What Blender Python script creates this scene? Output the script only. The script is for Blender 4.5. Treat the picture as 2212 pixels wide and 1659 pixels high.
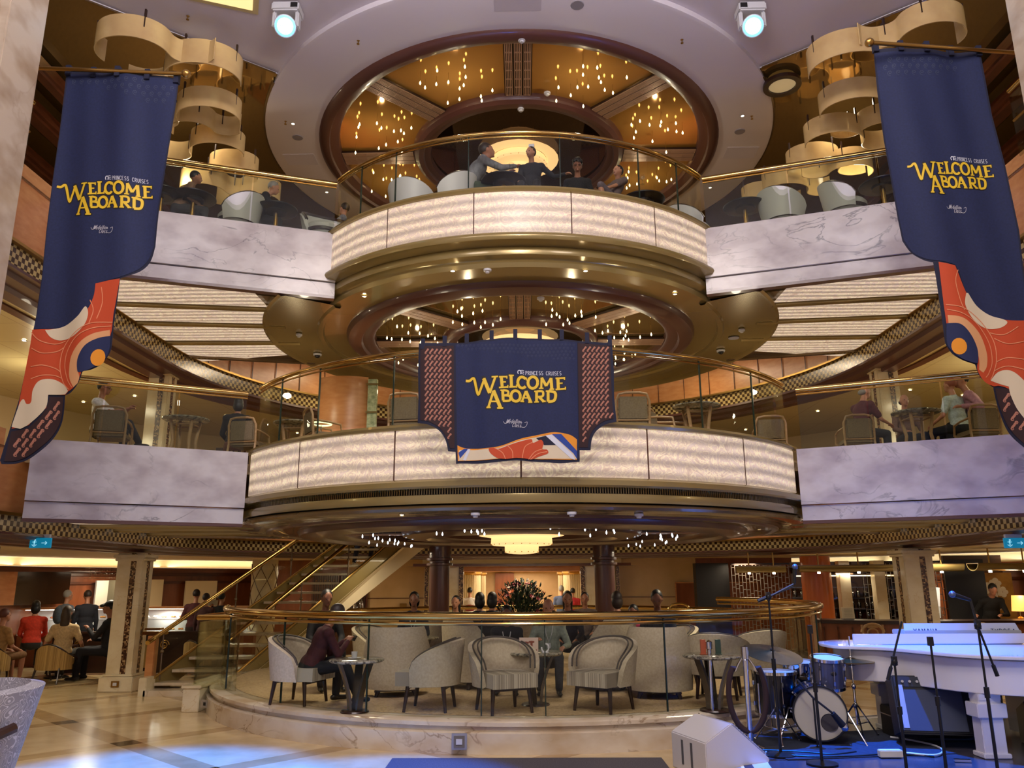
import bpy, bmesh, math, random
from mathutils import Vector, Matrix
PI = math.pi
R = math.radians
rnd = random.Random(7)
SC = bpy.context.scene
COL = SC.collection
for o in list(bpy.data.objects):
    bpy.data.objects.remove(o)

# ------------------------------------------------------------------ camera
EYE = Vector((0, 0, 1.65))
PITCH, FPX, YAW, ROLL = R(13.818), 1720.0, R(-0.623), R(-0.303)
FW = Vector((math.sin(YAW)*math.cos(PITCH), math.cos(YAW)*math.cos(PITCH), math.sin(PITCH)))
_r = Vector((math.cos(YAW), -math.sin(YAW), 0)); _u = _r.cross(FW)
RT = _r*math.cos(ROLL) + _u*math.sin(ROLL)
UP = _u*math.cos(ROLL) - _r*math.sin(ROLL)
cd = bpy.data.cameras.new('camera'); cam = bpy.data.objects.new('camera', cd); COL.objects.link(cam)
cd.sensor_fit = 'HORIZONTAL'; cd.sensor_width = 36; cd.lens = FPX*36/2212; cd.clip_start = .05; cd.clip_end = 200
cam.matrix_world = Matrix.Translation(EYE) @ Matrix((RT, UP, -FW)).transposed().to_4x4()
SC.camera = cam

def at(px, py, Y=None, z=None, X=None):
    """a point of the place seen in the photograph at a pixel, on the plane Y, z or X"""
    d = FW*FPX + RT*(px-1106) + UP*(829.5-py)
    t = Y/d.y if Y is not None else ((z-1.65)/d.z if z is not None else X/d.x)
    return EYE + d*t

# ------------------------------------------------------------------ world, exposure
w = bpy.data.worlds.new('world'); SC.world = w; w.use_nodes = True
w.node_tree.nodes['Background'].inputs[0].default_value = (.50, .42, .46, 1)
w.node_tree.nodes['Background'].inputs[1].default_value = .85
vs = SC.view_settings
SC.display_settings.display_device = 'sRGB'
vs.view_transform = 'Standard'; vs.look = 'None'; vs.gamma = 1.0; vs.exposure = 0.08; vs.use_curve_mapping = False
SC.cycles.max_bounces = 7; SC.cycles.diffuse_bounces = 3; SC.cycles.glossy_bounces = 4
SC.cycles.transparent_max_bounces = 16; SC.cycles.transmission_bounces = 3
SC.cycles.caustics_reflective = False; SC.cycles.caustics_refractive = False
SC.cycles.sample_clamp_indirect = 4; SC.cycles.sample_clamp_direct = 0
SC.cycles.use_denoising = True
try: SC.cycles.use_light_tree = True
except Exception: pass

def light(kind, name, loc, power, col, size=1.0, aim=None, spot=60, blend=.5, sy=None):
    ld = bpy.data.lights.new(name, kind); ld.energy = power; ld.color = col
    if kind == 'AREA':
        ld.shape = 'RECTANGLE' if sy else 'DISK'; ld.size = size
        if sy: ld.size_y = sy
    elif kind == 'SPOT':
        ld.spot_size = R(spot); ld.spot_blend = blend; ld.shadow_soft_size = size
    else: ld.shadow_soft_size = size
    o = bpy.data.objects.new(name, ld); COL.objects.link(o); o.location = loc
    if aim is not None:
        o.rotation_euler = (Vector(aim)-Vector(loc)).to_track_quat('-Z', 'Y').to_euler()
    return o
WARM = (1.0, .86, .64); WARM2 = (1.0, .79, .54); COOL = (.95, .89, 1.0); BLUE = (.0, .165, 1.0)
# added fill standing in for unseen coffers above the open floor (pale, slightly violet)
for x in (-3.0, 0.0, 3.0):
    light('AREA', 'ceiling_fill_light', (x, 3.2, 8.6), 48, COOL, 1.6, aim=(x*.8, 10.0, 2.4))
light('AREA', 'ceiling_fill_light', (0, 3.4, 8.7), 150, (1, .84, .70), 1.8, aim=(0, 7.5, 0))
light('AREA', 'front_fill_light', (0, -.8, 8.6), 290, (1, .93, .88), 1.2, aim=(0, 10.3, 2.4))  # out-of-view fill added to brighten the lower marble fronts
# mid-air fill disc added to brighten the big white ceiling
light('AREA', 'ceiling_wash_fill', (0, 3.0, 6.2), 215, (.88, .84, 1.0), 3.0, aim=(0, 3.02, 9.0))
# gallery lamps, deck by deck
for s in (-1, 1):
    for (x, y, z, p, c) in [(5.0, 11.2, 8.8, 16, WARM), (6.6, 13.6, 8.4, 26, WARM), (3.0, 16.5, 8.4, 24, WARM),
                            (7.6, 11.0, 5.0, 26, WARM), (7.4, 14.5, 5.0, 32, WARM2), (3.6, 16.4, 6.2, 26, WARM2),
                            (2.2, 11.4, 5.3, 18, WARM), (2.6, 15.0, 5.2, 16, WARM),
                            (7.8, 11.5, 1.98, 24, WARM), (7.6, 15.0, 1.98, 30, WARM), (5.0, 18.4, 1.98, 26, WARM2),
                            (2.4, 10.8, 2.2, 22, WARM), (2.4, 15.0, 2.15, 20, WARM), (9.0, 18.0, 1.9, 22, WARM2)]:
        light('AREA', 'downlight_glow', (s*x, y, z), p, c, .5)
light('AREA', 'chandelier_glow', (0, 12.88, 2.0), 14, WARM, .7)
light('AREA', 'chandelier_glow', (0, 12.88, 8.45), 5, WARM, .9)
for k in range(8):   # small lamps of the pendant clusters, also lighting the mirrors above them
    a = R(45*k+22.5)
    light('POINT', 'pendant_glow', (2.5*math.sin(a), 12.885-2.5*math.cos(a), 8.55), 8, (1,.86,.60), .03)
    light('POINT', 'pendant_glow', (2.0*math.sin(a), 12.885-2.0*math.cos(a), 5.10), 5, (1,.86,.60), .03)
for k in range(6):
    a = R(60*k+30); light('POINT', 'gallery_glow', (3.7*math.sin(a), 12.885-3.7*math.cos(a), 4.6), 9, (1,.86,.62), .1)
for s in (-1, 1):
    for a in (60, 79, 98, 117, 136):   # lamp strips inside the coves, shining up
        o = light('AREA', 'cove_glow', (s*10.72*math.sin(R(a)), 13.4-10.72*math.cos(R(a)), 2.0), 7, (1,.93,.78), 3.4, sy=.12)
        o.rotation_euler = (PI, 0, s*R(a))
    for y in (6.0, 9.5, 13.0): light('POINT', 'side_gallery_glow', (s*8.2, y, 4.6), 26, (1,.86,.60), .1)
    for y in (8.0, 11.5): light('POINT', 'top_gallery_glow', (s*(7.4 if y < 10 else 5.4), y, 7.9), 18, (1,.86,.60), .1)
light('AREA', 'portal_fill_light', (0, 17.6, 2.1), 40, (1,.86,.62), 1.2)  # both are added fill, brightening the portal and its beam
light('AREA', 'portal_fill_light', (0, 21.2, 1.9), 60, (1,.84,.60), 1.2)
light('AREA', 'hall_light', (0, 25.5, 1.9), 90, (1, .80, .55), 3.0)
light('AREA', 'hall_light', (0, 29, 1.9), 70, (1, .80, .55), 3.0)
# blue stage beams: two from the moving heads, the third added without a fixture
light('SPOT', 'blue_beam', (-2.86, 8.5, 8.2), 15000, BLUE, .06, aim=(-3.2, 7.3, 0), spot=24, blend=.6)
light('SPOT', 'blue_beam', (2.89, 8.5, 8.2), 16000, BLUE, .06, aim=(3.7, 7.3, 0), spot=30, blend=.6)
light('SPOT', 'blue_beam', (-1.5, 3.0, 8.6), 17000, BLUE, .06, aim=(-1.2, 6.9, 0), spot=17, blend=.5)

# ------------------------------------------------------------------ mesh helpers
class M:
    def __init__(s): s.v=[]; s.f=[]; s.m=[]; s.uv={}; s.T=Matrix(); s.mi=0
    def tf(s, T): s.T = T; return s
    def at(s, x, y, z, rz=0, rx=0, ry=0):
        s.T = Matrix.Translation((x,y,z)) @ Matrix.Rotation(rz,4,'Z') @ Matrix.Rotation(ry,4,'Y') @ Matrix.Rotation(rx,4,'X'); return s
    def mat(s, i): s.mi = i; return s
    def add(s, vs, fs, uvs=None):
        b = len(s.v); s.v += [s.T @ Vector(p) for p in vs]
        for k, f in enumerate(fs):
            if uvs: s.uv[len(s.f)] = [uvs[i] for i in f]
            s.f.append([b+i for i in f]); s.m.append(s.mi)
        return s
    def box(s, c, d, rz=0, rx=0, ry=0, taper=1.0):
        h = [x/2 for x in d]
        T = Matrix.Translation(c) @ Matrix.Rotation(rz,4,'Z') @ Matrix.Rotation(ry,4,'Y') @ Matrix.Rotation(rx,4,'X')
        vs = []
        for zz in (-1, 1):
            k = taper if zz > 0 else 1
            vs += [T @ Vector((x*h[0]*k, y*h[1]*k, zz*h[2])) for x, y in ((-1,-1),(1,-1),(1,1),(-1,1))]
        return s.add(vs, [(0,3,2,1),(4,5,6,7),(0,1,5,4),(1,2,6,5),(2,3,7,6),(3,0,4,7)])
    def cyl(s, a, b, r0, r1=None, n=12, caps=True):
        a = Vector(a); b = Vector(b); r1 = r0 if r1 is None else r1
        d = (b-a).normalized(); q = d.to_track_quat('Z', 'Y').to_matrix()
        vs = []
        for p, r in ((a, r0), (b, r1)):
            vs += [p + q @ Vector((r*math.cos(2*PI*i/n), r*math.sin(2*PI*i/n), 0)) for i in range(n)]
        fs = [(i, (i+1) % n, n+(i+1) % n, n+i) for i in range(n)]
        if caps: fs += [tuple(range(n-1, -1, -1)), tuple(range(n, 2*n))]
        return s.add(vs, fs)
    def lathe(s, prof, c=(0,0,0), n=32, a0=0, a1=2*PI, close=False, uvs=True):
        """prof: list of (r, z), revolved about the vertical through c; angle 0 points to -Y"""
        full = abs(a1-a0-2*PI) < 1e-6; m = n if full else n+1; k = len(prof)
        vs = []; uv = []
        L = [0]
        for i in range(1, k): L.append(L[-1]+math.hypot(prof[i][0]-prof[i-1][0], prof[i][1]-prof[i-1][1]))
        rm = max(p[0] for p in prof)
        for j in range(n+1):
            t = a0+(a1-a0)*j/n
            for i, (r, z) in enumerate(prof):
                vs.append((c[0]+r*math.sin(t), c[1]-r*math.cos(t), c[2]+z)); uv.append((t*rm, L[i]))
        fs = [(j*k+i, (j+1)*k+i, (j+1)*k+i+1, j*k+i+1) for j in range(n) for i in range(k-1)]
        if close: fs += [(j*k+k-1, (j+1)*k+k-1, (j+1)*k, j*k) for j in range(n)]
        if close and not full: fs += [tuple(range(k-1,-1,-1)), tuple(n*k+i for i in range(k))]
        return s.add(vs, fs, uv)
    def prism(s, poly, z0, z1):
        n = len(poly)
        ar = sum(poly[i][0]*poly[(i+1)%n][1]-poly[(i+1)%n][0]*poly[i][1] for i in range(n))
        if ar < 0: poly = poly[::-1]
        vs = [(x,y,z0) for x,y in poly] + [(x,y,z1) for x,y in poly]
        return s.add(vs, [tuple(range(n-1,-1,-1)), tuple(range(n,2*n))] + [(i,(i+1)%n,n+(i+1)%n,n+i) for i in range(n)])
    def band(s, path, z0, z1, closed=False, flip=False):
        """vertical strip along a plan path, with uv in metres"""
        n = len(path); L = 0; vs = []; uv = []
        pts = list(path)+([path[0]] if closed else [])
        for i, p in enumerate(pts):
            if i: L += math.hypot(p[0]-pts[i-1][0], p[1]-pts[i-1][1])
            vs += [(p[0],p[1],z0),(p[0],p[1],z1)]; uv += [(L,z0),(L,z1)]
        fs = [(2*i,2*i+2,2*i+3,2*i+1) for i in range(len(pts)-1)]
        if flip: fs = [f[::-1] for f in fs]
        return s.add(vs, fs, uv)
    def strip(s, A, B):
        """quads between two 3-D polylines"""
        n = len(A); vs = list(A)+list(B)
        uv = [(p[0],p[1]) for p in vs]
        return s.add(vs, [(i,i+1,n+i+1,n+i) for i in range(n-1)], uv)
    def sheet(s, fn, nu, nv, thick=0):
        vs = []; uv = []
        for j in range(nv+1):
            for i in range(nu+1):
                vs.append(fn(i/nu, j/nv)); uv.append((i/nu, j/nv))
        fs = [(j*(nu+1)+i, j*(nu+1)+i+1, (j+1)*(nu+1)+i+1, (j+1)*(nu+1)+i) for j in range(nv) for i in range(nu)]
        if thick:
            N = len(vs); V = [Vector(p) for p in vs]; off = []
            for j in range(nv+1):
                for i in range(nu+1):
                    k = j*(nu+1)+i
                    a = V[k+1 if i < nu else k]-V[k-1 if i > 0 else k]
                    b = V[k+nu+1 if j < nv else k]-V[k-nu-1 if j > 0 else k]
                    off.append(V[k]+a.cross(b).normalized()*thick)
            vs = vs+off; uv = uv+uv
            g = [tuple(N+i for i in f[::-1]) for f in fs]
            e = []
            W = nu+1
            for i in range(nu): e += [(i, N+i, N+i+1, i+1), (nv*W+i, nv*W+i+1, N+nv*W+i+1, N+nv*W+i)]
            for j in range(nv): e += [(j*W, (j+1)*W, N+(j+1)*W, N+j*W), (j*W+nu, N+j*W+nu, N+(j+1)*W+nu, (j+1)*W+nu)]
            fs = fs+g+e
        return s.add(vs, fs, uv)
    def ell(s, c, r, n=12, m=8, rot=None):
        c = Vector(c); rot = rot or Matrix.Identity(3); vs = [c+rot@Vector((0,0,-r[2]))]
        for j in range(1, m):
            t = -PI/2+PI*j/m
            for i in range(n):
                a = 2*PI*i/n; vs.append(c+rot@Vector((r[0]*math.cos(t)*math.cos(a), r[1]*math.cos(t)*math.sin(a), r[2]*math.sin(t))))
        vs.append(c+rot@Vector((0,0,r[2]))); T = len(vs)-1
        fs = [(0,1+(i+1)%n,1+i) for i in range(n)]
        for j in range(m-2):
            fs += [(1+j*n+i,1+j*n+(i+1)%n,1+(j+1)*n+(i+1)%n,1+(j+1)*n+i) for i in range(n)]
        b = 1+(m-2)*n
        return s.add(vs, fs+[(b+i,b+(i+1)%n,T) for i in range(n)])
    def cap(s, a, b, r0, r1=None, n=10):
        """capsule with round ends"""
        a = Vector(a); b = Vector(b); r1 = r0 if r1 is None else r1
        d = b-a; L = d.length
        if L < 1e-5: return s.ell(a, (r0,)*3)
        q = d.to_track_quat('Z', 'Y').to_matrix(); rings = []
        for t in (-80,-50,-20): rings.append((r0*math.sin(R(t)), r0*math.cos(R(t))))
        rings.append((0, r0)); rings.append((L, r1))
        for t in (20,50,80): rings.append((L+r1*math.sin(R(t)), r1*math.cos(R(t))))
        vs = [a+q@Vector((rr*math.cos(2*PI*i/n), rr*math.sin(2*PI*i/n), h)) for h, rr in rings for i in range(n)]
        k = len(rings)
        fs = [(j*n+i, j*n+(i+1)%n, (j+1)*n+(i+1)%n, (j+1)*n+i) for j in range(k-1) for i in range(n)]
        fs += [tuple(range(n-1,-1,-1)), tuple((k-1)*n+i for i in range(n))]
        return s.add(vs, fs)
    def tube(s, pts, r, n=8, closed=False, ends=True, sx=1.0):
        pts = [Vector(p) for p in pts]; k = len(pts); vs = []; nrm = None
        for i, p in enumerate(pts):
            if closed: d = pts[(i+1)%k]-pts[i-1]
            else: d = pts[min(i+1,k-1)]-pts[max(i-1,0)]
            d.normalize()
            if nrm is None: nrm = Vector((0,0,1)) if abs(d.z) < .9 else Vector((0,1,0))
            nrm = (nrm-d*nrm.dot(d)).normalized(); b = d.cross(nrm)
            rr = r[i] if isinstance(r, (list, tuple)) else r
            vs += [p+nrm*rr*math.cos(2*PI*j/n)+b*rr*sx*math.sin(2*PI*j/n) for j in range(n)]
        fs = [(i*n+j, i*n+(j+1)%n, ((i+1)%k)*n+(j+1)%n, ((i+1)%k)*n+j) for i in range(k if closed else k-1) for j in range(n)]
        fs = [f[::-1] for f in fs]
        if ends and not closed: fs += [tuple(range(n)), tuple((k-1)*n+j for j in range(n-1,-1,-1))]
        return s.add(vs, fs)
    def mesh(s, name, mats, smooth=True, ang=38, bevel=0):
        me = bpy.data.meshes.new(name); me.from_pydata([tuple(p) for p in s.v], [], s.f)
        for m in (mats if isinstance(mats, (list, tuple)) else [mats]): me.materials.append(m)
        if len(me.materials) > 1: me.polygons.foreach_set('material_index', s.m)
        if s.uv:
            ul = me.uv_layers.new(name='UVMap').data
            for p in me.polygons:
                u = s.uv.get(p.index)
                if u:
                    for k, li in enumerate(p.loop_indices): ul[li].uv = u[k]
        me.validate(); me.update()
        if smooth:
            me.shade_smooth(); me.set_sharp_from_angle(angle=R(ang))
        return me
    def build(s, name, mats, parent=None, smooth=True, ang=38, bevel=0, label=None, kind=None):
        me = s.mesh(name, mats, smooth, ang)
        o = bpy.data.objects.new(name, me); COL.objects.link(o)
        if parent: o.parent = parent
        if bevel:
            bm = bmesh.new(); bm.from_mesh(me)
            es = [e for e in bm.edges if len(e.link_faces) == 2 and e.calc_face_angle(0) > R(35)]
            bmesh.ops.bevel(bm, geom=es, offset=bevel, segments=2, affect='EDGES', clamp_overlap=True)
            bm.to_mesh(me); bm.free(); me.shade_smooth(); me.set_sharp_from_angle(angle=R(50))
        if label: o['label'] = label
        if kind: o['kind'] = kind
        return o
def tag(o, label, cat, group=None, kind=None):
    o['label'] = label; o['category'] = cat
    if group: o['group'] = group
    if kind: o['kind'] = kind
    return o
def thing(name, label, cat, loc=(0,0,0), rz=0, group=None, s=1.0):
    o = bpy.data.objects.new(name, None); COL.objects.link(o); o.empty_display_size = .2
    o.location = loc; o.rotation_euler = (0,0,rz); o.scale = (s,s,s)
    return tag(o, label, cat, group)
def struct(o, label=None):
    o['kind'] = 'structure'
    if label: o['label'] = label
    return o
def dup(root, loc, rz=None, label=None, group=None, s=None):
    r = root.copy(); COL.objects.link(r); r.location = loc
    if rz is not None: r.rotation_euler = (0,0,rz)
    if s is not None: r.scale = (s,s,s)
    if label: r['label'] = label
    if group: r['group'] = group
    for ch in list(root.children):
        c = ch.copy(); COL.objects.link(c); c.parent = r
        for g in list(ch.children):
            d = g.copy(); COL.objects.link(d); d.parent = c
    return r
class Kind:
    """first placement moves the built thing, later ones copy it"""
    def __init__(s, root): s.root = root; s.used = False
    def put(s, loc, rz=0, label=None, group=None, sc=1.0):
        if not s.used:
            s.used = True; r = s.root; r.location = loc; r.rotation_euler = (0,0,rz); r.scale = (sc,sc,sc)
            if label: r['label'] = label
            if group: r['group'] = group
            return r
        return dup(s.root, loc, rz, label, group, sc)

# ------------------------------------------------------------------ materials
def hx(h):
    c = [int(h[i:i+2],16)/255 for i in (0,2,4)]
    return tuple(x/12.92 if x <= .04045 else ((x+.055)/1.055)**2.4 for x in c)+(1,)
MATS = {}
def mat(name, col, rough=.5, metal=0, emit=0, ecol=None, spec=None, coat=0, sheen=0):
    if name in MATS: return MATS[name]
    m = bpy.data.materials.new(name); m.use_nodes = True; b = m.node_tree.nodes['Principled BSDF']
    c = hx(col) if isinstance(col, str) else tuple(col)+(1,)*(4-len(col))
    b.inputs['Base Color'].default_value = c; b.inputs['Roughness'].default_value = rough; b.inputs['Metallic'].default_value = metal
    if emit:
        b.inputs['Emission Color'].default_value = hx(ecol) if ecol else c; b.inputs['Emission Strength'].default_value = emit
    if spec is not None: b.inputs['Specular IOR Level'].default_value = spec
    if coat: b.inputs['Coat Weight'].default_value = coat
    if sheen: b.inputs['Sheen Weight'].default_value = sheen
    m.cycles.emission_sampling = 'NONE' if emit and emit < 30 else 'AUTO'
    MATS[name] = m; return m
def nodes(m):
    t = m.node_tree; return t, t.nodes, t.links, t.nodes['Principled BSDF']
def ramp(N, stops, mode='LINEAR'):
    r = N.new('ShaderNodeValToRGB'); e = r.color_ramp.elements; r.color_ramp.interpolation = mode
    while len(e) < len(stops): e.new(.5)
    for k, (p, c) in enumerate(stops):
        e[k].position = p; e[k].color = hx(c) if isinstance(c, str) else c
    return r
def coords(N, L, kind='Object', scale=(1,1,1), rot=(0,0,0)):
    t = N.new('ShaderNodeTexCoord'); mp = N.new('ShaderNodeMapping'); mp.inputs['Scale'].default_value = scale; mp.inputs['Rotation'].default_value = rot
    L.new(t.outputs[kind], mp.inputs[0]); return mp.outputs[0]
def noise_mat(name, stops, scale=4, detail=6, rough=.5, metal=0, dist=0, vec=(1,1,1), bump=0, kind='Object', rr=.5, **k):
    m = mat(name, 'ffffff', rough, metal, **k); t, N, L, b = nodes(m)
    v = coords(N, L, kind, vec); n = N.new('ShaderNodeTexNoise'); n.inputs['Scale'].default_value = scale; n.inputs['Detail'].default_value = detail
    n.inputs['Distortion'].default_value = dist; n.inputs['Roughness'].default_value = rr
    L.new(v, n.inputs['Vector']); r = ramp(N, stops); L.new(n.outputs['Fac'], r.inputs[0]); L.new(r.outputs[0], b.inputs['Base Color'])
    if bump:
        bp = N.new('ShaderNodeBump'); bp.inputs['Strength'].default_value = bump; bp.inputs['Distance'].default_value = .01
        L.new(n.outputs['Fac'], bp.inputs['Height']); L.new(bp.outputs[0], b.inputs['Normal'])
    return m
def marble(name, base, vein, rough=.12, scale=1.1, width=.012, soft='d8d2d4'):
    m = mat(name, base, rough); t, N, L, b = nodes(m); v = coords(N, L, 'Object', (1,1,1.6), (0,.3,.5))
    n1 = N.new('ShaderNodeTexNoise'); n1.inputs['Scale'].default_value = scale; n1.inputs['Detail'].default_value = 9; n1.inputs['Distortion'].default_value = 1.2
    L.new(v, n1.inputs['Vector'])
    r = ramp(N, [(.495-width, base), (.495, vein), (.495+width, base)]); L.new(n1.outputs['Fac'], r.inputs[0])
    n2 = N.new('ShaderNodeTexNoise'); n2.inputs['Scale'].default_value = scale*.8; n2.inputs['Detail'].default_value = 4; L.new(v, n2.inputs['Vector'])
    r2 = ramp(N, [(.42, (0,0,0,1)), (.62, (1,1,1,1))]); L.new(n2.outputs['Fac'], r2.inputs[0])
    mx = N.new('ShaderNodeMix'); mx.data_type = 'RGBA'; mx.inputs['A'].default_value = hx(base)
    L.new(r2.outputs[0], mx.inputs['Factor']); L.new(r.outputs[0], mx.inputs['B'])
    n3 = N.new('ShaderNodeTexNoise'); n3.inputs['Scale'].default_value = 2.5; n3.inputs['Detail'].default_value = 3; L.new(v, n3.inputs['Vector'])
    r3 = ramp(N, [(.3, soft), (.6, 'ffffff')]); L.new(n3.outputs['Fac'], r3.inputs[0])
    m2 = N.new('ShaderNodeMix'); m2.data_type = 'RGBA'; m2.blend_type = 'MULTIPLY'; m2.inputs['Factor'].default_value = 1
    L.new(mx.outputs['Result'], m2.inputs['A']); L.new(r3.outputs[0], m2.inputs['B']); L.new(m2.outputs['Result'], b.inputs['Base Color'])
    return m
white_marble = marble('white_marble', 'cfc9c8', '8a888a', rough=.14); nodes(white_marble)[3].inputs['Specular IOR Level'].default_value = .18
cream_marble = marble('cream_marble', 'dccfb0', 'cfb88e', rough=.14, scale=1.6, soft='eee6d6')
plinth_marble = marble('plinth_marble', 'd4c6b0', 'a08a70', rough=.14, scale=1.5, width=.02, soft='e6d8c4')
white_paint = mat('white_paint', 'd6cfd6', .55)
cream_paint = mat('cream_paint', 'dccba6', .6)
cream_tile = mat('cream_ceiling_tile', 'd9bf88', .35)
bronze = mat('bronze_lacquer', '94804e', .22, .35, coat=.4)
bronze_dark = mat('bronze_dark', '6e5634', .22, .35, coat=.4)
bronze_mirror = mat('bronze_mirror', '8c7040', .05, .7)
copper_mirror = mat('copper_mirror', 'c4904a', .08, .5)
dark_mirror = mat('dark_mirror', '4a3a2c', .04, 1.0)
brown_gloss = mat('brown_gloss', '583630', .32, 0, coat=.25)
brown_wood = noise_mat('brown_wood', [(.3,'4c2618'),(.7,'6a3a22')], 3, 5, .28, vec=(1,1,8))
redwood = noise_mat('redwood_panel', [(.3,'7a4224'),(.7,'905434')], 2.5, 5, .3, vec=(3,3,.5))
peach_wood = noise_mat('peach_wood', [(.3,'c07c48'),(.7,'d29460')], 2.5, 5, .32, vec=(2,2,6))
dark_wood = noise_mat('dark_wood', [(.3,'24140e'),(.7,'362018')], 4, 4, .3, vec=(1,1,6))
pale_wood = noise_mat('pale_wood', [(.3,'a8845a'),(.7,'b8966a')], 4, 4, .4, vec=(1,1,6))
brass = mat('polished_brass', 'c4a05c', .16, 1.0)
brass_soft = mat('satin_brass', 'b08a4a', .3, 1.0)
chrome = mat('chrome', 'd0d0d4', .1, 1.0)
black_metal = mat('black_metal', '121214', .4, .3)
black_plastic = mat('black_plastic', '0c0c0e', .45)
white_plastic = mat('white_plastic', 'c8c8cc', .35)
navy_cloth = noise_mat('navy_cloth', [(.3,'101a3e'),(.7,'15204a')], 60, 3, .8)
black_cloth = mat('black_cloth', '0e0e12', .85)
def glass_mat(name, tint, fres=1.35, gl=.03, base=0.0):
    m = bpy.data.materials.new(name); m.use_nodes = True; N = m.node_tree.nodes; L = m.node_tree.links; N.clear()
    o = N.new('ShaderNodeOutputMaterial'); mx = N.new('ShaderNodeMixShader'); tr = N.new('ShaderNodeBsdfTransparent'); g = N.new('ShaderNodeBsdfGlossy')
    tr.inputs[0].default_value = hx(tint); g.inputs['Roughness'].default_value = gl; lw = N.new('ShaderNodeLayerWeight'); lw.inputs[0].default_value = .5; f = N.new('ShaderNodeMath'); f.operation = 'POWER'; f.inputs[1].default_value = 4.2 if fres < 1.45 else 3; L.new(lw.outputs['Facing'], f.inputs[0])
    ad = N.new('ShaderNodeMath'); ad.operation = 'ADD'; ad.use_clamp = True; ad.inputs[1].default_value = base+.02
    L.new(f.outputs[0], ad.inputs[0]); L.new(ad.outputs[0], mx.inputs[0]); L.new(tr.outputs[0], mx.inputs[1]); L.new(g.outputs[0], mx.inputs[2]); L.new(mx.outputs[0], o.inputs[0])
    MATS[name] = m; return m
rail_glass = glass_mat('railing_glass', 'eceee6', 1.42, .02, .0)
clear_glass = glass_mat('clear_glass', 'f2f4f2', 1.4, .03, .03)
def onyx_mat():
    m = mat('lit_onyx', 'cdb8a0', .38); t, N, L, b = nodes(m)
    v = coords(N, L, 'UV', (1,1,1))
    n = N.new('ShaderNodeTexNoise'); n.inputs['Scale'].default_value = 4.4; n.inputs['Detail'].default_value = 8; n.inputs['Distortion'].default_value = 3.2; n.inputs['Roughness'].default_value = .62
    L.new(v, n.inputs['Vector']); r = ramp(N, [(.28,'ac8e7c'),(.44,'d0b49a'),(.49,'f8e2b8'),(.54,'c8ac9a'),(.66,'d8c0ac'),(.8,'b09890')]); L.new(n.outputs['Fac'], r.inputs[0])
    # rows of tube lamps behind the stone
    sp = N.new('ShaderNodeSeparateXYZ'); L.new(v, sp.inputs[0])
    n2 = N.new('ShaderNodeTexNoise'); n2.inputs['Scale'].default_value = .7; n2.inputs['Detail'].default_value = 1; L.new(v, n2.inputs['Vector'])
    ma = N.new('ShaderNodeMath'); ma.operation = 'MULTIPLY_ADD'; ma.inputs[1].default_value = .10; L.new(n2.outputs['Fac'], ma.inputs[0]); L.new(sp.outputs['Y'], ma.inputs[2])
    mu = N.new('ShaderNodeMath'); mu.operation = 'MULTIPLY'; mu.inputs[1].default_value = 2*PI/.145; L.new(ma.outputs[0], mu.inputs[0])
    si = N.new('ShaderNodeMath'); si.operation = 'SINE'; L.new(mu.outputs[0], si.inputs[0])
    mr = N.new('ShaderNodeMapRange'); mr.inputs['From Min'].default_value = -1; mr.inputs['From Max'].default_value = 1; mr.inputs['To Min'].default_value = .36; mr.inputs['To Max'].default_value = .92
    L.new(si.outputs[0], mr.inputs['Value']); L.new(mr.outputs[0], b.inputs['Emission Strength']); L.new(r.outputs[0], b.inputs['Emission Color'])
    b.inputs['Base Color'].default_value = hx('9a8a80')
    m.cycles.emission_sampling = 'NONE'
    return m
onyx = onyx_mat()
def checker(name, a, b_, size, rough=.2, metal=0, kind='UV'):
    m = mat(name, a, rough, metal); t, N, L, b = nodes(m); v = coords(N, L, kind)
    c = N.new('ShaderNodeTexChecker'); c.inputs['Scale'].default_value = 1/size; c.inputs[1].default_value = hx(a); c.inputs[2].default_value = hx(b_)
    L.new(v, c.inputs['Vector']); L.new(c.outputs[0], b.inputs['Base Color']); return m
mosaic = checker('checkered_mosaic', 'c8b078', '46301f', .062, .2)
def speck(name, stops, size, rough=.25):
    m = mat(name, 'ffffff', rough); t, N, L, b = nodes(m); v = coords(N, L, 'Object')
    s = N.new('ShaderNodeVectorMath'); s.operation = 'SNAP'; s.inputs[1].default_value = (size,)*3; L.new(v, s.inputs[0])
    w_ = N.new('ShaderNodeTexWhiteNoise'); L.new(s.outputs[0], w_.inputs['Vector']); r = ramp(N, stops, 'CONSTANT'); L.new(w_.outputs['Value'], r.inputs[0]); L.new(r.outputs[0], b.inputs['Base Color'])
    return m
column_mosaic = speck('column_mosaic', [(0,'3a2418'),(.35,'8a6a48'),(.6,'5a3a26'),(.85,'b89a70')], .022)
grille_mat = mat('gold_grille', 'b8947a', .35, .3)
carpet = noise_mat('carpet', [(.35,'a48a64'),(.5,'c4a880'),(.65,'ae9470')], 22, 4, .95, bump=.3)
def stripes(name, a, b_, freq, rough=.8, axis=0, kind='Object'):
    m = mat(name, a, rough); t, N, L, b = nodes(m)
    sc = [0.0,0.0,0.0]; sc[axis] = 1
    v = coords(N, L, kind); n = N.new('ShaderNodeTexNoise'); n.noise_dimensions = '1D'; n.inputs['Scale'].default_value = freq; n.inputs['Detail'].default_value = 2
    s = N.new('ShaderNodeSeparateXYZ'); L.new(v, s.inputs[0]); L.new(s.outputs[axis], n.inputs['W'])
    r = ramp(N, [(.40, a), (.52, b_), (.6, a)]); L.new(n.outputs['Fac'], r.inputs[0]); L.new(r.outputs[0], b.inputs['Base Color']); return m
cream_fabric = noise_mat('cream_upholstery', [(.3,'b5a68e'),(.7,'c6b8a0')], 40, 3, .85)
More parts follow.
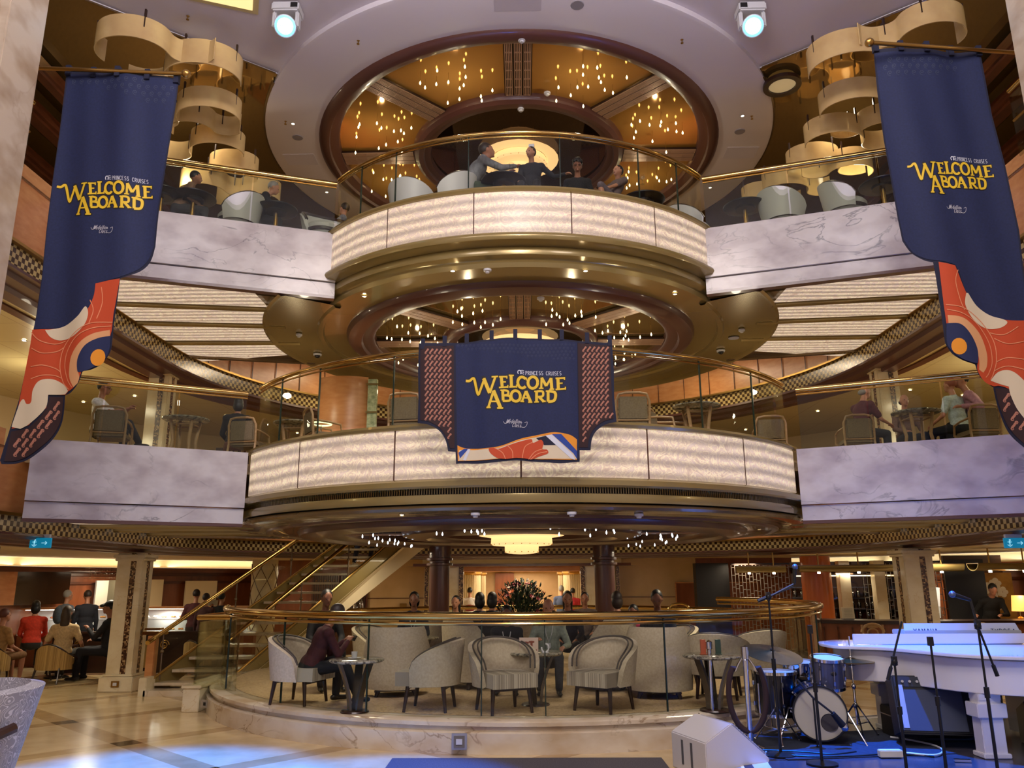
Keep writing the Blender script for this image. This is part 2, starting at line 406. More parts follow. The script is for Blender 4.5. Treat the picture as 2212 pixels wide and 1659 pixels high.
stripe_fabric = stripes('striped_upholstery', 'c4b8a4', '857a6c', 38)
taupe_fabric = noise_mat('taupe_upholstery', [(.3,'7a6a50'),(.7,'8a7a5e')], 50, 3, .85)
piping_mat = mat('dark_piping', '4a423c', .7)
white_leather = mat('white_leather', 'cfcfd2', .45)
yellow_acrylic = noise_mat('yellow_acrylic', [(.3,'b8986a'),(.7,'cdb07c')], 3, 3, .15)
_b = nodes(yellow_acrylic)[3]; _b.inputs['Emission Color'].default_value = hx('d8b070'); _b.inputs['Emission Strength'].default_value = .05
bulb_mat = mat('warm_bulb', 'fff0c8', .3, emit=9, ecol='ffe09a')
bulb_white = mat('white_bulb', 'ffffff', .3, emit=9, ecol='e8f0ff')
down_mat = mat('downlight_lens', 'fff0dc', .3, emit=14, ecol='fff0dc')
cove_mat = mat('cove_light', 'ffe2a0', .4, emit=1.7, ecol='ffe6b8')
blue_led = mat('blue_led', '80c8ff', .3, emit=6, ecol='38a8ff')
blue_core = mat('blue_led_core', 'd0f4ff', .3, emit=10, ecol='a8ecff')
# ================================================================== the place
D = 12.885                       # distance to the vertical axis of the round balconies
AX = (0, D, 0)
def arc(r, a0, a1, n, c=(0, D)):
    """plan arc; angle 0 faces the camera (-Y), positive to +X, degrees"""
    return [(c[0]+r*math.sin(R(a0+(a1-a0)*i/n)), c[1]-r*math.cos(R(a0+(a1-a0)*i/n))) for i in range(n+1)]
def gpath(r=6.0, y0=3.5, n=40):
    """plan of the gallery edge: straight sides, round back"""
    return [(-r, y0), (-r, D-1), ] + arc(r, -90, -270, n) + [(r, D-1), (r, y0)]
def ring_poly_fill(m, outer, inner, z, down=True):
    """flat ring between two plan paths of equal length"""
    A = [(p[0], p[1], z) for p in outer]; B = [(p[0], p[1], z) for p in inner]
    m.strip(A, B)

# ---- floor of polished marble tiles, inlaid with darker bands
def floor_mat():
    m = mat('floor_marble', 'c8a468', .17); t, N, L, b = nodes(m)
    v = coords(N, L, 'Object', (1,1,1), (0,0,0))
    mp = N.new('ShaderNodeMapping'); mp.vector_type = 'POINT'; mp.inputs['Rotation'].default_value = (0,0,R(43)); L.new(v, mp.inputs[0])
    # rotate about the inlay at (-4.18, 9.0)
    c, s_ = math.cos(R(43)), math.sin(R(43)); ox, oy = -4.18*c-9.0*s_, -4.18*s_+9.0*c
    mp.inputs['Location'].default_value = (-(-4.18*c-9.0*s_), -(-4.18*s_+9.0*c), 0)
    sx = N.new('ShaderNodeSeparateXYZ'); L.new(mp.outputs[0], sx.inputs[0])
    masks = []
    for k in (0, 1):
        pp = N.new('ShaderNodeMath'); pp.operation = 'PINGPONG'; pp.inputs[1].default_value = .94; L.new(sx.outputs[k], pp.inputs[0])
        lt = N.new('ShaderNodeMath'); lt.operation = 'LESS_THAN'; lt.inputs[1].default_value = .125; L.new(pp.outputs[0], lt.inputs[0]); masks.append(lt)
    mxm = N.new('ShaderNodeMath'); mxm.operation = 'MAXIMUM'; mnm = N.new('ShaderNodeMath'); mnm.operation = 'MINIMUM'
    for q in (mxm, mnm): L.new(masks[0].outputs[0], q.inputs[0]); L.new(masks[1].outputs[0], q.inputs[1])
    n = N.new('ShaderNodeTexNoise'); n.inputs['Scale'].default_value = 3; n.inputs['Detail'].default_value = 7; L.new(v, n.inputs['Vector'])
    r = ramp(N, [(.35,'c4aa7c'),(.65,'d6be92')]); L.new(n.outputs['Fac'], r.inputs[0])
    r2 = ramp(N, [(.35,'a4865a'),(.65,'b4966a')]); L.new(n.outputs['Fac'], r2.inputs[0])
    a = N.new('ShaderNodeMix'); a.data_type = 'RGBA'; L.new(mxm.outputs[0], a.inputs['Factor']); L.new(r.outputs[0], a.inputs['A']); L.new(r2.outputs[0], a.inputs['B'])
    a2 = N.new('ShaderNodeMix'); a2.data_type = 'RGBA'; L.new(mnm.outputs[0], a2.inputs['Factor']); L.new(a.outputs['Result'], a2.inputs['A']); a2.inputs['B'].default_value = hx('3c2814')
    L.new(a2.outputs['Result'], b.inputs['Base Color']); return m
fl = M().box((0, 12, -.05), (34, 42, .1)).build('floor', floor_mat()); struct(fl)

# ---- outer walls of the lowest deck (a wide curve behind the cafe and the bar)
OW = (0, 13.4); OR = 10.9
segs = [('wall_left', -150, -40), ('wall_right', 40, 150)]
for nm, a0, a1 in segs:
    if nm == 'wall_left': pts = arc(OR, -30, -162, 44, OW)
    else: pts = arc(OR, 60, 162, 44, OW)
    o = M().band(pts, 0, 1.97).build(nm, redwood, smooth=True); struct(o); struct(M().band(pts, 1.97, 2.17).build(nm, cream_paint))
    for zz0, zz1, mm, dr in ((1.78, 1.92, brown_wood, .06), (1.60, 1.66, brown_wood, .05), (0, .14, dark_wood, .04)):
        p2 = arc(OR-dr, -30 if nm == 'wall_left' else 60, -162 if nm == 'wall_left' else 162, 44, OW)
        A = [(x,y,zz0) for x,y in p2]; B = [(x,y,zz1) for x,y in p2]
        t = M().band(p2, zz0, zz1); t.strip(B, [(x,y,zz1) for x,y in pts]); t.strip(A, [(x,y,zz0) for x,y in pts])
        struct(t.build('trim_1' if zz0 else 'baseboard_'+nm[5:], mm))
    # light cove above the wall
    p3 = arc(OR-.28, -30 if nm == 'wall_left' else 60, -162 if nm == 'wall_left' else 162, 44, OW)
    if nm == 'wall_left':
        t = M().strip([(x,y,1.93) for x,y in p3], [(x,y,1.93) for x,y in pts]); t.band(p3, 1.86, 1.97)
        struct(t.build('trim_2', brown_wood))
        c = M().strip([(x,y,1.975) for x,y in arc(OR-.20,-30,-162,44,OW)], [(x,y,1.975) for x,y in arc(OR-.05,-30,-162,44,OW)])
        struct(c.build('cove_lamp', cove_mat), 'hidden lamp strip of the light cove over the cafe wall')

# ---- deck slabs: gallery ceilings + floors outside the gallery edge
def gallery(zc, zf, zband0, zband1, cmat, first, dm=.19):
    """zc ceiling under the slab, zf floor above it, band = checkered mosaic"""
    g = gpath(6.0); n = len(g)
    def off(r): return gpath(r)
    inner = off(6.0)
    # mosaic band with fillets
    m = M().band(inner, zband0, zband1)
    struct(m.build('trim_%d' % first, mosaic))
    m = M()
    m.strip([(x,y,zband1) for x,y in off(6.0)], [(x,y,zband1) for x,y in off(5.93)])
    m.band(off(5.93), zband1, zband1+.035); m.strip([(x,y,zband1+.035) for x,y in off(5.93)], [(x,y,zband1+.035) for x,y in off(6.05)])
    struct(m.build('trim_%d' % (first+1), brass_soft))
    # dark mouldings under the band
    prof = [(5.95, zband0), (5.93, zband0-.25*dm), (6.02, zband0-.3*dm), (6.04, zband0-.6*dm), (6.22, zband0-.7*dm), (6.24, zband0-dm), (6.45, zband0-dm), (6.47, zc)]
    m = M()
    for (r0, z0), (r1, z1) in zip(prof, prof[1:]):
        m.strip([(x,y,z0) for x,y in off(r0)], [(x,y,z1) for x,y in off(r1)])
    struct(m.build('trim_%d' % (first+2), brown_gloss, ang=60))
    # second thin moulding further out on the ceiling
    m = M()
    for (r0, z0), (r1, z1) in zip([(6.85,zc),(6.86,zc-.02),(7.02,zc-.02),(7.04,zc)], [(6.86,zc-.02),(7.02,zc-.02),(7.04,zc),(7.04,zc+.01)]):
        m.strip([(x,y,z0) for x,y in off(r0)], [(x,y,z1) for x,y in off(r1)])
    struct(m.build('trim_%d' % (first+3), brown_wood))
    # ceiling of the gallery
    m = M(); m.strip([(x,y,zc+.004) for x,y in off(6.4)], [(x,y,zc+.004) for x,y in off(12.5)])
    struct(m.build('ceiling', cmat))
    # floor above
    m = M(); m.strip([(x,y,zf) for x,y in off(6.0)], [(x,y,zf) for x,y in off(12.5)]); m.strip([(x,y,zf-.02) for x,y in off(12.5)], [(x,y,zf-.02) for x,y in off(6.0)])
    struct(m.build('floor', carpet))
def tile_ceiling():
    m = mat('mirror_tile_ceiling', 'd4c490', .3); t, N, L, b = nodes(m); v = coords(N, L, 'Object')
    br = N.new('ShaderNodeTexBrick'); br.offset = 0; br.inputs['Scale'].default_value = 1; br.inputs['Brick Width'].default_value = .9; br.inputs['Row Height'].default_value = .9
    br.inputs['Mortar Size'].default_value = .006; br.inputs['Color1'].default_value = hx('d4c694'); br.inputs['Color2'].default_value = hx('d0c290'); br.inputs['Mortar'].default_value = hx('a88c58')
    L.new(v, br.inputs['Vector']); L.new(br.outputs[0], b.inputs['Base Color']); return m
tile_c = tile_ceiling()
gallery(2.15, 3.20, 2.22, 2.41, cream_paint, 10, .10)
gallery(5.26, 6.42, 5.28, 5.55, tile_c, 20)
# gallery walls of the two upper decks and what closes them above
for (z0, z1, mm) in ((3.2, 5.27, cream_paint), (6.42, 9.02, bronze_dark)):
    m = M().band(gpath(10.6), z0, z1); struct(m.build('wall_back', mm))
m = M().band(gpath(10.4), 3.6, 4.25); m.strip([(x,y,4.25) for x,y in gpath(10.4)], [(x,y,4.25) for x,y in gpath(10.6)]); struct(m.build('trim_30', redwood))
# curved peach wood fascia of the deck above, seen over the mosaic
m = M().band(gpath(6.05), 5.58, 6.42); struct(m.build('wall_fascia', peach_wood))
for k, a in enumerate(range(-100, -261, -8)):
    p0 = arc(6.045, a, a-.35, 1)
    m = M().band([p0[1], p0[0]][::-1], 5.6, 6.4)
m = M()
for a in list(range(-92, -270, -6)):
    x, y = arc(6.03, a, a, 1)[0]; m.box((x, y, 6.0), (.012, .012, .8), rz=R(a))
struct(m.build('trim_31', brown_wood))
m = M().band(gpath(6.05), 2.36, 3.2); struct(m.build('wall_fascia', peach_wood))
# guard rails of the side galleries (brass, glass, brackets) toward the camera
def side_rail(s, zf, lab):
    t = thing('gallery_railing', lab, 'railing', (s*5.95, 0, zf))
    y0, y1 = 3.6, 8.6
    M().tube([(0, y0, .95), (0, y1, .95)], .03, 10).build('handrail', brass, t)
    M().tube([(0, y0, .55), (0, y1, .55)], .018, 8).build('lower_bar', brass_soft, t)
    M().box((0, (y0+y1)/2, .48), (.012, y1-y0, .8)).build('glass_panel', rail_glass, t)
    for k in range(5):
        yy = y0+.3+k*1.1
        M().cyl((0, yy, 0), (0, yy, .93), .02, n=8).ell((0, yy, .95), (.04,.04,.04)).build('post', brass_soft, t)
side_rail(-1, 6.42, 'brass and glass railing of the upper left side gallery, behind the tall left banner')
side_rail(1, 6.42, 'brass and glass railing of the upper right side gallery, behind the tall right banner')
side_rail(-1, 3.2, 'brass and glass railing of the lower left side gallery, at the left edge')

# ---- wings: straight marble fronts with lit onyx ceilings
def wing(s, x0, y0, x1, y1, zt, zb, deck, lab):
    """marble front from the balcony (x0,y0) to the side (x1,y1)"""
    dx, dy = x1-x0, y1-y0; L = math.hypot(dx, dy); ang = math.atan2(dy*s, dx*s) if s > 0 else math.atan2(-dy, -dx)
    t = thing('balcony_parapet', lab, 'balcony front', ((x0+x1)/2*1, (y0+y1)/2, 0), 0)
    a = math.atan2(dy, dx) if dx > 0 else math.atan2(-dy, -dx)
    M().at(0,0,0,rz=a).box((0, .06, (zt+zb+.2)/2), (L, .12, zt-zb-.2)).build('upper_slab', white_marble, t)
    M().at(0,0,0,rz=a).box((0, .09, zb+.095), (L, .10, .19)).build('lower_slab', white_marble, t)
    M().at(0,0,0,rz=a).box((0, .10, zb-.02), (L, .12, .04)).build('edge_trim', brown_gloss, t)
    return t
wing(-1, -2.62, 10.62, -6.0, 9.44, 6.52, 5.58, 7, 'white veined marble front of the upper balcony, left of the round glowing balcony')
wing(1, 2.62, 10.58, 6.0, 9.46, 6.52, 5.58, 7, 'white veined marble front of the upper balcony, right of the round glowing balcony')
wing(-1, -3.58, 10.33, -5.72, 9.15, 3.29, 2.37, 6, 'white veined marble front of the lower balcony, left of the round glowing balcony')
wing(1, 3.60, 10.36, 6.0, 9.25, 3.29, 2.37, 6, 'white veined marble front of the lower balcony, right of the round glowing balcony')
for s in (-1, 1):
    # wing floors and the onyx light ceiling, four glowing strips between bronze bars
    for zf, xi in ((3.2, 3.6), (6.42, 2.65)):
        m = M().prism([(s*xi, 10.85), (s*6.0, 9.72 if zf > 5 else 9.5), (s*6.0, 13.95), (s*2.0, 13.95), (s*1.5, 11.5)], zf-.14, zf)
        struct(m.build('floor', carpet))
    for zc in (5.56, 2.40):
        m = M().prism([(s*2.3, 11.1), (s*3.3, 10.75), (s*6.02, 9.95), (s*6.02, 13.98), (s*2.3, 13.98)], zc+.03, zc+.06); struct(m.build('ceiling', bronze_dark))
        ys = [(10.0, 10.72, 10.45, 11.05), (10.86, 11.62, 11.19, 11.86), (11.76, 12.68, 12.0, 12.74), (12.82, 14.02, 12.88, 13.5)]
        for k, (a, b_, c, d) in enumerate(ys):
            xo, xi = s*5.93, s*3.7
            m = M(); vs = [(xo, a, zc), (xi, c, zc), (xi, d, zc), (xo, b_, zc)]
            if k == 0: vs[0] = (s*5.93, 9.70, zc); vs[1] = (xi, 10.46, zc)
            m.add(vs, [(0,1,2,3)], [(p[0], p[1]*1.0) for p in vs])
            lit = onyx
            nm = 'onyx_ceiling_light'
            deck = 'upper' if zc > 4 else 'lower'
            tag(m.build(nm, lit), 'backlit onyx strip in the %s %s wing ceiling, %s from the marble front' % (deck, 'left' if s < 0 else 'right', ('first','second','third','fourth')[k]), 'ceiling light', 'lit onyx ceiling strips')
            if k < 3:
                e = ys[k+1]; m = M()
                A = Vector((xo, (b_+e[0])/2, zc-.01)); B = Vector((xi, (d+e[2])/2, zc-.01))
                m.tube([A, B], .045, 6); struct(m.build('trim_40', bronze, ang=20))
    # dark edging at the far side of the wing
        struct(M().box((s*4.9, 13.85, zc), (2.3, .10, .07), rz=-s*R(13)).build('trim_41', bronze_dark))

# ---- glass balustrades above the marble fronts
def straight_rail(x0, y0, x1, y1, zt, h, lab, n=3):
    t = thing('glass_railing', lab, 'railing', (x0, y0, zt))
    d = Vector((x1-x0, y1-y0, 0)); L = d.length; u = d/L
    M().tube([(0,0,h), u*L+Vector((0,0,h))], .036, 12).build('handrail', brass, t)
    M().tube([(0,0,h-.06), u*L+Vector((0,0,h-.06))], .012, 8).build('lower_bar', brass, t)
    a = math.atan2(d.y, d.x)
    for k in range(n):
        a0 = L*k/n+.01; a1 = L*(k+1)/n-.01
        M().at(0,0,0,rz=a).box(((a0+a1)/2, 0, (h-.05)/2), (a1-a0, .014, h-.05)).build('glass_panel', rail_glass, t)
straight_rail(-2.68, 10.66, -6.0, 9.52, 6.52, .80, 'brass topped glass railing over the upper left marble front')
straight_rail(2.68, 10.62, 6.0, 9.54, 6.52, .80, 'brass topped glass railing over the upper right marble front')
straight_rail(-3.66, 10.38, -5.9, 9.15, 3.29, .80, 'brass topped glass railing over the lower left marble front')
straight_rail(3.68, 10.41, 6.0, 9.34, 3.29, .80, 'brass topped glass railing over the lower right marble front')

# ---- round glowing balconies
def balcony(Rr, zt, zb, half, mould, lab, seams, vent=None):
    t = thing('round_balcony_front', lab, 'balcony front', (0, D, 0))
    n = len(seams)-1
    for k in range(n):
        a0, a1 = seams[k]+.12, seams[k+1]-.12
        M().lathe([(Rr, zb), (Rr, zt)], n=max(4, int((a1-a0)/2)), a0=R(a0), a1=R(a1)).build('lit_onyx_panel', onyx, t, ang=80)
    M().lathe([(Rr-.03, zb), (Rr-.03, zt), (Rr-.2, zt), (Rr-.2, zb)], n=60, a0=R(-half), a1=R(half), close=True).build('backing', brown_gloss, t)
    cap = [(Rr-.02, zt-.02), (Rr+.03, zt-.01), (Rr+.045, zt+.02), (Rr+.03, zt+.05), (Rr-.22, zt+.06), (Rr-.24, zt-.02)]
    M().lathe(cap, n=64, a0=R(-half-1), a1=R(half+1), close=True).build('cap_rail', bronze, t, ang=50)
    for nm, mt, prof in mould:
        M().lathe(prof, n=96).build(nm, mt, t, ang=42)
    if vent:
        r, z0, z1 = vent
        M().lathe([(r-.02, z0), (r-.02, z1)], n=72, a0=R(-75), a1=R(75)).build('vent_slot', black_plastic, t)
        m = M()
        for k in range(360):
            a = R(-72+k*.4); x, y = r*math.sin(a), -r*math.cos(a)
            m.box((x, y, (z0+z1)/2), (.012, .012, z1-z0), rz=a)
        m.build('vent_grille', bronze, t, smooth=False)
    return t
b7 = balcony(3.53, 6.52, 5.905, 50, [
    ('upper_moulding', bronze, [(3.4,5.93),(3.56,5.93),(3.60,5.90),(3.61,5.86),(3.59,5.82),(3.50,5.80),(3.42,5.79)]),
    ('lower_moulding', bronze, [(3.42,5.79),(3.44,5.74),(3.43,5.68),(3.36,5.655),(3.34,5.63),(3.33,5.60),(3.25,5.57)]),
    ], 'round balcony front of backlit onyx with bronze mouldings, upper of the two', [-50,-30,-9.5,11,31,50])
b6 = balcony(4.33, 3.29, 2.70, 56, [
    ('upper_moulding', bronze, [(4.2,2.72),(4.36,2.72),(4.40,2.69),(4.40,2.635),(4.38,2.615),(4.26,2.61)]),
    ('middle_moulding', bronze, [(4.24,2.56),(4.33,2.55),(4.34,2.50),(4.33,2.455),(4.22,2.45)]),
    ('lower_moulding', bronze_dark, [(4.24,2.452),(4.30,2.44),(4.32,2.41),(4.30,2.38),(4.22,2.36),(4.12,2.355)]),
    ], 'round balcony front of backlit onyx with a bronze air grille, lower of the two', [-56,-38,-19,0,19,38,56], vent=(4.27, 2.56, 2.61))
def round_rail(Rr, zt, h, half, lab, seams):
    t = thing('curved_glass_railing', lab, 'railing', (0, D, zt))
    P = [(Rr*math.sin(R(a)), -Rr*math.cos(R(a)), h) for a in [(-half+2*half*i/60) for i in range(61)]]
    M().tube(P, .030, 12).build('handrail', brass, t)
    M().tube([(x,y,z-.06) for x,y,z in P], .012, 8).build('lower_bar', brass, t)
    for a0, a1 in zip(seams, seams[1:]):
        M().lathe([(Rr, .05), (Rr, h-.03)], n=max(3, int((a1-a0)/2)), a0=R(a0+.08), a1=R(a1-.08)).build('glass_panel', rail_glass, t, ang=80)
    for a in seams[1:-1]:
        x, y = Rr*math.sin(R(a)), -Rr*math.cos(R(a)); M().box((x, y, h/2), (.012, .02, h-.05), rz=R(a)).build('glass_joint', mat('dark_glass_edge', '1c2a20', .2), t)
    return t
round_rail(3.46, 6.57, .82, 50, 'curved glass railing with brass handrail on the upper round balcony', [-50,-40,-29,-11,9,28,40,50])
round_rail(4.26, 3.34, .86, 56, 'curved glass railing with brass handrail on the lower round balcony', [-56,-46,-35,-20,-4,14,30,43,56])
# floors of the round balconies and the bridge behind
for r, z in ((4.2, 3.2), (3.4, 6.42)):
    m = M().prism(arc(r, 0, 358, 90), z-.1, z); struct(m.build('floor', carpet))
    m = M().prism([(-1.5, D+2), (1.5, D+2), (1.5, 19.2), (-1.5, 19.2)], z-.12, z-.02); struct(m.build('floor', carpet))

# ---- round ceilings with spokes and drop lamps
def spoke_mesh(L, W):
    m = M().mat(0).box((0, 0, .0), (L, W, .03))
    for row in (-1, 0, 1):
        yy = row*W*.33
        for k in range(5):
            m.mat(1).box((0, yy+(k-2)*W*.058, -.022), (L*.97, W*.030, .016))
        for k in range(7):
            m.mat(1).box((-L*.48+L*.96*k/6, yy, -.022), (.012, W*.25, .018))
    return m
def round_ceiling(zc, Ro, Ri, Rc, Ri2, mirror, ringmat, lab, hang, phase=0):
    """Ro..Ri outer ring, Rc..Ri2 inner ring, hang = how far the ring hangs below zc"""
    t = thing('round_ceiling', lab, 'ceiling', (0, D, zc))
    w_ = Ro-Ri
    M().lathe([(Ro+.01, .02), (Ro, -.02), (Ro-.03, -hang*.6), (Ro-.3*w_, -hang), (Ro-.5*w_, -hang), (Ro-.55*w_, -hang*.55), (Ri+.08, -hang*.5), (Ri+.02, -hang*.2), (Ri, .06), (Ri, .1)], n=96).build('outer_ring', ringmat, t, ang=30)
    v = Rc-Ri2
    M().lathe([(Rc, .1), (Rc, .02), (Rc-.03, -hang*.4), (Rc-.3*v, -hang*.8), (Rc-.55*v, -hang*.8), (Rc-.6*v, -hang*.4), (Ri2+.02, -hang*.3), (Ri2, .05), (Ri2, .1)], n=72).build('inner_ring', ringmat, t, ang=30)
    for k in range(8):
        a0, a1 = 45*k+phase, 45*k+45+phase
        M().lathe([(Rc-.02, .06), (Ri+.02, .06)], n=10, a0=R(a0), a1=R(a1)).build('mirror_panel', mirror, t, smooth=False)
    L = Ri-Rc+.04
    sm = spoke_mesh(L, .42*min(1, Ri/3)).mesh('air_grille', [dark_wood, grille_mat], smooth=False)
    for k in range(8):
        a = R(45*k+phase); o = bpy.data.objects.new('air_grille', sm); COL.objects.link(o); o.parent = t
        rm = (Ri+Rc)/2; o.location = (rm*math.sin(a), -rm*math.cos(a), .03); o.rotation_euler = (0, 0, a-PI/2)
    M().lathe([(0.001, .05), (Ri2+.01, .05)], n=48).build('center_mirror', dark_mirror, t)
    return t
# top ceiling: white painted field with a raised white ring
m = M()
fld = [(-3.62, 10.42), (-6.35, 8.25), (-6.35, -6), (6.35, -6), (6.35, 8.25), (3.62, 10.40)]
# split the white field round the ring of radius 4.35
ringout = arc(4.35, -56, 56, 40)
m.add([(x,y,9.06) for x,y in [(-6.35,8.25),(-6.35,-6),(6.35,-6),(6.35,8.25)]+ringout[::-1]], [tuple(range(4+41))])
struct(m.build('ceiling', white_paint, smooth=False))
m = M(); m.lathe([(4.35, 9.10), (4.35, 8.98), (4.30, 8.965), (3.47, 8.965), (3.47, 9.1)], c=(0,D,0), n=120); struct(m.build('ceiling', white_paint, ang=30))
m = M()   # dark edge under the white ring over the galleries
m.lathe([(4.36, 9.08), (4.375, 8.985), (4.345, 8.975)], c=(0,D,0), n=120, a0=R(58), a1=R(302)); struct(m.build('trim_50', bronze_dark))
rc8 = round_ceiling(9.0, 3.49, 3.13, 1.87, 1.55, copper_mirror, brown_gloss, 'top round ceiling of copper mirror sectors between grille spokes, in a brown ring', .10)
# bronze mirror ceiling over the wings of the top deck
for s in (-1, 1):
    m = M(); P = [(s*3.60,10.44),(s*6.33,8.27),(s*6.33,8),(s*12.5,8),(s*12.5,25),(0,25),(0,D+4.3)]+[(s*abs(x),y) for x,y in arc(4.34, 178, 60, 20)]
    m.add([(x,y,9.03) for x,y in P], [tuple(range(len(P)))]); struct(m.build('ceiling', bronze_mirror, smooth=False))
    a = Vector((s*3.62, 10.40, 9.02)); b_ = Vector((s*6.36, 8.23, 9.02))
    struct(M().tube([a, b_], .012, 6).build('trim_51', bronze_dark))
    # long wooden beams over the side gallery
    for k, (x, z, w_) in enumerate(((6.9, 8.86, .22), (7.5, 8.72, .3), (8.3, 8.6, .36))):
        struct(M().box((s*x, 9.0, z), (w_, 14, .16)).box((s*x, 9.0, z-.1), (w_*.6, 14, .06)).build('trim_52', brown_wood))
# deck 6 ceiling, bronze with stepped rings
rc6 = round_ceiling(5.52, 2.86, 2.40, 1.30, 1.05, bronze_mirror, brown_gloss, 'middle round ceiling of bronze mirror sectors and grille spokes, under the upper balcony', .10)
m = M().lathe([(3.36, 5.60), (3.34, 5.54), (2.85, 5.54), (2.85, 5.7)], c=(0,D,0), n=120); m.lathe([(4.16, 5.60), (4.16, 5.53), (4.12, 5.515), (4.05, 5.535), (3.34, 5.535), (3.31, 5.50), (3.24, 5.50), (3.22, 5.54)], c=(0,D,0), n=100, a0=R(54), a1=R(306))
struct(m.build('ceiling', bronze, ang=30))
# deck 5 ceiling, dark and low
rc5 = round_ceiling(2.35, 3.45, 2.75, 1.9, 1.2, bronze_mirror, brown_gloss, 'lowest round ceiling, dark brown, over the lounge platform', .10)
m = M().lathe([(4.13, 2.36), (4.1, 2.352), (3.46, 2.352), (3.46, 2.5)], c=(0,D,0), n=120); struct(m.build('ceiling', mat('maroon_soffit', '3c2420', .25, coat=.3), ang=30))
m = M().lathe([(3.9, 2.353), (3.88, 2.33), (3.80, 2.33), (3.78, 2.353)], c=(0,D,0), n=120); struct(m.build('trim_53', brown_gloss, ang=30))

# ---- big pilasters at both edges of the picture
pil_m = marble('pilaster_marble', 'b8a894', 'a08c78', .25, .7, .01, 'd8ccc0')
for s, xi, yy in ((-1, -4.46, 6.2), (1, 4.57, 6.2)):
    t = thing('marble_pilaster', 'tall cream marble pilaster at the %s edge of the view' % ('left' if s < 0 else 'right'), 'column', (xi+s*.35, yy, 0))
    M().box((0,0,5.2), (.7, .5, 7.6)).build('shaft', pil_m, t, bevel=.01)
    M().box((s*-.2,-.27,5.2), (.14, .06, 7.6)).build('pilaster_strip', pil_m, t)
    M().box((0,0,.7), (.8, .6, 1.4)).build('base', cream_marble, t, bevel=.02)
    M().box((-s*.02,0,8.2), (.74, .56, .1)).build('collar', white_marble, t, bevel=.01)

# ---- peach wood fascia of the side galleries beside the lower marble
for s in (-1, 1):
    for zt, zb, y1 in ((3.4, 2.36, 9.10), (6.6, 5.58, 9.4)):
        struct(M().box((s*6.06, (3.5+y1)/2, (zt+zb)/2), (.08, y1-3.5, zt-zb)).build('wall_fascia', peach_wood))
    struct(M().box((s*6.2, 6.5, 2.0), (.5, 5.4, .1)).build('trim_54', dark_wood))

# ---- marble columns with mosaic inlay
def column(x, y, z0, z1, lab, wdt=.40, base=True):
    t = thing('marble_column', lab, 'column', (x, y, z0)); h = z1-z0
    M().box((0,0,h/2), (wdt, wdt*.9, h), rz=0).build('shaft', cream_marble, t, bevel=.012)
    for a in range(4):
        dx, dy = ((0,-1),(1,0),(0,1),(-1,0))[a]
        off = wdt*.14 if dx == 0 else 0
        M().box((dx*(wdt/2+.002)+off, dy*(wdt*.45+.002), h/2), (.085 if dx == 0 else .008, .008 if dx == 0 else .085, h)).build('mosaic_strip', column_mosaic, t)
    M().box((0,0,h-.05), (wdt+.10, wdt+.06, .05)).box((0,0,h-.10), (wdt+.05, wdt+.02, .05)).build('capital', cream_marble, t, bevel=.01)
    if base:
        M().box((0,0,.11), (wdt+.12, wdt+.1, .22)).box((0,0,.24), (wdt+.06, wdt+.05, .04)).build('base', cream_marble, t, bevel=.012)
        b = M().mat(0).box((0,-wdt/2-.056,.12), (.12,.012,.09)).mat(1).box((0,-wdt/2-.064,.12), (.06,.01,.045)).build('outlet_plate', [brass_soft, white_plastic], t)
    return t
column(-6.28, 13.2, 0, 2.10, 'square marble column with mosaic inlay beside the foot of the staircase', .42)
column(6.28, 13.2, 0, 2.10, 'square marble column with mosaic inlay behind the white piano', .46)
column(-6.28, 13.5, 3.2, 5.26, 'marble column with mosaic inlay on the left gallery behind the man in white', .36, False)
column(6.32, 13.5, 3.2, 5.26, 'marble column with mosaic inlay on the right gallery behind the seated guests', .36, False)

# ---- brown columns carrying the lowest round ceiling
for s in (-1, 1):
    t = thing('brown_column', 'glossy brown round column on the %s of the flower arrangement' % ('left' if s < 0 else 'right'), 'column', (s*1.50, 14.9, .3))
    M().lathe([(.185,0),(.185,1.72)], n=28).build('shaft', brown_gloss, t)
    M().lathe([(.185,1.60),(.24,1.61),(.24,1.65),(.19,1.66),(.19,1.69),(.24,1.70),(.24,1.74),(.20,1.75),(.20,1.95)], n=28).build('capital', brown_gloss, t, ang=30)
    M().lathe([(.24,0),(.24,.08),(.19,.1),(.165,.16)], n=28).build('base', brown_gloss, t, ang=30)
# ================================================================== lounge platform of the lowest deck
t = thing('lounge_platform', 'round two-step marble platform of the lounge with carpet on top', 'platform', (0, D, 0))
M().lathe([(4.53,0),(4.53,.19),(4.50,.20),(4.47,.20),(4.46,.205),(4.46,.24),(4.50,.25),(4.50,.285),(4.47,.30),(3.8,.30)], n=120).build('plinth', plinth_marble, t, ang=30)
M().lathe([(4.20,.303),(0.01,.303)], n=90).build('carpet_top', carpet, t)
t = thing('curved_glass_railing', 'curved glass railing with a thick brass handrail around the lounge platform, nearest the viewer', 'railing', (0, D, .30))
RR = 4.36
h = .985
seams = [-74,-60,-38.5,-22,-5.5,3,20,41,60,100]
P = [(RR*math.sin(R(a)), -RR*math.cos(R(a)), h) for a in range(-76, 126, 2)]
M().tube(P, .042, 14).build('handrail', brass, t)
M().tube([(x,y,z-.075) for x,y,z in P], .018, 8).build('lower_bar', brass, t)
for a0, a1 in zip(seams, seams[1:]):
    M().lathe([(RR, .005), (RR, h-.03)], n=max(3,int((a1-a0)/2)), a0=R(a0+.1), a1=R(a1-.1)).build('glass_panel', rail_glass, t, ang=80)
for a in seams[1:-1]:
    x, y = RR*math.sin(R(a)), -RR*math.cos(R(a)); M().box((x, y, h/2), (.012,.02,h-.05), rz=R(a)).build('glass_joint', MATS['dark_glass_edge'], t)
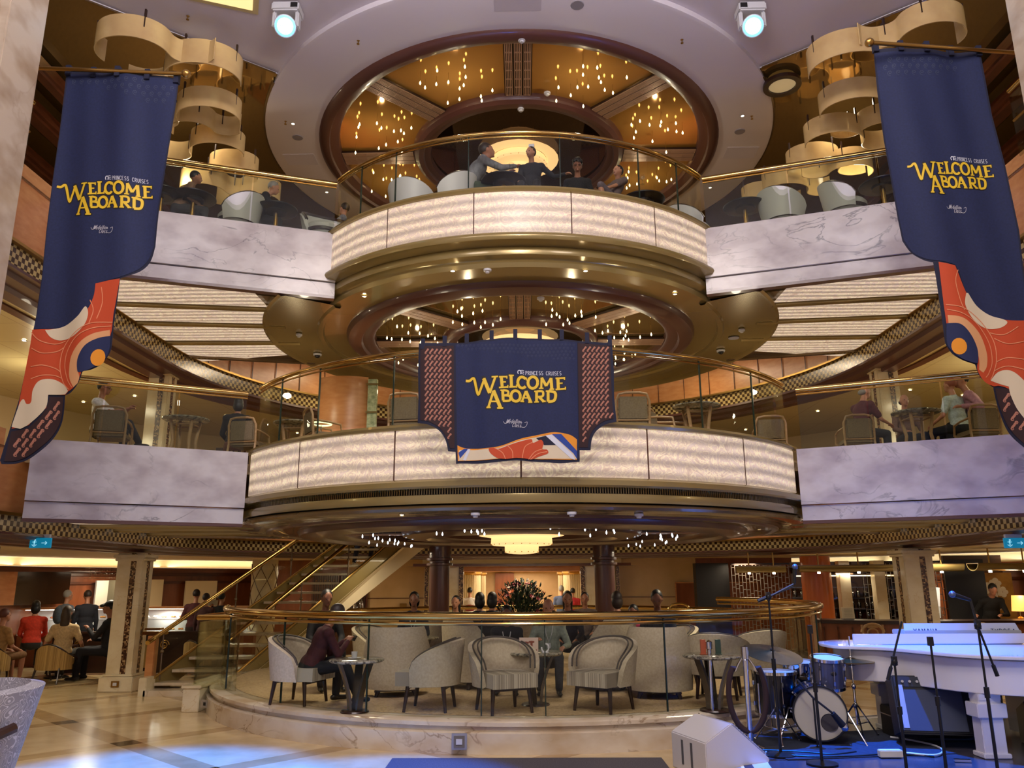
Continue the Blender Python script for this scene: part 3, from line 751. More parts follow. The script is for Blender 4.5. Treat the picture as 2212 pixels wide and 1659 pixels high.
M().box((RR*math.sin(R(-76)), -RR*math.cos(R(-76)), h), (.08,.05,.07), rz=R(-76)).build('end_cap', brass, t)
# inner railing at the back of the platform
t = thing('curved_glass_railing', 'brass rail behind the lounge seats, running between the brown columns', 'railing', (0, D, .30))
P = [(4.3*math.sin(R(a)), -4.3*math.cos(R(a)), .80) for a in range(118, 246, 4)]
M().tube(P, .04, 12).build('handrail', brass, t)
M().lathe([(4.3, .0), (4.3, .76)], n=40, a0=R(118), a1=R(246)).build('glass_panel', rail_glass, t, ang=80)
# double step rail at the left entry (paler, one step lower)
t = thing('glass_railing', 'short brass topped glass railing on the low marble wall left of the platform', 'railing', (-4.35, 11.4, .0))
M().tube([(0,-.30,1.18), (.75,-.75,1.20)], .036, 12).tube([(0,-.30,1.18), (-.02,.9,1.18)], .036, 12).build('handrail', brass, t)
M().box((0,.3,.72), (.014,1.1,.80)).build('glass_panel', rail_glass, t)
M().box((.36,-.52,.72), (.82,.014,.84), rz=math.atan2(-.45,.75)).build('glass_panel', rail_glass, t)
M().box((.02,.25,.15), (.22,1.3,.30)).box((.02,.25,.31), (.26,1.34,.04)).build('low_wall', cream_marble, t, bevel=.008)
# outlet on the plinth front
t = thing('floor_outlet_box', 'small metal outlet box on the front of the marble plinth', 'outlet', (-.62, D-4.56, .13))
M().box((0,0,0), (.15,.03,.15)).build('frame', mat('aluminium', 'b4b0aa', .3, .6), t, bevel=.004)
M().box((0,-.018,0), (.105,.012,.105)).build('recess', mat('grey_plate', '6c655c', .5), t)
M().box((0,-.026,0), (.06,.008,.05)).build('socket', white_plastic, t)
t = thing('floor_outlet_box', 'small switch plate on the low marble wall at the left of the platform', 'outlet', (-4.10, 10.9, .12))
M().box((0,0,0), (.11,.03,.09), rz=-.5).build('frame', MATS['aluminium'], t)
M().box((.005,-.018,0), (.04,.012,.04), rz=-.5).build('socket', black_plastic, t)
# dark doormat on the floor in front of the plinth
m = M().box((0.03, 7.55, .006), (2.55, 1.25, .012)); o = m.build('door_mat', noise_mat('mat_grey', [(.3,'3e3a3e'),(.7,'565058')], 80, 2, .9)); tag(o, 'dark grey rectangular mat on the marble floor, cut by the bottom of the picture', 'mat')

# ================================================================== staircase
def staircase():
    t = thing('staircase', 'staircase with floating pale treads climbing to the right behind the glass platform', 'staircase', (-5.03, 12.75, 0))
    hx_, hy = .455, .89; n = 20; rise, go = .1625, .30
    Wd = 1.12
    for k in range(1, n):
        x, y, z = hx_*go*(k-1), hy*go*(k-1), rise*k
        wk = Wd-.012*k
        M().box((x, y+.14, z-.02), (wk, .33, .04)).build('tread', plinth_marble, t)
    M().box((0, -.02, .04), (1.2, .5, .08)).build('tread', plinth_marble, t)
    for s in (-1, 1):
        A = Vector((s*(Wd/2+.03), 0, .02)); L = Vector((hx_*go*n, hy*go*n, rise*n))
        B = A+L-Vector((s*.12, 0, 0))
        m = M(); up = Vector((0,0,.17)); dn = Vector((0,0,-.12)); o_ = Vector((.03*s,0,0))
        vs = [A+dn, B+dn, B+up, A+up]; vs += [p+o_ for p in vs]
        fs = [(0,1,2,3),(7,6,5,4),(0,4,5,1),(1,5,6,2),(2,6,7,3),(3,7,4,0)]
        m.add(vs, fs if s < 0 else [f[::-1] for f in fs]).build('stringer', bronze, t, smooth=False)
        m = M(); m.tube([A+Vector((0,-.05,.19)), B+Vector((0,0,.19))], .02, 8).build('edge_strip', brass_soft, t)
        # handrail and glass
        H = Vector((0,0,.86))
        m = M(); m.tube([A+Vector((0,-.3,.74)), A+Vector((0,-.05,.80)), B+H], .034, 12).build('handrail', brass, t)
        m = M(); gl = [A+Vector((0,0,.2)), B+Vector((0,0,.2)), B+H*.95, A+Vector((0,0,.78))]
        m.add(gl, [(0,1,2,3)]).build('glass_panel', rail_glass, t, smooth=False)
        for k in (.02, .25, .46, .68, .9):
            p = A.lerp(B, k); M().cyl(p+Vector((0,0,.1)), p+Vector((0,0,.84)), .013, n=8).ell(p+Vector((0,0,.52)), (.03,.03,.03), 8, 6).build('baluster', bronze_dark, t)
    # underside panel on the right flank
    A = Vector((Wd/2+.1, .25, .0)); L = Vector((hx_*go*n, hy*go*n, rise*n))
    M().add([A+Vector((0,.3,-.02)), A+L+Vector((0,0,-.45)), A+L+Vector((0,0,.02)), A+Vector((0,-.2,.06))], [(0,1,2,3),(3,2,1,0)]).build('flank_panel', cream_paint, t, smooth=False)
    M().box((-.62,-.12,.12), (.12,.3,.28)).box((.62,-.12,.12), (.12,.3,.28)).build('newel_block', cream_marble, t, bevel=.01)
    return t
staircase()
t = thing('stair_post', 'square wooden newel post with a brass top plate beside the left marble column', 'post', (-5.78, 13.0, 0))
M().box((0,0,.42), (.13,.13,.84)).build('post_body', peach_wood, t, bevel=.01)
M().box((.02,0,.87), (.34,.2,.05)).box((0,0,.93), (.26,.16,.03)).build('top_plate', brass, t, bevel=.01)

# ================================================================== furniture kinds (built in metres, seats low lounge height)
def arc3(r, a0, a1, n, z=0, ry=None):
    ry = ry or r
    return [Vector((r*math.sin(R(a0+(a1-a0)*i/n)), ry*math.cos(R(a0+(a1-a0)*i/n)), z)) for i in range(n+1)]
def tub_chair():
    """cream tub chair: opening at -Y (front), wrap back at +Y, striped seat box, dark legs"""
    t = thing('tub_chair', 'x', 'chair')
    M().lathe([(.01,.25),(.25,.25),(.265,.27),(.265,.37),(.25,.40),(.01,.41)], n=32).at(0,-.06,0).box((0,-.08,.33),(.5,.36,.14)).build('seat', stripe_fabric, t, bevel=.0)
    def fn(u, v, off=0):
        a = R(-118+236*u); k = math.cos(R(-90+180*u))
        r = .285+off+.05*v; top = .43+.30*max(0, k)**.55
        z = .27+(top-.27)*v
        return (r*math.sin(a), r*math.cos(a)*.95, z)
    M().sheet(lambda u, v: fn(u, v), 28, 6, thick=-.055).build('backrest', cream_fabric, t, ang=60)
    P = [fn(i/40, 1.0, .0) for i in range(41)]; Q = [fn(i/40, 1.0, -.05) for i in range(41)]
    M().tube([(x,y,z+.004) for x,y,z in P], .009, 6).tube([(x,y,z+.004) for x,y,z in Q], .009, 6).build('piping', piping_mat, t)
    for sx in (-1,1):
        for sy in (-1,1):
            M().cyl((sx*.20, sy*.19, .26), (sx*.225, sy*.225, 0), .026, .016, 8).build('leg', dark_wood, t)
    M().box((0,-.20,.245),(.4,.03,.04)).box((0,.20,.245),(.4,.03,.04)).build('seat_frame', dark_wood, t)
    return t
def wing_chair():
    """tall upholstered lounge chair, back at +Y"""
    t = thing('lounge_armchair', 'x', 'armchair')
    M().box((0,-.04,.25), (.5,.5,.20)).build('seat', cream_fabric, t, bevel=.04)
    def fn(u, v):
        a = R(-100+200*u); k = max(0, math.cos(R(-90+180*u)))
        hgt = .42+.42*min(1, (k*1.5)**1.3)
        z = .10+(hgt-.10)*v; r = .33+.03*v-.03*(v>.95)
        return (r*math.sin(a)*1.0, r*math.cos(a)*.95+.02*v, z)
    M().sheet(fn, 30, 8, thick=-.09).build('backrest', cream_fabric, t, ang=60)
    M().box((0,0,.09), (.52,.5,.05)).build('base_frame', dark_wood, t)
    for sx in (-1,1):
        for sy in (-1,1):
            M().cyl((sx*.22, sy*.2, .09), (sx*.26, sy*.23, 0), .035, .022, 8).build('leg', dark_wood, t)
    return t
stone_top = noise_mat('speckled_stone', [(.38,'4a463e'),(.5,'8c8674'),(.62,'a8a28c')], 26, 5, .14)
def marble_table(h=.56, r=.31):
    t = thing('pedestal_table', 'x', 'table')
    M().lathe([(.01,h-.035),(r-.02,h-.035),(r,h-.02),(r,h-.008),(r-.01,h),(.01,h)], n=40).build('table_top', stone_top, t, ang=40)
    for k in range(3):
        a = R(90+120*k); c, s_ = math.cos(a), math.sin(a); m = M()
        P = [Vector((c*(.20-.14*math.sin(q*PI*.5)), s_*(.20-.14*math.sin(q*PI*.5)), (h-.035)*(1-q))) for q in [i/8 for i in range(9)]]
        b = Vector((-s_, c, 0))*.045; d = Vector((c, s_, 0))*.014
        for i in range(8):
            m.add([P[i]-b-d, P[i]+b-d, P[i]+b+d, P[i]-b+d, P[i+1]-b-d, P[i+1]+b-d, P[i+1]+b+d, P[i+1]-b+d],
                  [(3,2,1,0),(4,5,6,7),(0,1,5,4),(1,2,6,5),(2,3,7,6),(3,0,4,7)])
        m.build('leg', mat('bronzed_leg', '5e564c', .25, .6), t, smooth=False)
    M().lathe([(.01,0),(.16,0),(.15,.015),(.01,.02)], n=24).build('foot_plate', dark_wood, t)
    return t
tub = Kind(tub_chair()); wing_c = Kind(wing_chair()); tbl = Kind(marble_table())
ZP = .305
G1, G2, G3 = 'cream tub chairs on the lounge platform', 'tall cream armchairs on the lounge platform', 'stone topped tables on the lounge platform'
tub.put((-2.55, 9.62, ZP), R(72), 'cream tub chair holding the man in the maroon sweater', G1)
tub.put((-1.0, 9.12, ZP), R(-98), 'cream tub chair just right of the left stone table, turned away to the right', G1)
tub.put((-.20, 8.98, ZP), R(24), 'cream tub chair at the middle of the glass, its open front facing the viewer', G1)
tub.put((.86, 9.05, ZP), R(-38), 'cream tub chair right of the menu card, angled to the left', G1)
tub.put((2.30, 9.95, ZP), R(160), 'cream tub chair behind the right stone table', G1)
tub.put((2.0, 11.3, ZP), R(-60), 'cream tub chair far behind the right stone table', G1)
tub.put((-2.0, 11.6, ZP), R(60), 'cream tub chair behind the man in maroon, by the back table', G1)
tub.put((2.95, 10.6, ZP), R(200), 'cream tub chair at the right end of the platform behind the drum kit', G1)
wing_c.put((-1.55, 10.30, ZP), R(190), 'tall cream armchair, its back to the viewer, left of the middle', G2, .93)
wing_c.put((1.62, 10.05, ZP), R(170), 'tall cream armchair, its back to the viewer, behind the right stone table', G2, .93)
wing_c.put((-.62, 11.0, ZP), R(120), 'tall cream armchair seen from the side under the left brown column', G2)
wing_c.put((1.02, 10.75, ZP), R(235), 'tall cream armchair seen from the side under the right brown column', G2)
wing_c.put((.05, 12.3, ZP), R(0), 'tall cream armchair of the bald guest, facing the viewer', G2)
wing_c.put((-1.3, 12.6, ZP), R(-20), 'tall cream armchair beside the left brown column, facing the viewer', G2)
tbl.put((-1.78, 8.98, ZP), 0, 'round stone table with curved legs, cup on it, left part of the platform', G3, .95)
tbl.put((.14, 9.42, ZP), R(30), 'round stone table holding the menu card, in the middle of the platform', G3)
tbl.put((2.02, 8.98, ZP), R(0), 'round stone table with curved legs next to the drum kit', G3, 1.0)
tbl.put((-1.5, 11.9, ZP), R(0), 'round stone table at the back left of the platform', G3)
# what stands on the tables
t = thing('tea_cup', 'white cup on a saucer on the left stone table', 'cup', (-1.80, 8.95, ZP+.532))
M().lathe([(.01,0),(.065,.008),(.07,.014),(.01,.01)], n=24).build('saucer', white_plastic, t)
M().lathe([(.01,.012),(.028,.012),(.034,.075),(.031,.075),(.025,.02),(.01,.02)], n=20).build('cup_body', white_plastic, t)
t = thing('menu_card', 'small upright menu card with a brown drink picture on the middle table', 'menu', (.07, 9.25, ZP+.562))
M().box((0,0,.08), (.21,.006,.16)).build('card', mat('menu_paper', 'c8b0a0', .6), t)
M().box((0,-.005,.02), (.18,.002,.03)).ell((-.03,-.005,.105), (.032,.001,.014)).box((-.03,-.005,.07),(.022,.002,.06)).ell((.03,-.005,.115), (.034,.001,.012)).box((.03,-.005,.075),(.024,.002,.07)).build('drink_picture', mat('menu_brown', '7a3a28', .6), t)
t = thing('table_number', 'white curved cup handle shaped stand beside the menu card', 'table stand', (.25, 9.25, ZP+.562))
M().tube([(0.04*math.sin(a), 0, .05+.045*math.cos(a)) for a in [i*.35 for i in range(15)]], .009, 6).cyl((0,0,0),(0,0,.01),.04).build('stand_body', white_plastic, t)
for k, (dx, c) in enumerate(((-.10, '9c4a2a'), (.06, '2c4034'))):
    o = M().box((2.02+dx, 8.92, ZP+.642), (.055, .03, .15)).box((2.02+dx, 8.92, ZP+.57), (.07, .05, .01)).build('drink_menu', mat('menu_%d' % k, c, .5)); tag(o, '%s upright drinks card on the right stone table' % ('orange' if k == 0 else 'dark green'), 'menu')

# ================================================================== flowers on a tall table behind the platform seats
t = thing('flower_arrangement', 'large dark flower arrangement with lilies and red blooms in the centre of the lounge', 'flowers', (.0, 13.0, .305), 0, None, 1.0)
M().lathe([(.01,0),(.22,0),(.2,.03),(.05,.06),(.05,.50),(.3,.54),(.3,.57),(.01,.57)], n=28).build('stand', dark_wood, t)
M().lathe([(.01,.57),(.10,.57),(.14,.64),(.12,.72),(.1,.72)], n=24).build('vase', dark_mirror, t)
rf = random.Random(4)
leafm = [mat('leaf_dark', '141c10', .5), mat('leaf_green', '2a3a1c', .5), mat('petal_red', '6e1420', .5), mat('petal_pink', 'b04a58', .5), mat('petal_pale', 'b89a86', .5), mat('petal_orange', 'a8542c', .5)]
def dome():
    a = rf.uniform(0, 2*PI); e = rf.uniform(0, 1)**.9
    r = .46*math.cos(e*1.35)*rf.uniform(.8, 1.05); return Vector((r*math.cos(a), r*math.sin(a)*.9, .76+.50*math.sin(e*1.4)))
stems = M()
for k in range(150):
    p = dome(); stems.cyl((p.x*.15,p.y*.15,.68), p, .004, n=4, caps=False)
stems.build('stems', leafm[1], t)
lv = M()
for k in range(620):
    p = dome()*1.0; c = Vector((0,0,.72)); d = (p-c).normalized(); p = c+(p-c)*rf.uniform(.5, 1.12)
    d = (d+Vector((rf.uniform(-.7,.7),rf.uniform(-.7,.7),rf.uniform(-.5,.8)))).normalized(); q = d.cross(Vector((rf.random(),rf.random(),rf.random()))).normalized()*rf.uniform(.012,.022); l = rf.uniform(.06,.11)
    up = d.cross(q).normalized()*.01
    lv.mat(0 if rf.random() < .7 else 1).add([p, p+d*l*.5+q+up, p+d*l, p+d*l*.5-q+up], [(0,1,2),(0,2,3)])
lv.build('leaves', leafm[:2], t, smooth=False, kind='stuff')
for k in range(56):
    p = dome(); c = Vector((0,0,.72)); d = (p-c).normalized(); p = c+(p-c)*1.04
    ci = 2 if rf.random() < .5 else rf.choice([3,4,4,5,2]); m = M(); u_ = d.orthogonal().normalized(); w2 = d.cross(u_)
    n = 6; s_ = rf.uniform(.03, .05)
    for j in range(n):
        a = 2*PI*j/n; e_ = u_*math.cos(a)+w2*math.sin(a); b_ = u_*math.cos(a+.5)+w2*math.sin(a+.5); b2 = u_*math.cos(a-.5)+w2*math.sin(a-.5)
        m.add([p, p+b2*s_*.6+d*.015, p+e_*s_*1.3+d*.03, p+b_*s_*.6+d*.015], [(0,1,2,3)])
    m.ell(p+d*.012, (.012,)*3, 6, 4)
    m.build('bloom', leafm[ci], t, smooth=False)
for k in range(7):
    a = R(-60+20*k); m = M(); p0 = Vector((.12*math.sin(a), 0, 1.1)); p1 = Vector((.26*math.sin(a*1.1), rf.uniform(-.05,.05), 1.30+.08*math.cos(a*2)))
    m.tube([p0, (p0+p1)/2+Vector((0,0,.02)), p1], .005, 5)
    for j in range(7):
        q = p0.lerp(p1, .35+j*.1); m.ell(q+Vector((rf.uniform(-.02,.02),0,0)), (.018,.01,.012), 6, 4)
    m.build('tall_sprig', leafm[1 if k % 2 else 4], t)

# ================================================================== entrance portal and hall at the back
m = M()
def wall_box(c, d, mt, nm): struct(M().box(c, d).build(nm, mt))
for s in (-1, 1):
    wall_box((s*1.86, 20.2, 1.05), (.85, .2, 2.1), cream_marble, 'wall_portal')
    struct(M().box((s*1.49, 20.08, 1.0), (.10, .06, 2.0)).build('trim_60', column_mosaic))
    struct(M().box((s*2.34, 20.08, 1.0), (.08, .06, 2.0)).build('trim_60', column_mosaic))
    wall_box((s*3.35, 20.6, 1.1), (2.0, .2, 2.2), noise_mat('stone_tile_wall', [(.3,'c8a878'),(.7,'d4b486')], 3, 3, .3), 'wall_back')
    for z in (.62, 1.22):
        struct(M().box((s*3.35, 20.49, z), (2.0, .02, .015)).build('trim_61', brown_wood))
    wall_box((s*5.55, 20.6, 1.1), (2.4, .2, 2.2), redwood, 'wall_back')
    # hall beyond
    wall_box((s*2.35, 25.5, 1.2), (.15, 10.4, 2.6), cream_paint, 'wall_hall')
    for k, yy in enumerate((23.6, 26.2, 28.8)):
        t = thing('hall_column', 'pale fluted column in the hall beyond the portal, %s, %s side' % (('nearest','middle one','farthest')[k], 'left' if s < 0 else 'right'), 'column', (s*(1.55-.05*k), yy, 0))
        m = M()
        for j in range(16):
            a = 2*PI*j/16; m.cyl((.15*math.cos(a), .15*math.sin(a), .1), (.15*math.cos(a), .15*math.sin(a), 1.80), .03, n=6, caps=False)
        m.cyl((0,0,.05),(0,0,1.84),.15, n=20).build('shaft', cream_paint, t)
        M().lathe([(.16,1.78),(.22,1.84),(.22,1.90),(.01,1.90)], n=24).build('capital', brass_soft, t)
        M().lathe([(.22,0),(.22,.06),(.17,.1)], n=24).build('base', cream_paint, t)
wall_box((0, 30.8, 1.2), (5.0, .15, 2.6), noise_mat('hall_end_wall', [(.3,'c0a078'),(.7,'d4b48a')], 2, 2, .4), 'wall_hall')
struct(M().box((-.65, 30.6, .95), (.7, .05, 1.9)).build('door_1', redwood))
struct(M().box((0, 25.5, 2.02), (4.7, 10.4, .05)).build('ceiling', cream_tile))
struct(M().box((0, 20.5, 1.94), (4.6, .5, .16)).build('trim_62', peach_wood))
struct(M().box((0, 22.5, 1.93), (3.4, .1, .13)).build('trim_62', peach_wood))
# curved cream beam over the portal
m = M().band(arc(6.9, 160, 200, 20), 2.02, 2.30); struct(m.build('trim_63', cream_paint))
m = M().band(arc(6.85, 158, 202, 20), 1.97, 2.03); m.strip([(x,y,1.97) for x,y in arc(6.85,158,202,20)], [(x,y,1.97) for x,y in arc(7.6,158,202,20)]); struct(m.build('trim_64', brown_wood))
for k in range(12):
    x = -1.35+k*.245; o = M().at(x, 22.0, 1.985).lathe([(.01,-.012),(.028,-.012),(.03,0)], n=10).build('hall_downlight', down_mat)
    tag(o, 'tiny bright spot lamp in the row over the hall entrance', 'lamp', 'row of spots over the hall entrance')
t = thing('wall_clock_box', 'small square brass plaque on the stone wall left of the left brown column', 'plaque', (-2.95, 20.46, 1.02))
M().box((0,0,0), (.17,.03,.15)).build('plaque_body', brass_soft, t, bevel=.005)
# carved wooden folding doors left of the portal
for k in range(2):
    t = thing('carved_door_panel', 'dark carved wooden door leaf with rows of pale studs, %s leaf' % ('left' if k == 0 else 'right'), 'door', (-4.9+.72*k, 20.44, 0))
    M().box((0,0,.92), (.68,.06,1.84)).build('frame', brown_wood, t)
    m = M()
    for j in range(11): m.box((-.28+.056*j, -.04, .92), (.026,.03,1.70))
    m.build('slats', dark_wood, t)
    m = M()
    for j in range(6):
        for i in range(5): m.ell((-.22+.11*i, -.065, .2+.29*j), (.014,.01,.014), 6, 4)
    m.build('studs', brass_soft, t)
# paneled red doors to the right of the portal
for k in range(2):
    struct(M().box((4.25+1.15*k, 20.46, .80), (.84,.04,1.5)).build('door_%d' % (2+k), redwood)); m = M()
    cx = 4.25+1.15*k
    m.box((cx, 20.43, 1.56), (.9,.03,.03)).box((cx-.44, 20.43, .78), (.03,.03,1.56)).box((cx+.44, 20.43, .78), (.03,.03,1.56)); struct(m.build('trim_65', peach_wood))
t = thing('brass_arch_handle', 'small brass arched handle standing on the rail at the right rear of the lounge', 'brass arch', (2.95, 15.6, .30))
M().tube([(-.19,0,.55)]+[(.19*math.sin(a), 0, .80+.10*math.cos(a)) for a in [-1.57+i*.314 for i in range(11)]]+[(.19,0,.55)], .022, 8).build('arch', brass, t)
M().cyl((-.19,0,0),(-.19,0,.56),.02).cyl((.19,0,0),(.19,0,.56),.02).build('posts', brass, t)
t = thing('parrot_screen', 'pale domed wire cage behind the staircase at the left of the lounge', 'cage', (-3.35, 16.0, .0))
M().lathe([(.26,.9),(.26,1.2),(.22,1.32),(.12,1.42),(.01,1.46)], n=24).build('cage_shell', glass_mat('cage_glass','c8ccd0',1.5,.1,.2), t)
m = M()
for j in range(14):
    a = 2*PI*j/14; m.tube([(.262*math.cos(a)*f, .262*math.sin(a)*f, z) for f, z in ((1,.9),(1,1.2),(.85,1.32),(.47,1.42),(.03,1.46))], .006, 4)
for z, f in ((.95,1),(1.1,1),(1.25,.95)): m.tube([(.264*f*math.cos(a), .264*f*math.sin(a), z) for a in [i*.35 for i in range(19)]], .006, 4)
m.build('wires', mat('pale_wire', 'a8a090', .4, .5), t)
M().cyl((0,0,0),(0,0,.9),.2, .26, 20).build('base', brown_wood, t)
# ================================================================== cafe counter on the left
def display_case(x, y, rz, L, lab, n):
    t = thing('pastry_case', lab, 'display case', (x, y, 0), rz, 'lit glass display cases of the cafe')
    M().box((0,.1,.30), (L,.5,.60)).build('counter_base', redwood, t)
    M().box((0,.1,.62), (L,.56,.04)).build('shelf_bottom', white_plastic, t)
    M().box((0,.12,1.12), (L,.50,.035)).build('case_top', peach_wood, t)
    M().box((0,.33,.87), (L,.03,.46)).build('case_back', white_plastic, t)
    def fn(u, v): return (-L/2+L*u, -.18-.06*math.sin(PI*v)+.06*v, .64+.46*v)
    M().sheet(fn, 1, 8).build('curved_glass', clear_glass, t)
    M().box((0,.12,.88), (L*.96,.34,.012)).build('middle_shelf', clear_glass, t)
    M().box((0,.0,1.095), (L*.94,.05,.012)).build('case_lamp', mat('case_lamp', 'fff4e0', .4, emit=7, ecol='fff4e0'), t)
    rp = random.Random(n)
    for k in range(int(L*5)):
        xx = -L*.45+L*.9*(k+.5)/int(L*5)
        for zz in (.66, .91):
            c = rp.choice(['c07a3a','d8b070','e8e0d0','8a4a2a','d89a50'])
            m = M(); m.mat(0).lathe([(.01,0),(.065,.004),(.07,.012),(.01,.01)], c=(xx,.1,zz), n=12).mat(1)
            for q in range(3): m.ell((xx+(-.03,.03,0)[q], .1+(-.02,-.02,.03)[q], zz+.028), (.03,.026,.02), 8, 5)
            m.build('pastry_plate', [white_plastic, mat('pastry_'+c, c, .7)], t)
    light('AREA', 'case_light', (x, y+.02, 1.05), 11, (1,.93,.8), .3)
    return t
display_case(-9.45, 17.1, R(12), 1.7, 'lit pastry case at the far left of the cafe counter', 1)
display_case(-7.55, 17.3, R(-4), 1.5, 'lit pastry case between the two standing men and the marble column', 2)
display_case(-6.2, 17.4, R(-6), 1.3, 'lit pastry case seen behind the stair handrail', 3)
t = thing('back_counter', 'dark counter front with scroll ornament behind the seated cafe guests', 'counter', (-7.0, 15.4, 0))
M().box((0,0,.38), (3.4,.12,.7)).build('panel', dark_wood, t)
M().box((0,0,.74), (3.45,.18,.03)).build('top', dark_wood, t)
for k in range(4):
    m = M(); P = []
    for i in range(34):
        a = i*.36; r = .085*(1-i/42); P.append((-1.2+k*.8+r*math.cos(a), -.08, .52+r*math.sin(a)))
    m.tube(P, .011, 6).build('scroll_ornament', brass_soft, t)
# wall panels with niches behind the counter
def wpanel(px0, px1, py0, py1, Y, c, nm, lab, dep=.06, cat='panel'):
    d = at((px0+px1)/2, py0, Y=1.0); k = d.x   # lies against the curved wall
    Y = (13.4+math.sqrt(179.56-(1+k*k)*60.75))/(1+k*k)-.16-dep/2
    a = at(px0, py0, Y=Y); b_ = at(px1, py1, Y=Y); cx_ = (a.x+b_.x)/2; an = math.atan2(cx_, Y-13.4)
    o = M().box((cx_, Y, (a.z+b_.z)/2), (abs(b_.x-a.x)/max(.5, abs(math.cos(an)+.35*math.sin(-an))), dep, abs(a.z-b_.z)), rz=-an).build(nm, c); tag(o, lab, cat); return o
wpanel(30, 128, 1228, 1306, 19.3, mat('dark_niche', '2c1a10', .12), 'dark_window', 'dark reflective window in the cafe wall at the left edge', .05, 'window')
wpanel(0, 20, 1230, 1308, 19.35, peach_wood, 'lit_wall_panel', 'pale lit wall panel at the extreme left of the cafe', .05)
wpanel(212, 242, 1254, 1308, 19.3, mat('menu_board', 'c8c4b4', .5, emit=.25), 'menu_board', 'pale upright menu board on the cafe wall left of the marble column', .05, 'sign')
wpanel(243, 262, 1253, 1306, 19.3, mat('steel_grey', '6c6858', .3, .5), 'coffee_cabinet', 'grey metal cabinet beside the pale menu board', .3, 'cabinet')
wpanel(325, 344, 1252, 1330, 19.0, cream_paint, 'white_door_frame', 'pale door frame behind the stair handrail', .06, 'door frame')
wpanel(403, 462, 1255, 1330, 19.5, cream_paint, 'picture_frame_wall', 'pale niche holding a dark picture, behind the people at the counter', .05)
wpanel(414, 466, 1268, 1302, 19.4, mat('dark_picture', '3a382a', .3), 'dark_picture', 'dark wide picture in the pale niche behind the stair handrail', .04, 'picture')
# glass rack above the counter
t = thing('glass_rack', 'hanging rack of upturned wine glasses over the cafe counter', 'glass rack', tuple(at(223, 1240, Y=17.0)))
M().box((0,0,.12), (.66,.25,.015)).box((0,0,-.09), (.66,.25,.012)).build('shelf', clear_glass, t)
for k in range(6):
    for r_ in (0, 1):
        M().lathe([(.03,.0),(.032,.002),(.005,.01),(.005,.045),(.035,.09),(.03,.09)], c=(-.27+.108*k, 0, -.08+.2*r_ if False else (-.085 if r_ == 0 else .0)), n=12).build('wine_glass', clear_glass, t)
# column behind the stairs with diamond lattice
t = thing('lattice_column', 'pale column with a diamond lattice pattern behind the staircase', 'column', (-5.55, 17.6, 0))
M().cyl((0,0,0), (0,0,2.1), .27, n=32).build('shaft', cream_paint, t)
m = M()
for s in (-1, 1):
    for k in range(6):
        m.tube([(.275*math.cos(s*(a+2*PI*k/6)), .275*math.sin(s*(a+2*PI*k/6)), .1+1.95*a/(2*PI)*1.6) for a in [i*.16 for i in range(25)]], .007, 4)
m.build('lattice', brown_wood, t)
# small spot row by the exit signs
def exit_sign(px, py, Y, lab):
    p = at(px, py, Y=Y); t = thing('exit_sign', lab, 'sign', tuple(p))
    M().box((0,0,0), (.26,.03,.12)).build('sign_face', mat('exit_teal', '0a7a9a', .4, emit=.45, ecol='1090b8'), t)
    m = M().box((-.07,-.018,0), (.012,.004,.05)).ell((-.065,-.018,.035), (.012,.003,.012), 8, 5).box((-.085,-.018,-.03),(.035,.004,.008),ry=.6).box((-.055,-.018,-.03),(.035,.004,.008),ry=-.6).box((-.07,-.018,.012),(.05,.004,.008))
    m.box((.05,-.018,0), (.06,.004,.008)).box((.075,-.018,.01), (.028,.004,.008), ry=.7).box((.075,-.018,-.01), (.028,.004,.008), ry=-.7)
    m.build('pictogram', mat('pictogram_white', '9cdcec', .4, emit=.7), t)
    M().box((0,.02,.08), (.2,.04,.05)).build('bracket', white_plastic, t)
exit_sign(88, 1173, 10.0, 'blue-green lit exit sign with a running figure under the left gallery ceiling')
exit_sign(2192, 1173, 10.0, 'blue-green lit exit sign under the right gallery ceiling')

# ================================================================== bar on the right
t = thing('bar_counter', 'long curved red-brown wooden bar counter with a dark top on the right', 'bar counter', (0, 0, 0))
P = [(5.35, 15.2), (6.2, 14.7), (7.4, 14.5), (8.8, 14.6), (10.2, 15.1)]
def off(P, d):
    out = []
    for i, p in enumerate(P):
        a = Vector(P[max(i-1,0)]); b_ = Vector(P[min(i+1,len(P)-1)]); n = (b_-a).normalized(); out.append((p[0]-n.y*d, p[1]+n.x*d))
    return out
M().prism(P+off(P, .45)[::-1], 0, .86).build('bar_front', redwood, t, smooth=False)
M().prism(off(P,-.1)+off(P, .5)[::-1], .86, .92).build('bar_top', dark_wood, t, smooth=False)
m = M()
for i in range(len(P)-1):
    a = Vector(P[i]+(0,)); b_ = Vector(P[i+1]+(0,))
    for q in range(4): p = a.lerp(b_, (q+.5)/4); m.box((p.x, p.y-.012, .45), (.02,.03,.7))
m.build('front_battens', brown_wood, t)
m = M().tube([(x,y,.14) for x,y in off(P,-.16)], .02, 8).build('foot_rail', brass, t)
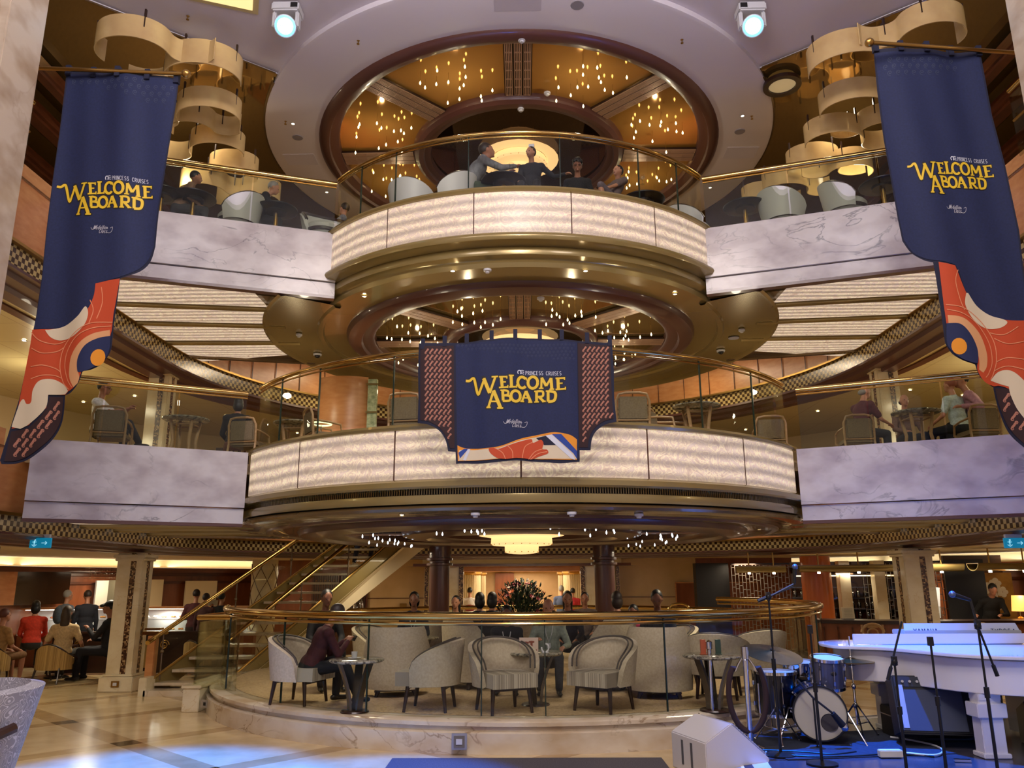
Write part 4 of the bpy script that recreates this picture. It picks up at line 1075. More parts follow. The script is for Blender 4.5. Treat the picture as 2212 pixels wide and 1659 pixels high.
# back bar: dark block, metal screens, shelves, bottles
def screen(x0, y0, x1, y1, z0, z1, lab, seed):
    t = thing('metal_screen', lab, 'screen', ((x0+x1)/2, (y0+y1)/2, z0), math.atan2(y1-y0, x1-x0))
    L = math.hypot(x1-x0, y1-y0); H = z1-z0; rs = random.Random(seed); m = M(); n = int(L/.075)
    for i in range(n+1):
        m.box((-L/2+L*i/n, 0, H/2), (.014,.02,H))
        if i < n:
            z = rs.uniform(.02,.15)
            while z < H:
                m.box((-L/2+L*(i+.5)/n, 0, z), (L/n,.02,.014)); z += rs.uniform(.09,.26)
    m.build('lattice', mat('screen_pewter', '8c8478', .3, .7), t, smooth=False)
    M().box((0,.06,H+.02),(L,.1,.04)).build('top_bar', dark_wood, t)
screen(4.75, 18.6, 6.15, 18.2, .0, 1.95, 'pewter lattice screen left of the orange round pillar at the bar', 3)
screen(7.25, 17.5, 8.75, 16.9, .0, 1.95, 'pewter lattice screen right of the back bar shelves', 5)
o = M().box((4.35, 18.9, 1.0), (.75, .3, 2.0)).build('wall_board', black_plastic); tag(o, 'black wall panel between the red doors and the pewter screen', 'panel')
o = M().box((8.9, 16.6, 1.0), (.7, .3, 2.0), rz=-.4).build('wall_board', black_plastic); tag(o, 'black wall panel beside the white front column at the bar', 'panel')
t = thing('round_pillar', 'orange lit round wooden pillar behind the bar', 'column', (6.15, 17.2, 0)); M().cyl((0,0,0),(0,0,2.1),.30,n=28).build('shaft', noise_mat('orange_wood', [(.3,'a8501c'),(.7,'c0642a')], 2, 4, .3, vec=(3,3,.5)), t)
for k, (x, y) in enumerate(((6.75, 17.3), (7.35, 17.0))):
    o = M().box((x, y, 1.0), (.22,.2,2.0)).build('stone_pier', cream_marble); tag(o, 'narrow stone pier at the back bar, %s of the bottle shelves' % ('left' if k == 0 else 'right'), 'pier')
t = thing('back_bar_shelf', 'lit mirror shelves full of bottles behind the bar', 'shelf', (6.9, 17.6, 0), R(-20))
M().box((0,.2,1.0), (2.2,.05,2.0)).build('mirror_back', dark_mirror, t)
for z in (.80, 1.02, 1.24, 1.46): M().box((0,.05,z), (2.2,.22,.02)).build('shelf_board', clear_glass, t)
M().box((0,.05,.4), (2.2,.4,.8)).build('cabinet', dark_wood, t)
M().box((0,.14,1.70), (2.1,.03,.02)).build('shelf_lamp', mat('shelf_lamp', 'ffe0a0', .4, emit=8, ecol='ffd890'), t)
light('AREA', 'shelf_light', (6.8, 17.3, 1.75), 9, WARM, .4)
rb = random.Random(9); cols = ['3a5a2a','8a5a1a','c8a040','d8d8d0','5a2a14','2a3a20','b8902a','e0e0da']
protos = {}
for c in cols:
    m = M().lathe([(.001,0),(.034,.0),(.036,.01),(.036,.11),(.03,.135),(.013,.155),(.013,.20),(.016,.202),(.016,.215),(.001,.215)], n=12)
    bo = m.mesh('bottle', [glass_mat('bottle_'+c, c, 1.5, .08, .15)]); protos[c] = bo
T = Matrix.Translation((6.9,17.6,0)) @ Matrix.Rotation(R(-20),4,'Z')
for z in (.812, 1.032, 1.252):
    for k in range(17):
        if rb.random() < .08: continue
        c = rb.choice(cols); o = bpy.data.objects.new('bottle', protos[c]); COL.objects.link(o)
        o.location = T @ Vector((-1.02+.127*k+rb.uniform(-.02,.02), .05+rb.uniform(-.03,.03), z)); s_ = rb.uniform(.8,1.0); o.scale = (1,1,s_*.95)
        tag(o, 'bottle on the lit glass shelves behind the bar', 'bottle', 'bottles on the back bar shelves')
# long bronze drums hanging over the bar
for k, (xa, ya, xb, yb, lab) in enumerate([(4.35,16.6,5.25,16.3,'short'), (5.4,16.0,8.2,15.3,'middle'), (8.0,14.6,10.6,14.9,'right, glossiest')]):
    t = thing('hanging_drum_canopy', '%s bronze half-round canopy hanging over the bar' % lab, 'canopy', ((xa+xb)/2, (ya+yb)/2, 1.86), math.atan2(yb-ya, xb-xa)); L = math.hypot(xb-xa, yb-ya)
    m = M(); n = 14
    def fn(u, v): a = PI*v; return (-L/2+L*u, -.16*math.cos(a)*1.0, -.13*math.sin(a)+.03)
    M().sheet(fn, 10, n, thick=.015).build('drum_shell', bronze, t, ang=50)
    M().box((0,0,.03),(L,.32,.015)).build('top_plate', bronze_dark, t)
    for q in range(max(2, int(L/.6))):
        x = -L/2+L*(q+.5)/max(2, int(L/.6))
        M().cyl((x,0,.04),(x,0,.30),.014,n=6).build('hanger', brass_soft, t)
        M().lathe([(.001,-.125),(.028,-.125),(.03,-.10)], c=(x,0,0), n=10).build('spot_lens', down_mat, t)
# bar chairs
def bar_chair():
    t = thing('bar_chair', 'x', 'chair'); 
    for sx in (-1,1):
        M().tube([(sx*.19,.18,0),(sx*.18,.17,.55),(sx*.2,.2,1.0)], .02, 6).build('leg', pale_wood, t)
        M().tube([(sx*.19,-.18,0),(sx*.18,-.16,.56)], .02, 6).build('leg', pale_wood, t)
    M().box((0,0,.58),(.42,.4,.06)).build('seat', taupe_fabric, t, bevel=.015)
    m = M().tube([(.2*math.cos(a)*1.05, .2, .86+.15*math.sin(a)) for a in [i*PI/10 for i in range(11)]], .03, 8)
    m.tube([(.10*math.cos(a), .2, .84+.09*math.sin(a)) for a in [i*PI/8 for i in range(9)]], .014, 6).box((0,.2,.98),(.2,.03,.07)).build('backrest', pale_wood, t)
    return t
bc = Kind(bar_chair())
for k, (px, lab) in enumerate(((1893,'bar chair with an arched open back between the drum kit and the keyboard'),(2035,'bar chair whose round top shows above the middle of the keyboard'),(2135,'bar chair whose round top shows above the right part of the keyboard'))):
    p = at(px, 1345, Y=13.3); bc.put((p.x*13.95/13.3, 13.95, 0), R(5*k), lab, 'wooden bar chairs', .88)
# things on the bar
p = at(1833, 1312, Y=14.9); t = thing('menu_easel', 'cream framed notice standing on the bar counter', 'sign', (p.x, 14.95, .925))
M().box((0,0,.12), (.22,.015,.20), rx=-.12).build('notice_card', mat('notice_paper', 'd8cdb0', .6), t); M().box((0,.03,.01),(.2,.1,.015)).build('stand', dark_wood, t)
m = M()
for q in range(6): m.box((0,-.018,.19-.025*q),(.15,.002,.004), rx=-.12)
m.build('text_lines', mat('ink_grey', '8a8270', .7), t)
p = at(2025, 1322, Y=14.7); t = thing('glass_pitcher_group', 'clear glass carafe on the bar behind the front marble column', 'carafe', (p.x, 14.75, .925))
M().lathe([(.001,0),(.10,0),(.11,.05),(.11,.17),(.08,.21),(.09,.23)], n=20).build('carafe_body', clear_glass, t); M().tube([(.10,0,.18),(.16,0,.17),(.17,0,.1),(.11,0,.06)], .01, 6).build('handle', clear_glass, t)
p = at(2018, 1290, Y=15.6); o = M().box((p.x, 15.6, 1.2), (.14,.12,.55), ry=.08).build('napkin_tower', white_plastic); tag(o, 'tall pale folded menu tower standing behind the glass carafe', 'menu')
# table lamp and flower picture at the right edge
p = at(2205, 1310, Y=15.2); t = thing('table_lamp', 'glowing cream table lamp at the far right end of the bar', 'lamp', (p.x, 15.25, .925))
M().lathe([(.001,0),(.07,0),(.02,.03),(.02,.16),(.001,.16)], n=16).build('lamp_base', brass, t)
M().lathe([(.13,.12),(.10,.40)], n=24).build('lamp_shade', mat('lamp_shade', 'f0b868', .6, emit=1.5, ecol='f0a850'), t)
light('POINT', 'table_lamp_light', (p.x, 15.1, 1.35), 6, WARM2, .1)
t = thing('flower_painting', 'large painting of white flowers on gold behind the bartender', 'painting', tuple(at(2150, 1290, Y=16.5)))
M().box((0,0,0), (.74,.04,.95)).build('canvas', noise_mat('gold_canvas', [(.3,'8a5a20'),(.7,'c89440')], 3, 3, .5), t)
m = M()
for (x, z, r_) in ((-.18,.18,.14),(.02,.26,.13),(.14,.10,.12),(-.05,.05,.1),(.02,-.18,.08)):
    for j in range(5):
        a = 2*PI*j/5+x*9; m.ell((x+r_*.5*math.cos(a), -.03, z+r_*.5*math.sin(a)), (r_*.48,.006,r_*.40), 8, 6)
m.build('painted_flowers', mat('petal_white', 'e8dcc4', .6), t)
# dark room divider right rear
struct(M().box((9.4, 17.2, 1.05), (1.2, .12, 2.1)).build('wall_back', brown_wood))
# ================================================================== bandstand: low stage, piano, drums, microphones
ZS = .12
t = thing('bandstand', 'low curved bandstand with a white and navy striped edge', 'stage', (0, 0, 0))
cx, cy, rr = 5.0, 6.9, 3.25
M().lathe([(rr,0),(rr,.085),(rr-.01,.095),(rr-.06,.10)], c=(cx,cy,0), n=90).build('stage_riser', mat('grey_edge','9a98a0',.4), t)
M().lathe([(rr-.06,.10),(rr-.085,.104)], c=(cx,cy,0), n=90).build('white_stripe', mat('stripe_white','e8e4e0',.35), t)
M().lathe([(rr-.085,.104),(rr-.16,.108)], c=(cx,cy,0), n=90).build('navy_stripe', mat('stripe_navy','14203e',.4), t)
M().lathe([(rr-.16,.108),(rr-.30,.115)], c=(cx,cy,0), n=90).build('pale_border', mat('stripe_pale','c8c4cc',.3), t)
M().lathe([(rr-.30,.115),(.01,.118)], c=(cx,cy,0), n=90).build('stage_floor', noise_mat('stage_floor', [(.3,'33303a'),(.7,'45414c')], 5, 4, .25), t)
M().box((3.0, 8.2, .121), (1.6,1.15,.008), rz=.15).build('drum_rug', noise_mat('drum_rug', [(.3,'141a2c'),(.7,'20283e')], 30, 3, .95), t)
def drum(t, r, h, c, rot, shellm, headm, nl=8, nm='drum', mount=True):
    """shell along its own axis Z, c centre, rot matrix"""
    T = Matrix.Translation(c) @ rot.to_4x4(); q = [M().tf(T) for _ in range(4)]
    sh = q[0].cyl((0,0,-h/2),(0,0,h/2), r, n=36, caps=False).build(nm+'_shell', shellm, t)
    q[1].lathe([(.001,0),(r,0)], c=(0,0,h/2), n=36).build(nm+'_head', headm, t); M().tf(T).lathe([(.001,0),(r,0)], c=(0,0,-h/2), n=36).build(nm+'_head', headm, t)
    m = q[2]
    for z in (-h/2, h/2): m.lathe([(r+.001,z-.014),(r+.01,z-.014),(r+.01,z+.014),(r-.004,z+.014)], n=36)
    m.build(nm+'_hoop', chrome if nm != 'kick_drum' else black_plastic, t)
    m = q[3]
    for k in range(nl):
        a = 2*PI*k/nl; x, y = (r+.012)*math.cos(a), (r+.012)*math.sin(a)
        m.cyl((x,y,-h/2+.02),(x,y,h/2-.02), .004, n=5)
        for zz in (-h*.25, h*.25): m.box((x,y,zz),(.018,.018,.04), rz=a)
    m.build(nm+'_lug', chrome, t)
    return sh
charcoal = mat('charcoal_lacquer', '24242e', .2, .2, coat=.4); sparkle = mat('grey_lacquer', '4c4e66', .25, .3, coat=.4); headm = mat('drum_head', 'b8b09c', .5)
# positions from their place on the rug
K = at(1762, 1536, Y=8.28)
t = thing('drum_kit', 'dark grey drum kit with a cream bass drum head on the bandstand', 'drum kit', (0,0,0))
rk = .24
yawk = Matrix.Rotation(R(-12), 3, 'Z')
kick_rot = yawk @ Matrix.Rotation(R(90), 3, 'X')
kc = tuple(at(1765, 1534, Y=8.35))
ktm = at(1788, 1452, Y=8.4); kft = at(1676, 1496, Y=8.75)
drum(t, rk, .40, kc, kick_rot, charcoal, headm, 10, 'kick_drum')
f = yawk @ Vector((0,-1,0)); r_ = yawk @ Vector((1,0,0))
hole = Vector(kc)+f*.202+r_*.08+Vector((0,0,-.08))
M().tf(Matrix.Translation(hole) @ kick_rot.to_4x4()).lathe([(.001,0),(.075,0),(.08,.004),(.082,0)], n=24).build('port_hole', mat('port_dark','3a3430',.6), t)
drum(t, .155, .27, tuple(ktm), Matrix.Rotation(R(8),3,'X'), sparkle, headm, 8, 'rack_tom')
drum(t, .215, .40, tuple(kft), Matrix.Rotation(R(0),3,'X'), charcoal, headm, 8, 'floor_tom')
drum(t, .17, .13, (2.95, 8.95, ZS+.60), Matrix.Rotation(R(4),3,'X'), chrome, headm, 8, 'snare_drum')
m = M()
for dx, dy in ((-.2,-.08),(.2,-.08),(0,.22)): m.cyl((kft.x+dx,8.75+dy,ZS),(kft.x+dx,8.75+dy,kft.z+.1),.009,n=6)
for s in (-1, 1): m.tube([Vector(kc)+r_*s*.26+Vector((0,0,.02)), Vector(kc)+r_*s*.40+f*.2+Vector((0,0,-.29))], .008, 6)
m.tube([(kc[0],8.4,kc[2]+.2),(kc[0],8.42,kc[2]+.32),(ktm.x,8.44,ktm.z-.10)], .014, 8)
m.build('hardware', chrome, t)
M().at(ktm.x,ktm.y-.157,ktm.z).ell((0,0,0),(.03,.004,.02),10,6).build('badge', black_plastic, t)
bronze_cym = mat('cymbal_bronze', '8a7448', .22, .9)
def cymbal_stand(x, y, z, r, tilt, lab, hat=False):
    t = thing('hi_hat' if hat else 'cymbal_stand', lab, 'cymbal', (x, y, ZS)); h = z-ZS
    T = Matrix.Translation((0,0,h)) @ Matrix.Rotation(tilt[0],4,'X') @ Matrix.Rotation(tilt[1],4,'Y')
    prof = [(.006,.012),(.03,.016),(.05,.006),(r*.6,-.004),(r,-.018),(r,-.021),(r*.6,-.007),(.05,.002),(.006,.008)]
    M().tf(T).lathe(prof, n=48).build('cymbal', bronze_cym, t)
    if hat:
        M().tf(T @ Matrix.Translation((0,0,-.045)) @ Matrix.Rotation(PI,4,'X')).lathe(prof, n=48).build('bottom_cymbal', bronze_cym, t)
    M().cyl((0,0,.25),(0,0,h+(.22 if hat else .05)), .008, n=8).cyl((0,0,.12),(0,0,h*.65), .013, n=8).build('pole', chrome, t)
    M().ell((0,0,h+.02),(.018,.018,.02),8,6).ell((0,0,h*.65),(.024,.024,.03),8,6).ell((0,0,.30),(.024,.024,.03),8,6).build('wing_nut', chrome if hat else black_plastic, t)
    for k in range(3):
        a = R(20+120*k); M().tube([(0,0,.33),(.24*math.cos(a),.24*math.sin(a),.01)], .008, 6).tube([(0,0,.12),(.14*math.cos(a),.14*math.sin(a),.14)], .006, 6).ell((.24*math.cos(a),.24*math.sin(a),.012),(.014,)*3,6,4).build('leg', chrome, t)
pc = at(1668, 1409, Y=8.25); ph = at(1838, 1424, Y=8.5)
cymbal_stand(pc.x, pc.y, pc.z, .29, (R(14), R(6)), 'large tilted ride cymbal on a stand, blue lit, over the floor tom')
cymbal_stand(ph.x, ph.y, ph.z, .22, (0, 0), 'hi-hat cymbals on a chrome stand between the drum kit and the piano', True)
t = thing('drum_stool', 'round black drum stool behind the kit', 'stool', (3.1, 9.3, ZS))
M().cyl((0,0,.40),(0,0,.48),.17,n=24).build('seat', black_cloth, t, bevel=.01); M().cyl((0,0,.1),(0,0,.4),.02).build('pole', chrome, t)
for k in range(3): M().tube([(0,0,.3),(.24*math.cos(k*2.1),.24*math.sin(k*2.1),0)], .012, 6).build('leg', chrome, t)
# stanchions with brown rope
t = thing('stanchion', 'chrome stanchion post with a looped brown velvet rope at the left end of the bandstand', 'stanchion', tuple(at(1623, 1618, z=ZS)))
sx = .0
M().lathe([(.001,0),(.13,0),(.12,.02),(.03,.04)], n=28).build('foot', chrome, t)
M().cyl((0,0,.02),(0,0,.80), .026, n=16).lathe([(.026,.78),(.036,.79),(.036,.90),(.001,.905)], n=20).build('pole', chrome, t)
M().tube([(-.03,0,.80),(-.07,0,.74),(-.10,0,.68)], .011, 6).tube([(.03,0,.80),(.07,0,.74),(.10,0,.68)], .011, 6).build('rope_hook', chrome, t)
M().tube([(-.10,0,.70)]+[(.175*math.sin(a), -.0, .48-.33*math.cos(a)) for a in [-2.35+i*.2474 for i in range(20)]]+[(.10,0,.70)], .027, 10).build('velvet_rope', mat('brown_velvet','2c1612',.85), t)
t = thing('stanchion', 'second chrome stanchion post just behind the rope loop', 'stanchion', (1.98, 8.9, .10))
M().lathe([(.001,0),(.13,0),(.12,.02),(.03,.04)], n=24).build('foot', chrome, t); M().cyl((0,0,.02),(0,0,.86), .022, n=14).lathe([(.022,.82),(.034,.83),(.034,.9),(.001,.92)], n=18).build('pole', chrome, t)

# ---- grand piano, white, its curved side to the viewer
piano_white = mat('piano_white', 'd6d2d6', .12, coat=.5)
t = thing('grand_piano', 'white grand piano with closed lid, its curved side toward the viewer', 'piano', (0,0,0))
z0, z1 = ZS+.53, ZS+.82
body = [(3.30,8.62),(3.42,8.48),(3.62,8.36),(3.78,8.02),(3.98,7.62),(4.35,7.34),(5.0,7.22),(6.3,7.25),(6.3,9.25),(3.55,9.25),(3.34,9.05)]
lidp = [(3.16,8.60),(3.35,8.42),(3.56,8.30),(3.71,7.97),(3.91,7.55),(4.30,7.27),(5.0,7.14),(6.35,7.17),(6.35,9.3),(3.45,9.32),(3.2,9.08)]
def smooth_poly(P, n=4):
    out = []; k = len(P)
    for i in range(k):
        p0, p1, p2, p3 = [Vector(P[(i+j) % k]) for j in (-1,0,1,2)]
        if i >= 6 and i <= 9: out.append(tuple(p1)); continue
        for q in range(n):
            u = q/n; v = .5*((2*p1)+(p2-p0)*u+(2*p0-5*p1+4*p2-p3)*u*u+(3*p1-p0-3*p2+p3)*u**3); out.append((v.x, v.y))
    return out
M().prism(smooth_poly(body), z0, z1).build('case', piano_white, t, bevel=.006)
M().prism(smooth_poly(lidp), z1+.012, z1+.045).build('lid', piano_white, t, bevel=.006)
M().prism([(x+.0, y) for x, y in smooth_poly(body)], z1, z1+.014).build('lid_gap', black_plastic, t, smooth=False)
M().box((4.95, 8.62, z1+.10), (3.1,.03,.10), rx=0).build('music_rail', piano_white, t, bevel=.004)
for (x, y) in ((4.12, 7.62),(5.9, 9.0),(3.85, 9.0)):
    M().prism([(x-.10,y-.08),(x+.10,y-.08),(x+.10,y+.08),(x-.10,y+.08)], z0-.06, z0).at(x,y,0).box((0,0,(z0+ZS)/2),(.20,.15,z0-ZS-.06), taper=.99).box((0,0,ZS+.02),(.24,.19,.04)).at(x,y,z0-.14).box((0,0,0),(.26,.2,.12)).build('leg', piano_white, t, bevel=.006)
M().prism([(4.2,8.1),(6.2,7.5),(6.2,9.1),(4.0,9.1)], z0-.06, z0).build('underframe', piano_white, t, smooth=False)
M().box((5.0,8.5,ZS+.28),(.12,.5,.5)).build('lyre', piano_white, t)
# keyboard on the piano
pk = at(2062, 1352, Y=8.9)
t = thing('stage_keyboard', 'long slim electric keyboard lit blue on top of the white piano', 'keyboard', (4.63, 8.95, z1+.045), R(-1))
M().box((0,0,.10), (1.22,.30,.05)).build('body', mat('keyboard_silver','a8acb4',.35), t, bevel=.008)
M().add([(-.61,-.15,.075),(.61,-.15,.075),(.58,-.10,.195),(-.58,-.10,.195)], [(0,1,2,3)]).add([(-.61,-.145,.075),(.61,-.145,.075),(.58,-.09,.195),(-.58,-.09,.195)], [(3,2,1,0)]).build('back_panel', mat('keyboard_panel','c0c4cc',.35), t, smooth=False)
M().box((0,.0,.035), (1.2,.26,.07)).build('stand_base', black_plastic, t)
slope = math.atan2(.05,.12)
# ---- small stroke lettering helper
GL = {
'A': [((0,0),(.5,1)),((.5,1),(1,0)),((.2,.35),(.8,.35))], 'B': [((.1,0),(.1,1)),'c.1,1,.75,.76,.1,.53','c.1,.53,.95,.27,.1,0'], 'C': ['o.95,.5,.45,.5,40,320'],
'D': [((.1,0),(.1,1)),'c.1,1,1.25,.5,.1,0'], 'E': [((.1,0),(.1,1)),((.1,1),(.85,1)),((.1,.52),(.65,.52)),((.1,0),(.9,0))], 'I': [((.5,0),(.5,1))],
'L': [((.15,0),(.15,1)),((.15,0),(.9,0))], 'M': [((.05,0),(.15,1)),((.15,1),(.5,.15)),((.5,.15),(.85,1)),((.85,1),(.95,0))], 'N': [((.1,0),(.1,1)),((.1,1),(.9,0)),((.9,0),(.9,1))],
'O': ['o.95,.5,.47,.5,0,360'], 'P': [((.15,0),(.15,1)),'c.15,1,.95,.74,.15,.48'], 'R': [((.12,0),(.12,1)),'c.12,1,.9,.75,.12,.5',((.42,.5),(.95,0))],
'S': ['s'], 'T': [((.5,0),(.5,1)),((.02,1),(.98,1))], 'U': ['u'], 'W': [((0,1),(.26,0)),((.26,0),(.5,.9)),((.5,.9),(.74,0)),((.74,0),(1,1))],
'Y': [((0,1),(.5,.45)),((1,1),(.5,.45)),((.5,.45),(.5,0))], 'X': [((0,1),(1,0)),((1,1),(0,0))], 'Z': [((0,1),(1,1)),((1,1),(0,0)),((0,0),(1,0))],
'H': [((.1,0),(.1,1)),((.9,0),(.9,1)),((.1,.5),(.9,.5))], '4': [((.7,0),(.7,1)),((.7,1),(.05,.3)),((.05,.3),(1,.3))], 'F': [((.1,0),(.1,1)),((.1,1),(.9,1)),((.1,.55),(.7,.55))],
'a': ['o.8,.3,.36,.3,0,360',((.82,.6),(.82,0))], 'l': [((.5,0),(.5,1))], 'd': ['o.8,.3,.36,.3,0,360',((.82,1),(.82,0))], 'e': ['o.8,.3,.36,.3,0,310',((.1,.3),(.78,.3))],
'i': [((.5,0),(.5,.6)),((.5,.78),(.5,.86))], 'n': [((.15,0),(.15,.6)),'c.15,.45,.5,.85,.85,.3',((.85,.35),(.85,0))], 'o': ['o.8,.3,.36,.3,0,360'], 's': ['z'],
}
def strokes(ch):
    out = []
    for g in GL.get(ch, []):
        if isinstance(g, tuple): out.append([g[0], g[1]]); continue
        k = g[0]
        if k == 'c':
            x0,y0,cx_,cy_,x1,y1 = [float(q) for q in g[1:].split(',')]; P = []
            for i in range(11):
                a = i/10; th = PI/2-PI*a; P.append((x0+(cx_-x0)*math.cos(th), (y0+y1)/2+(y0-y1)/2*math.sin(th)))
            out.append(P)
        elif k == 'o':
            _, cy_, rx, ry, a0, a1 = [float(q) for q in g[1:].split(',')]
            out.append([(.5+rx*math.cos(R(a0+(a1-a0)*i/18)), cy_+ry*math.sin(R(a0+(a1-a0)*i/18))) for i in range(19)])
        elif k in 'sz':
            f = 1 if k == 's' else .6
            P = [(.5+.36*math.cos(R(a)), .75+.25*math.sin(R(a))) for a in range(30, 271, 24)]+[(.5+.40*math.cos(R(a)), .25+.25*math.sin(R(a))) for a in range(66, -151, -24)]
            out.append([(x, y*f) for x, y in P])
        elif k == 'u':
            out.append([(.12,1)]+[(.5-.38*math.cos(R(a)), .36-.36*math.sin(R(a))) for a in range(0, 181, 20)]+[(.88,1)])
    return out
def ribbon(P, w0, w1=None):
    """quads of a stroke; w may be per-stroke; returns list of 4-point polys"""
    out = []; n = len(P)
    if w1 is None: w1 = w0
    L = []; Q = [Vector(p) for p in P]
    for i in range(n):
        d = (Q[min(i+1,n-1)]-Q[max(i-1,0)]).normalized(); nn = Vector((-d.y, d.x)); w = (w0+(w1-w0)*i/max(1,n-1))/2
        L.append((Q[i]+nn*w, Q[i]-nn*w))
    for i in range(n-1): out.append([L[i][0], L[i][1], L[i+1][1], L[i+1][0]])
    return out
def text_polys(txt, x, y, h, wid, wt, gap=.18, slant=0, serif=0):
    """list of 2-D polys; x,y lower left, h cap height, wid letter width"""
    out = []
    for ch in txt:
        ww = wid*(.45 if ch in 'Iil' else 1.25 if ch in 'MW' else 1)
        if ch != ' ':
            for S in strokes(ch):
                P = [(x+ww*px+slant*h*py, y+h*py) for px, py in S]
                thin = abs(P[0][0]-P[-1][0]) > abs(P[0][1]-P[-1][1])*1.5 and len(P) == 2
                out += ribbon(P, wt*(.75 if thin else 1))
                if serif and len(P) == 2 and not thin:
                    for (qx, qy), (sx_, sy_) in ((P[0], S[0]), (P[-1], S[-1])):
                        if sy_ in (0, 1): out.append([Vector((qx-wt*serif, qy-wt*.3)), Vector((qx+wt*serif, qy-wt*.3)), Vector((qx+wt*serif, qy+wt*.3)), Vector((qx-wt*serif, qy+wt*.3))])
        x += ww*(1+gap)+wt*.5
    return out
def flat_text(txt, T, h, wid, wt, mt, parent, name='lettering', **k):
    m = M().tf(T)
    for q in text_polys(txt, 0, 0, h, wid, wt, **k): m.add([(p.x, p.y, 0) for p in q], [tuple(range(len(q)))])
    return m.build(name, mt, parent, smooth=False)
ink = mat('ink_dark_blue', '0a2a5a', .5)
Tk = Matrix.Translation((-.50,-.142,.10)) @ Matrix.Rotation(PI/2-.38,4,'X')
flat_text('YAMAHA', Tk, .045, .032, .008, ink, t)
Tk = Matrix.Translation((.30,-.142,.10)) @ Matrix.Rotation(PI/2-.38,4,'X')
flat_text('TYROS4', Tk @ Matrix.Translation((0,0,0)), .04, .034, .007, ink, t)

# ---- amplifiers under the piano
t = thing('guitar_amplifier', 'black amplifier with a grey cloth front leaning back under the piano, left one, lit blue', 'amplifier', (3.86, 8.12, ZS), R(-10))
T = Matrix.Translation((0,0,.34)) @ Matrix.Rotation(R(-16),4,'X')
M().tf(T).box((0,0,0),(.66,.26,.52)).build('cabinet', black_plastic, t, bevel=.015)
M().tf(T).box((-.02,-.135,-.05),(.56,.012,.36)).build('speaker_cloth', mat('amp_cloth','3a4052',.8), t)
M().tf(T).box((-.27,-.143,-.02),(.05,.006,.38)).build('light_strip', mat('amp_trim','9aa2b4',.3), t)
m = M().tf(T)
for k in range(8): m.cyl((-.24+.065*k,-.13,.20),(-.24+.065*k,-.155,.20),.013,n=8)
m.build('knobs', chrome, t)
M().tf(T).box((0,-.134,.2),(.62,.006,.09)).build('control_panel', mat('amp_panel','20242e',.4), t)
m = M().tf(T @ Matrix.Translation((.16,-.145,.11))); m.lathe([(.05,0),(.058,0)], n=24).build('logo_ring', chrome, t)
t = thing('floor_monitor', 'black sloping stage loudspeaker under the right half of the piano', 'loudspeaker', (5.0, 7.9, ZS), R(-20))
M().add([(-.35,-.25,0),(.35,-.25,0),(.35,.3,0),(-.35,.3,0),(-.35,-.10,.42),(.35,-.10,.42),(.35,.3,.30),(-.35,.3,.30)], [(3,2,1,0),(4,5,6,7),(0,1,5,4),(1,2,6,5),(2,3,7,6),(3,0,4,7)]).build('cabinet', black_plastic, t, bevel=.01)
M().box((0,-.19,.2),(.6,.01,.3), rx=-.33).build('grille', mat('black_mesh','16161a',.6), t)
t = thing('road_case', 'low black equipment case under the piano behind the amplifier', 'case', (4.05, 8.55, ZS))
M().box((0,0,.14),(.8,.4,.28)).build('case_body', black_plastic, t, bevel=.01); M().box((0,0,.2),(.81,.41,.012)).build('case_band', chrome, t)
t = thing('piano_stool', 'black upholstered stool partly hidden by the piano leg', 'stool', (5.35, 9.9, .12))
M().box((0,0,.42),(.6,.34,.1)).build('seat', black_cloth, t, bevel=.03)
for a in (-1,1):
    for b_ in (-1,1): M().box((a*.24,b_*.12,.19),(.045,.045,.38)).build('leg', black_plastic, t)
# ---- white wedge monitors
wedge_m = mat('wedge_white', 'c6c2c4', .5)
def wedge(x, y, z, rz, lab):
    t = thing('wedge_monitor', lab, 'loudspeaker', (x, y, z), rz)
    W = .30
    side = [(-.31,0),(.28,0),(.31,.14),(-.05,.44),(-.31,.30)]
    m = M(); vs = [(-W,a,b_) for a, b_ in side]+[(W,a,b_) for a, b_ in side]; n = 5
    m.add(vs, [tuple(range(n)), tuple(range(2*n-1,n-1,-1))]+[(i,n+i,n+(i+1)%n,(i+1)%n) for i in range(n)]).build('cabinet', wedge_m, t, bevel=.008)
    u = Vector((0,.36,-.30)).normalized(); T = Matrix.Translation((0,.135,.295)) @ Matrix.Rotation(math.atan2(-.30,.36),4,'X')
    M().tf(T).box((0,0,.008),(.54,.40,.012)).build('grille', mat('wedge_grille','a8a6aa',.5), t)
    m = M().tf(T)
    for k in range(14):
        for s in (-1,1): m.ell((s*.285,-.21+.032*k,.01),(.006,.006,.004),6,4)
    m.build('screws', black_plastic, t)
    if True:
        m = M(); m.box((-.10,-.312,.16),(.03,.006,.20)).box((.06,-.312,.16),(.03,.006,.20)).build('back_slots', mat('slot_dark','4a4a50',.6), t)
    return t
wedge(1.74, 7.66, 0, R(-72), 'pale wedge monitor speaker on the floor left of the stanchion')
wedge(4.40, 6.72, ZS, R(-75), 'pale wedge monitor speaker beside the white piano leg at the right edge')
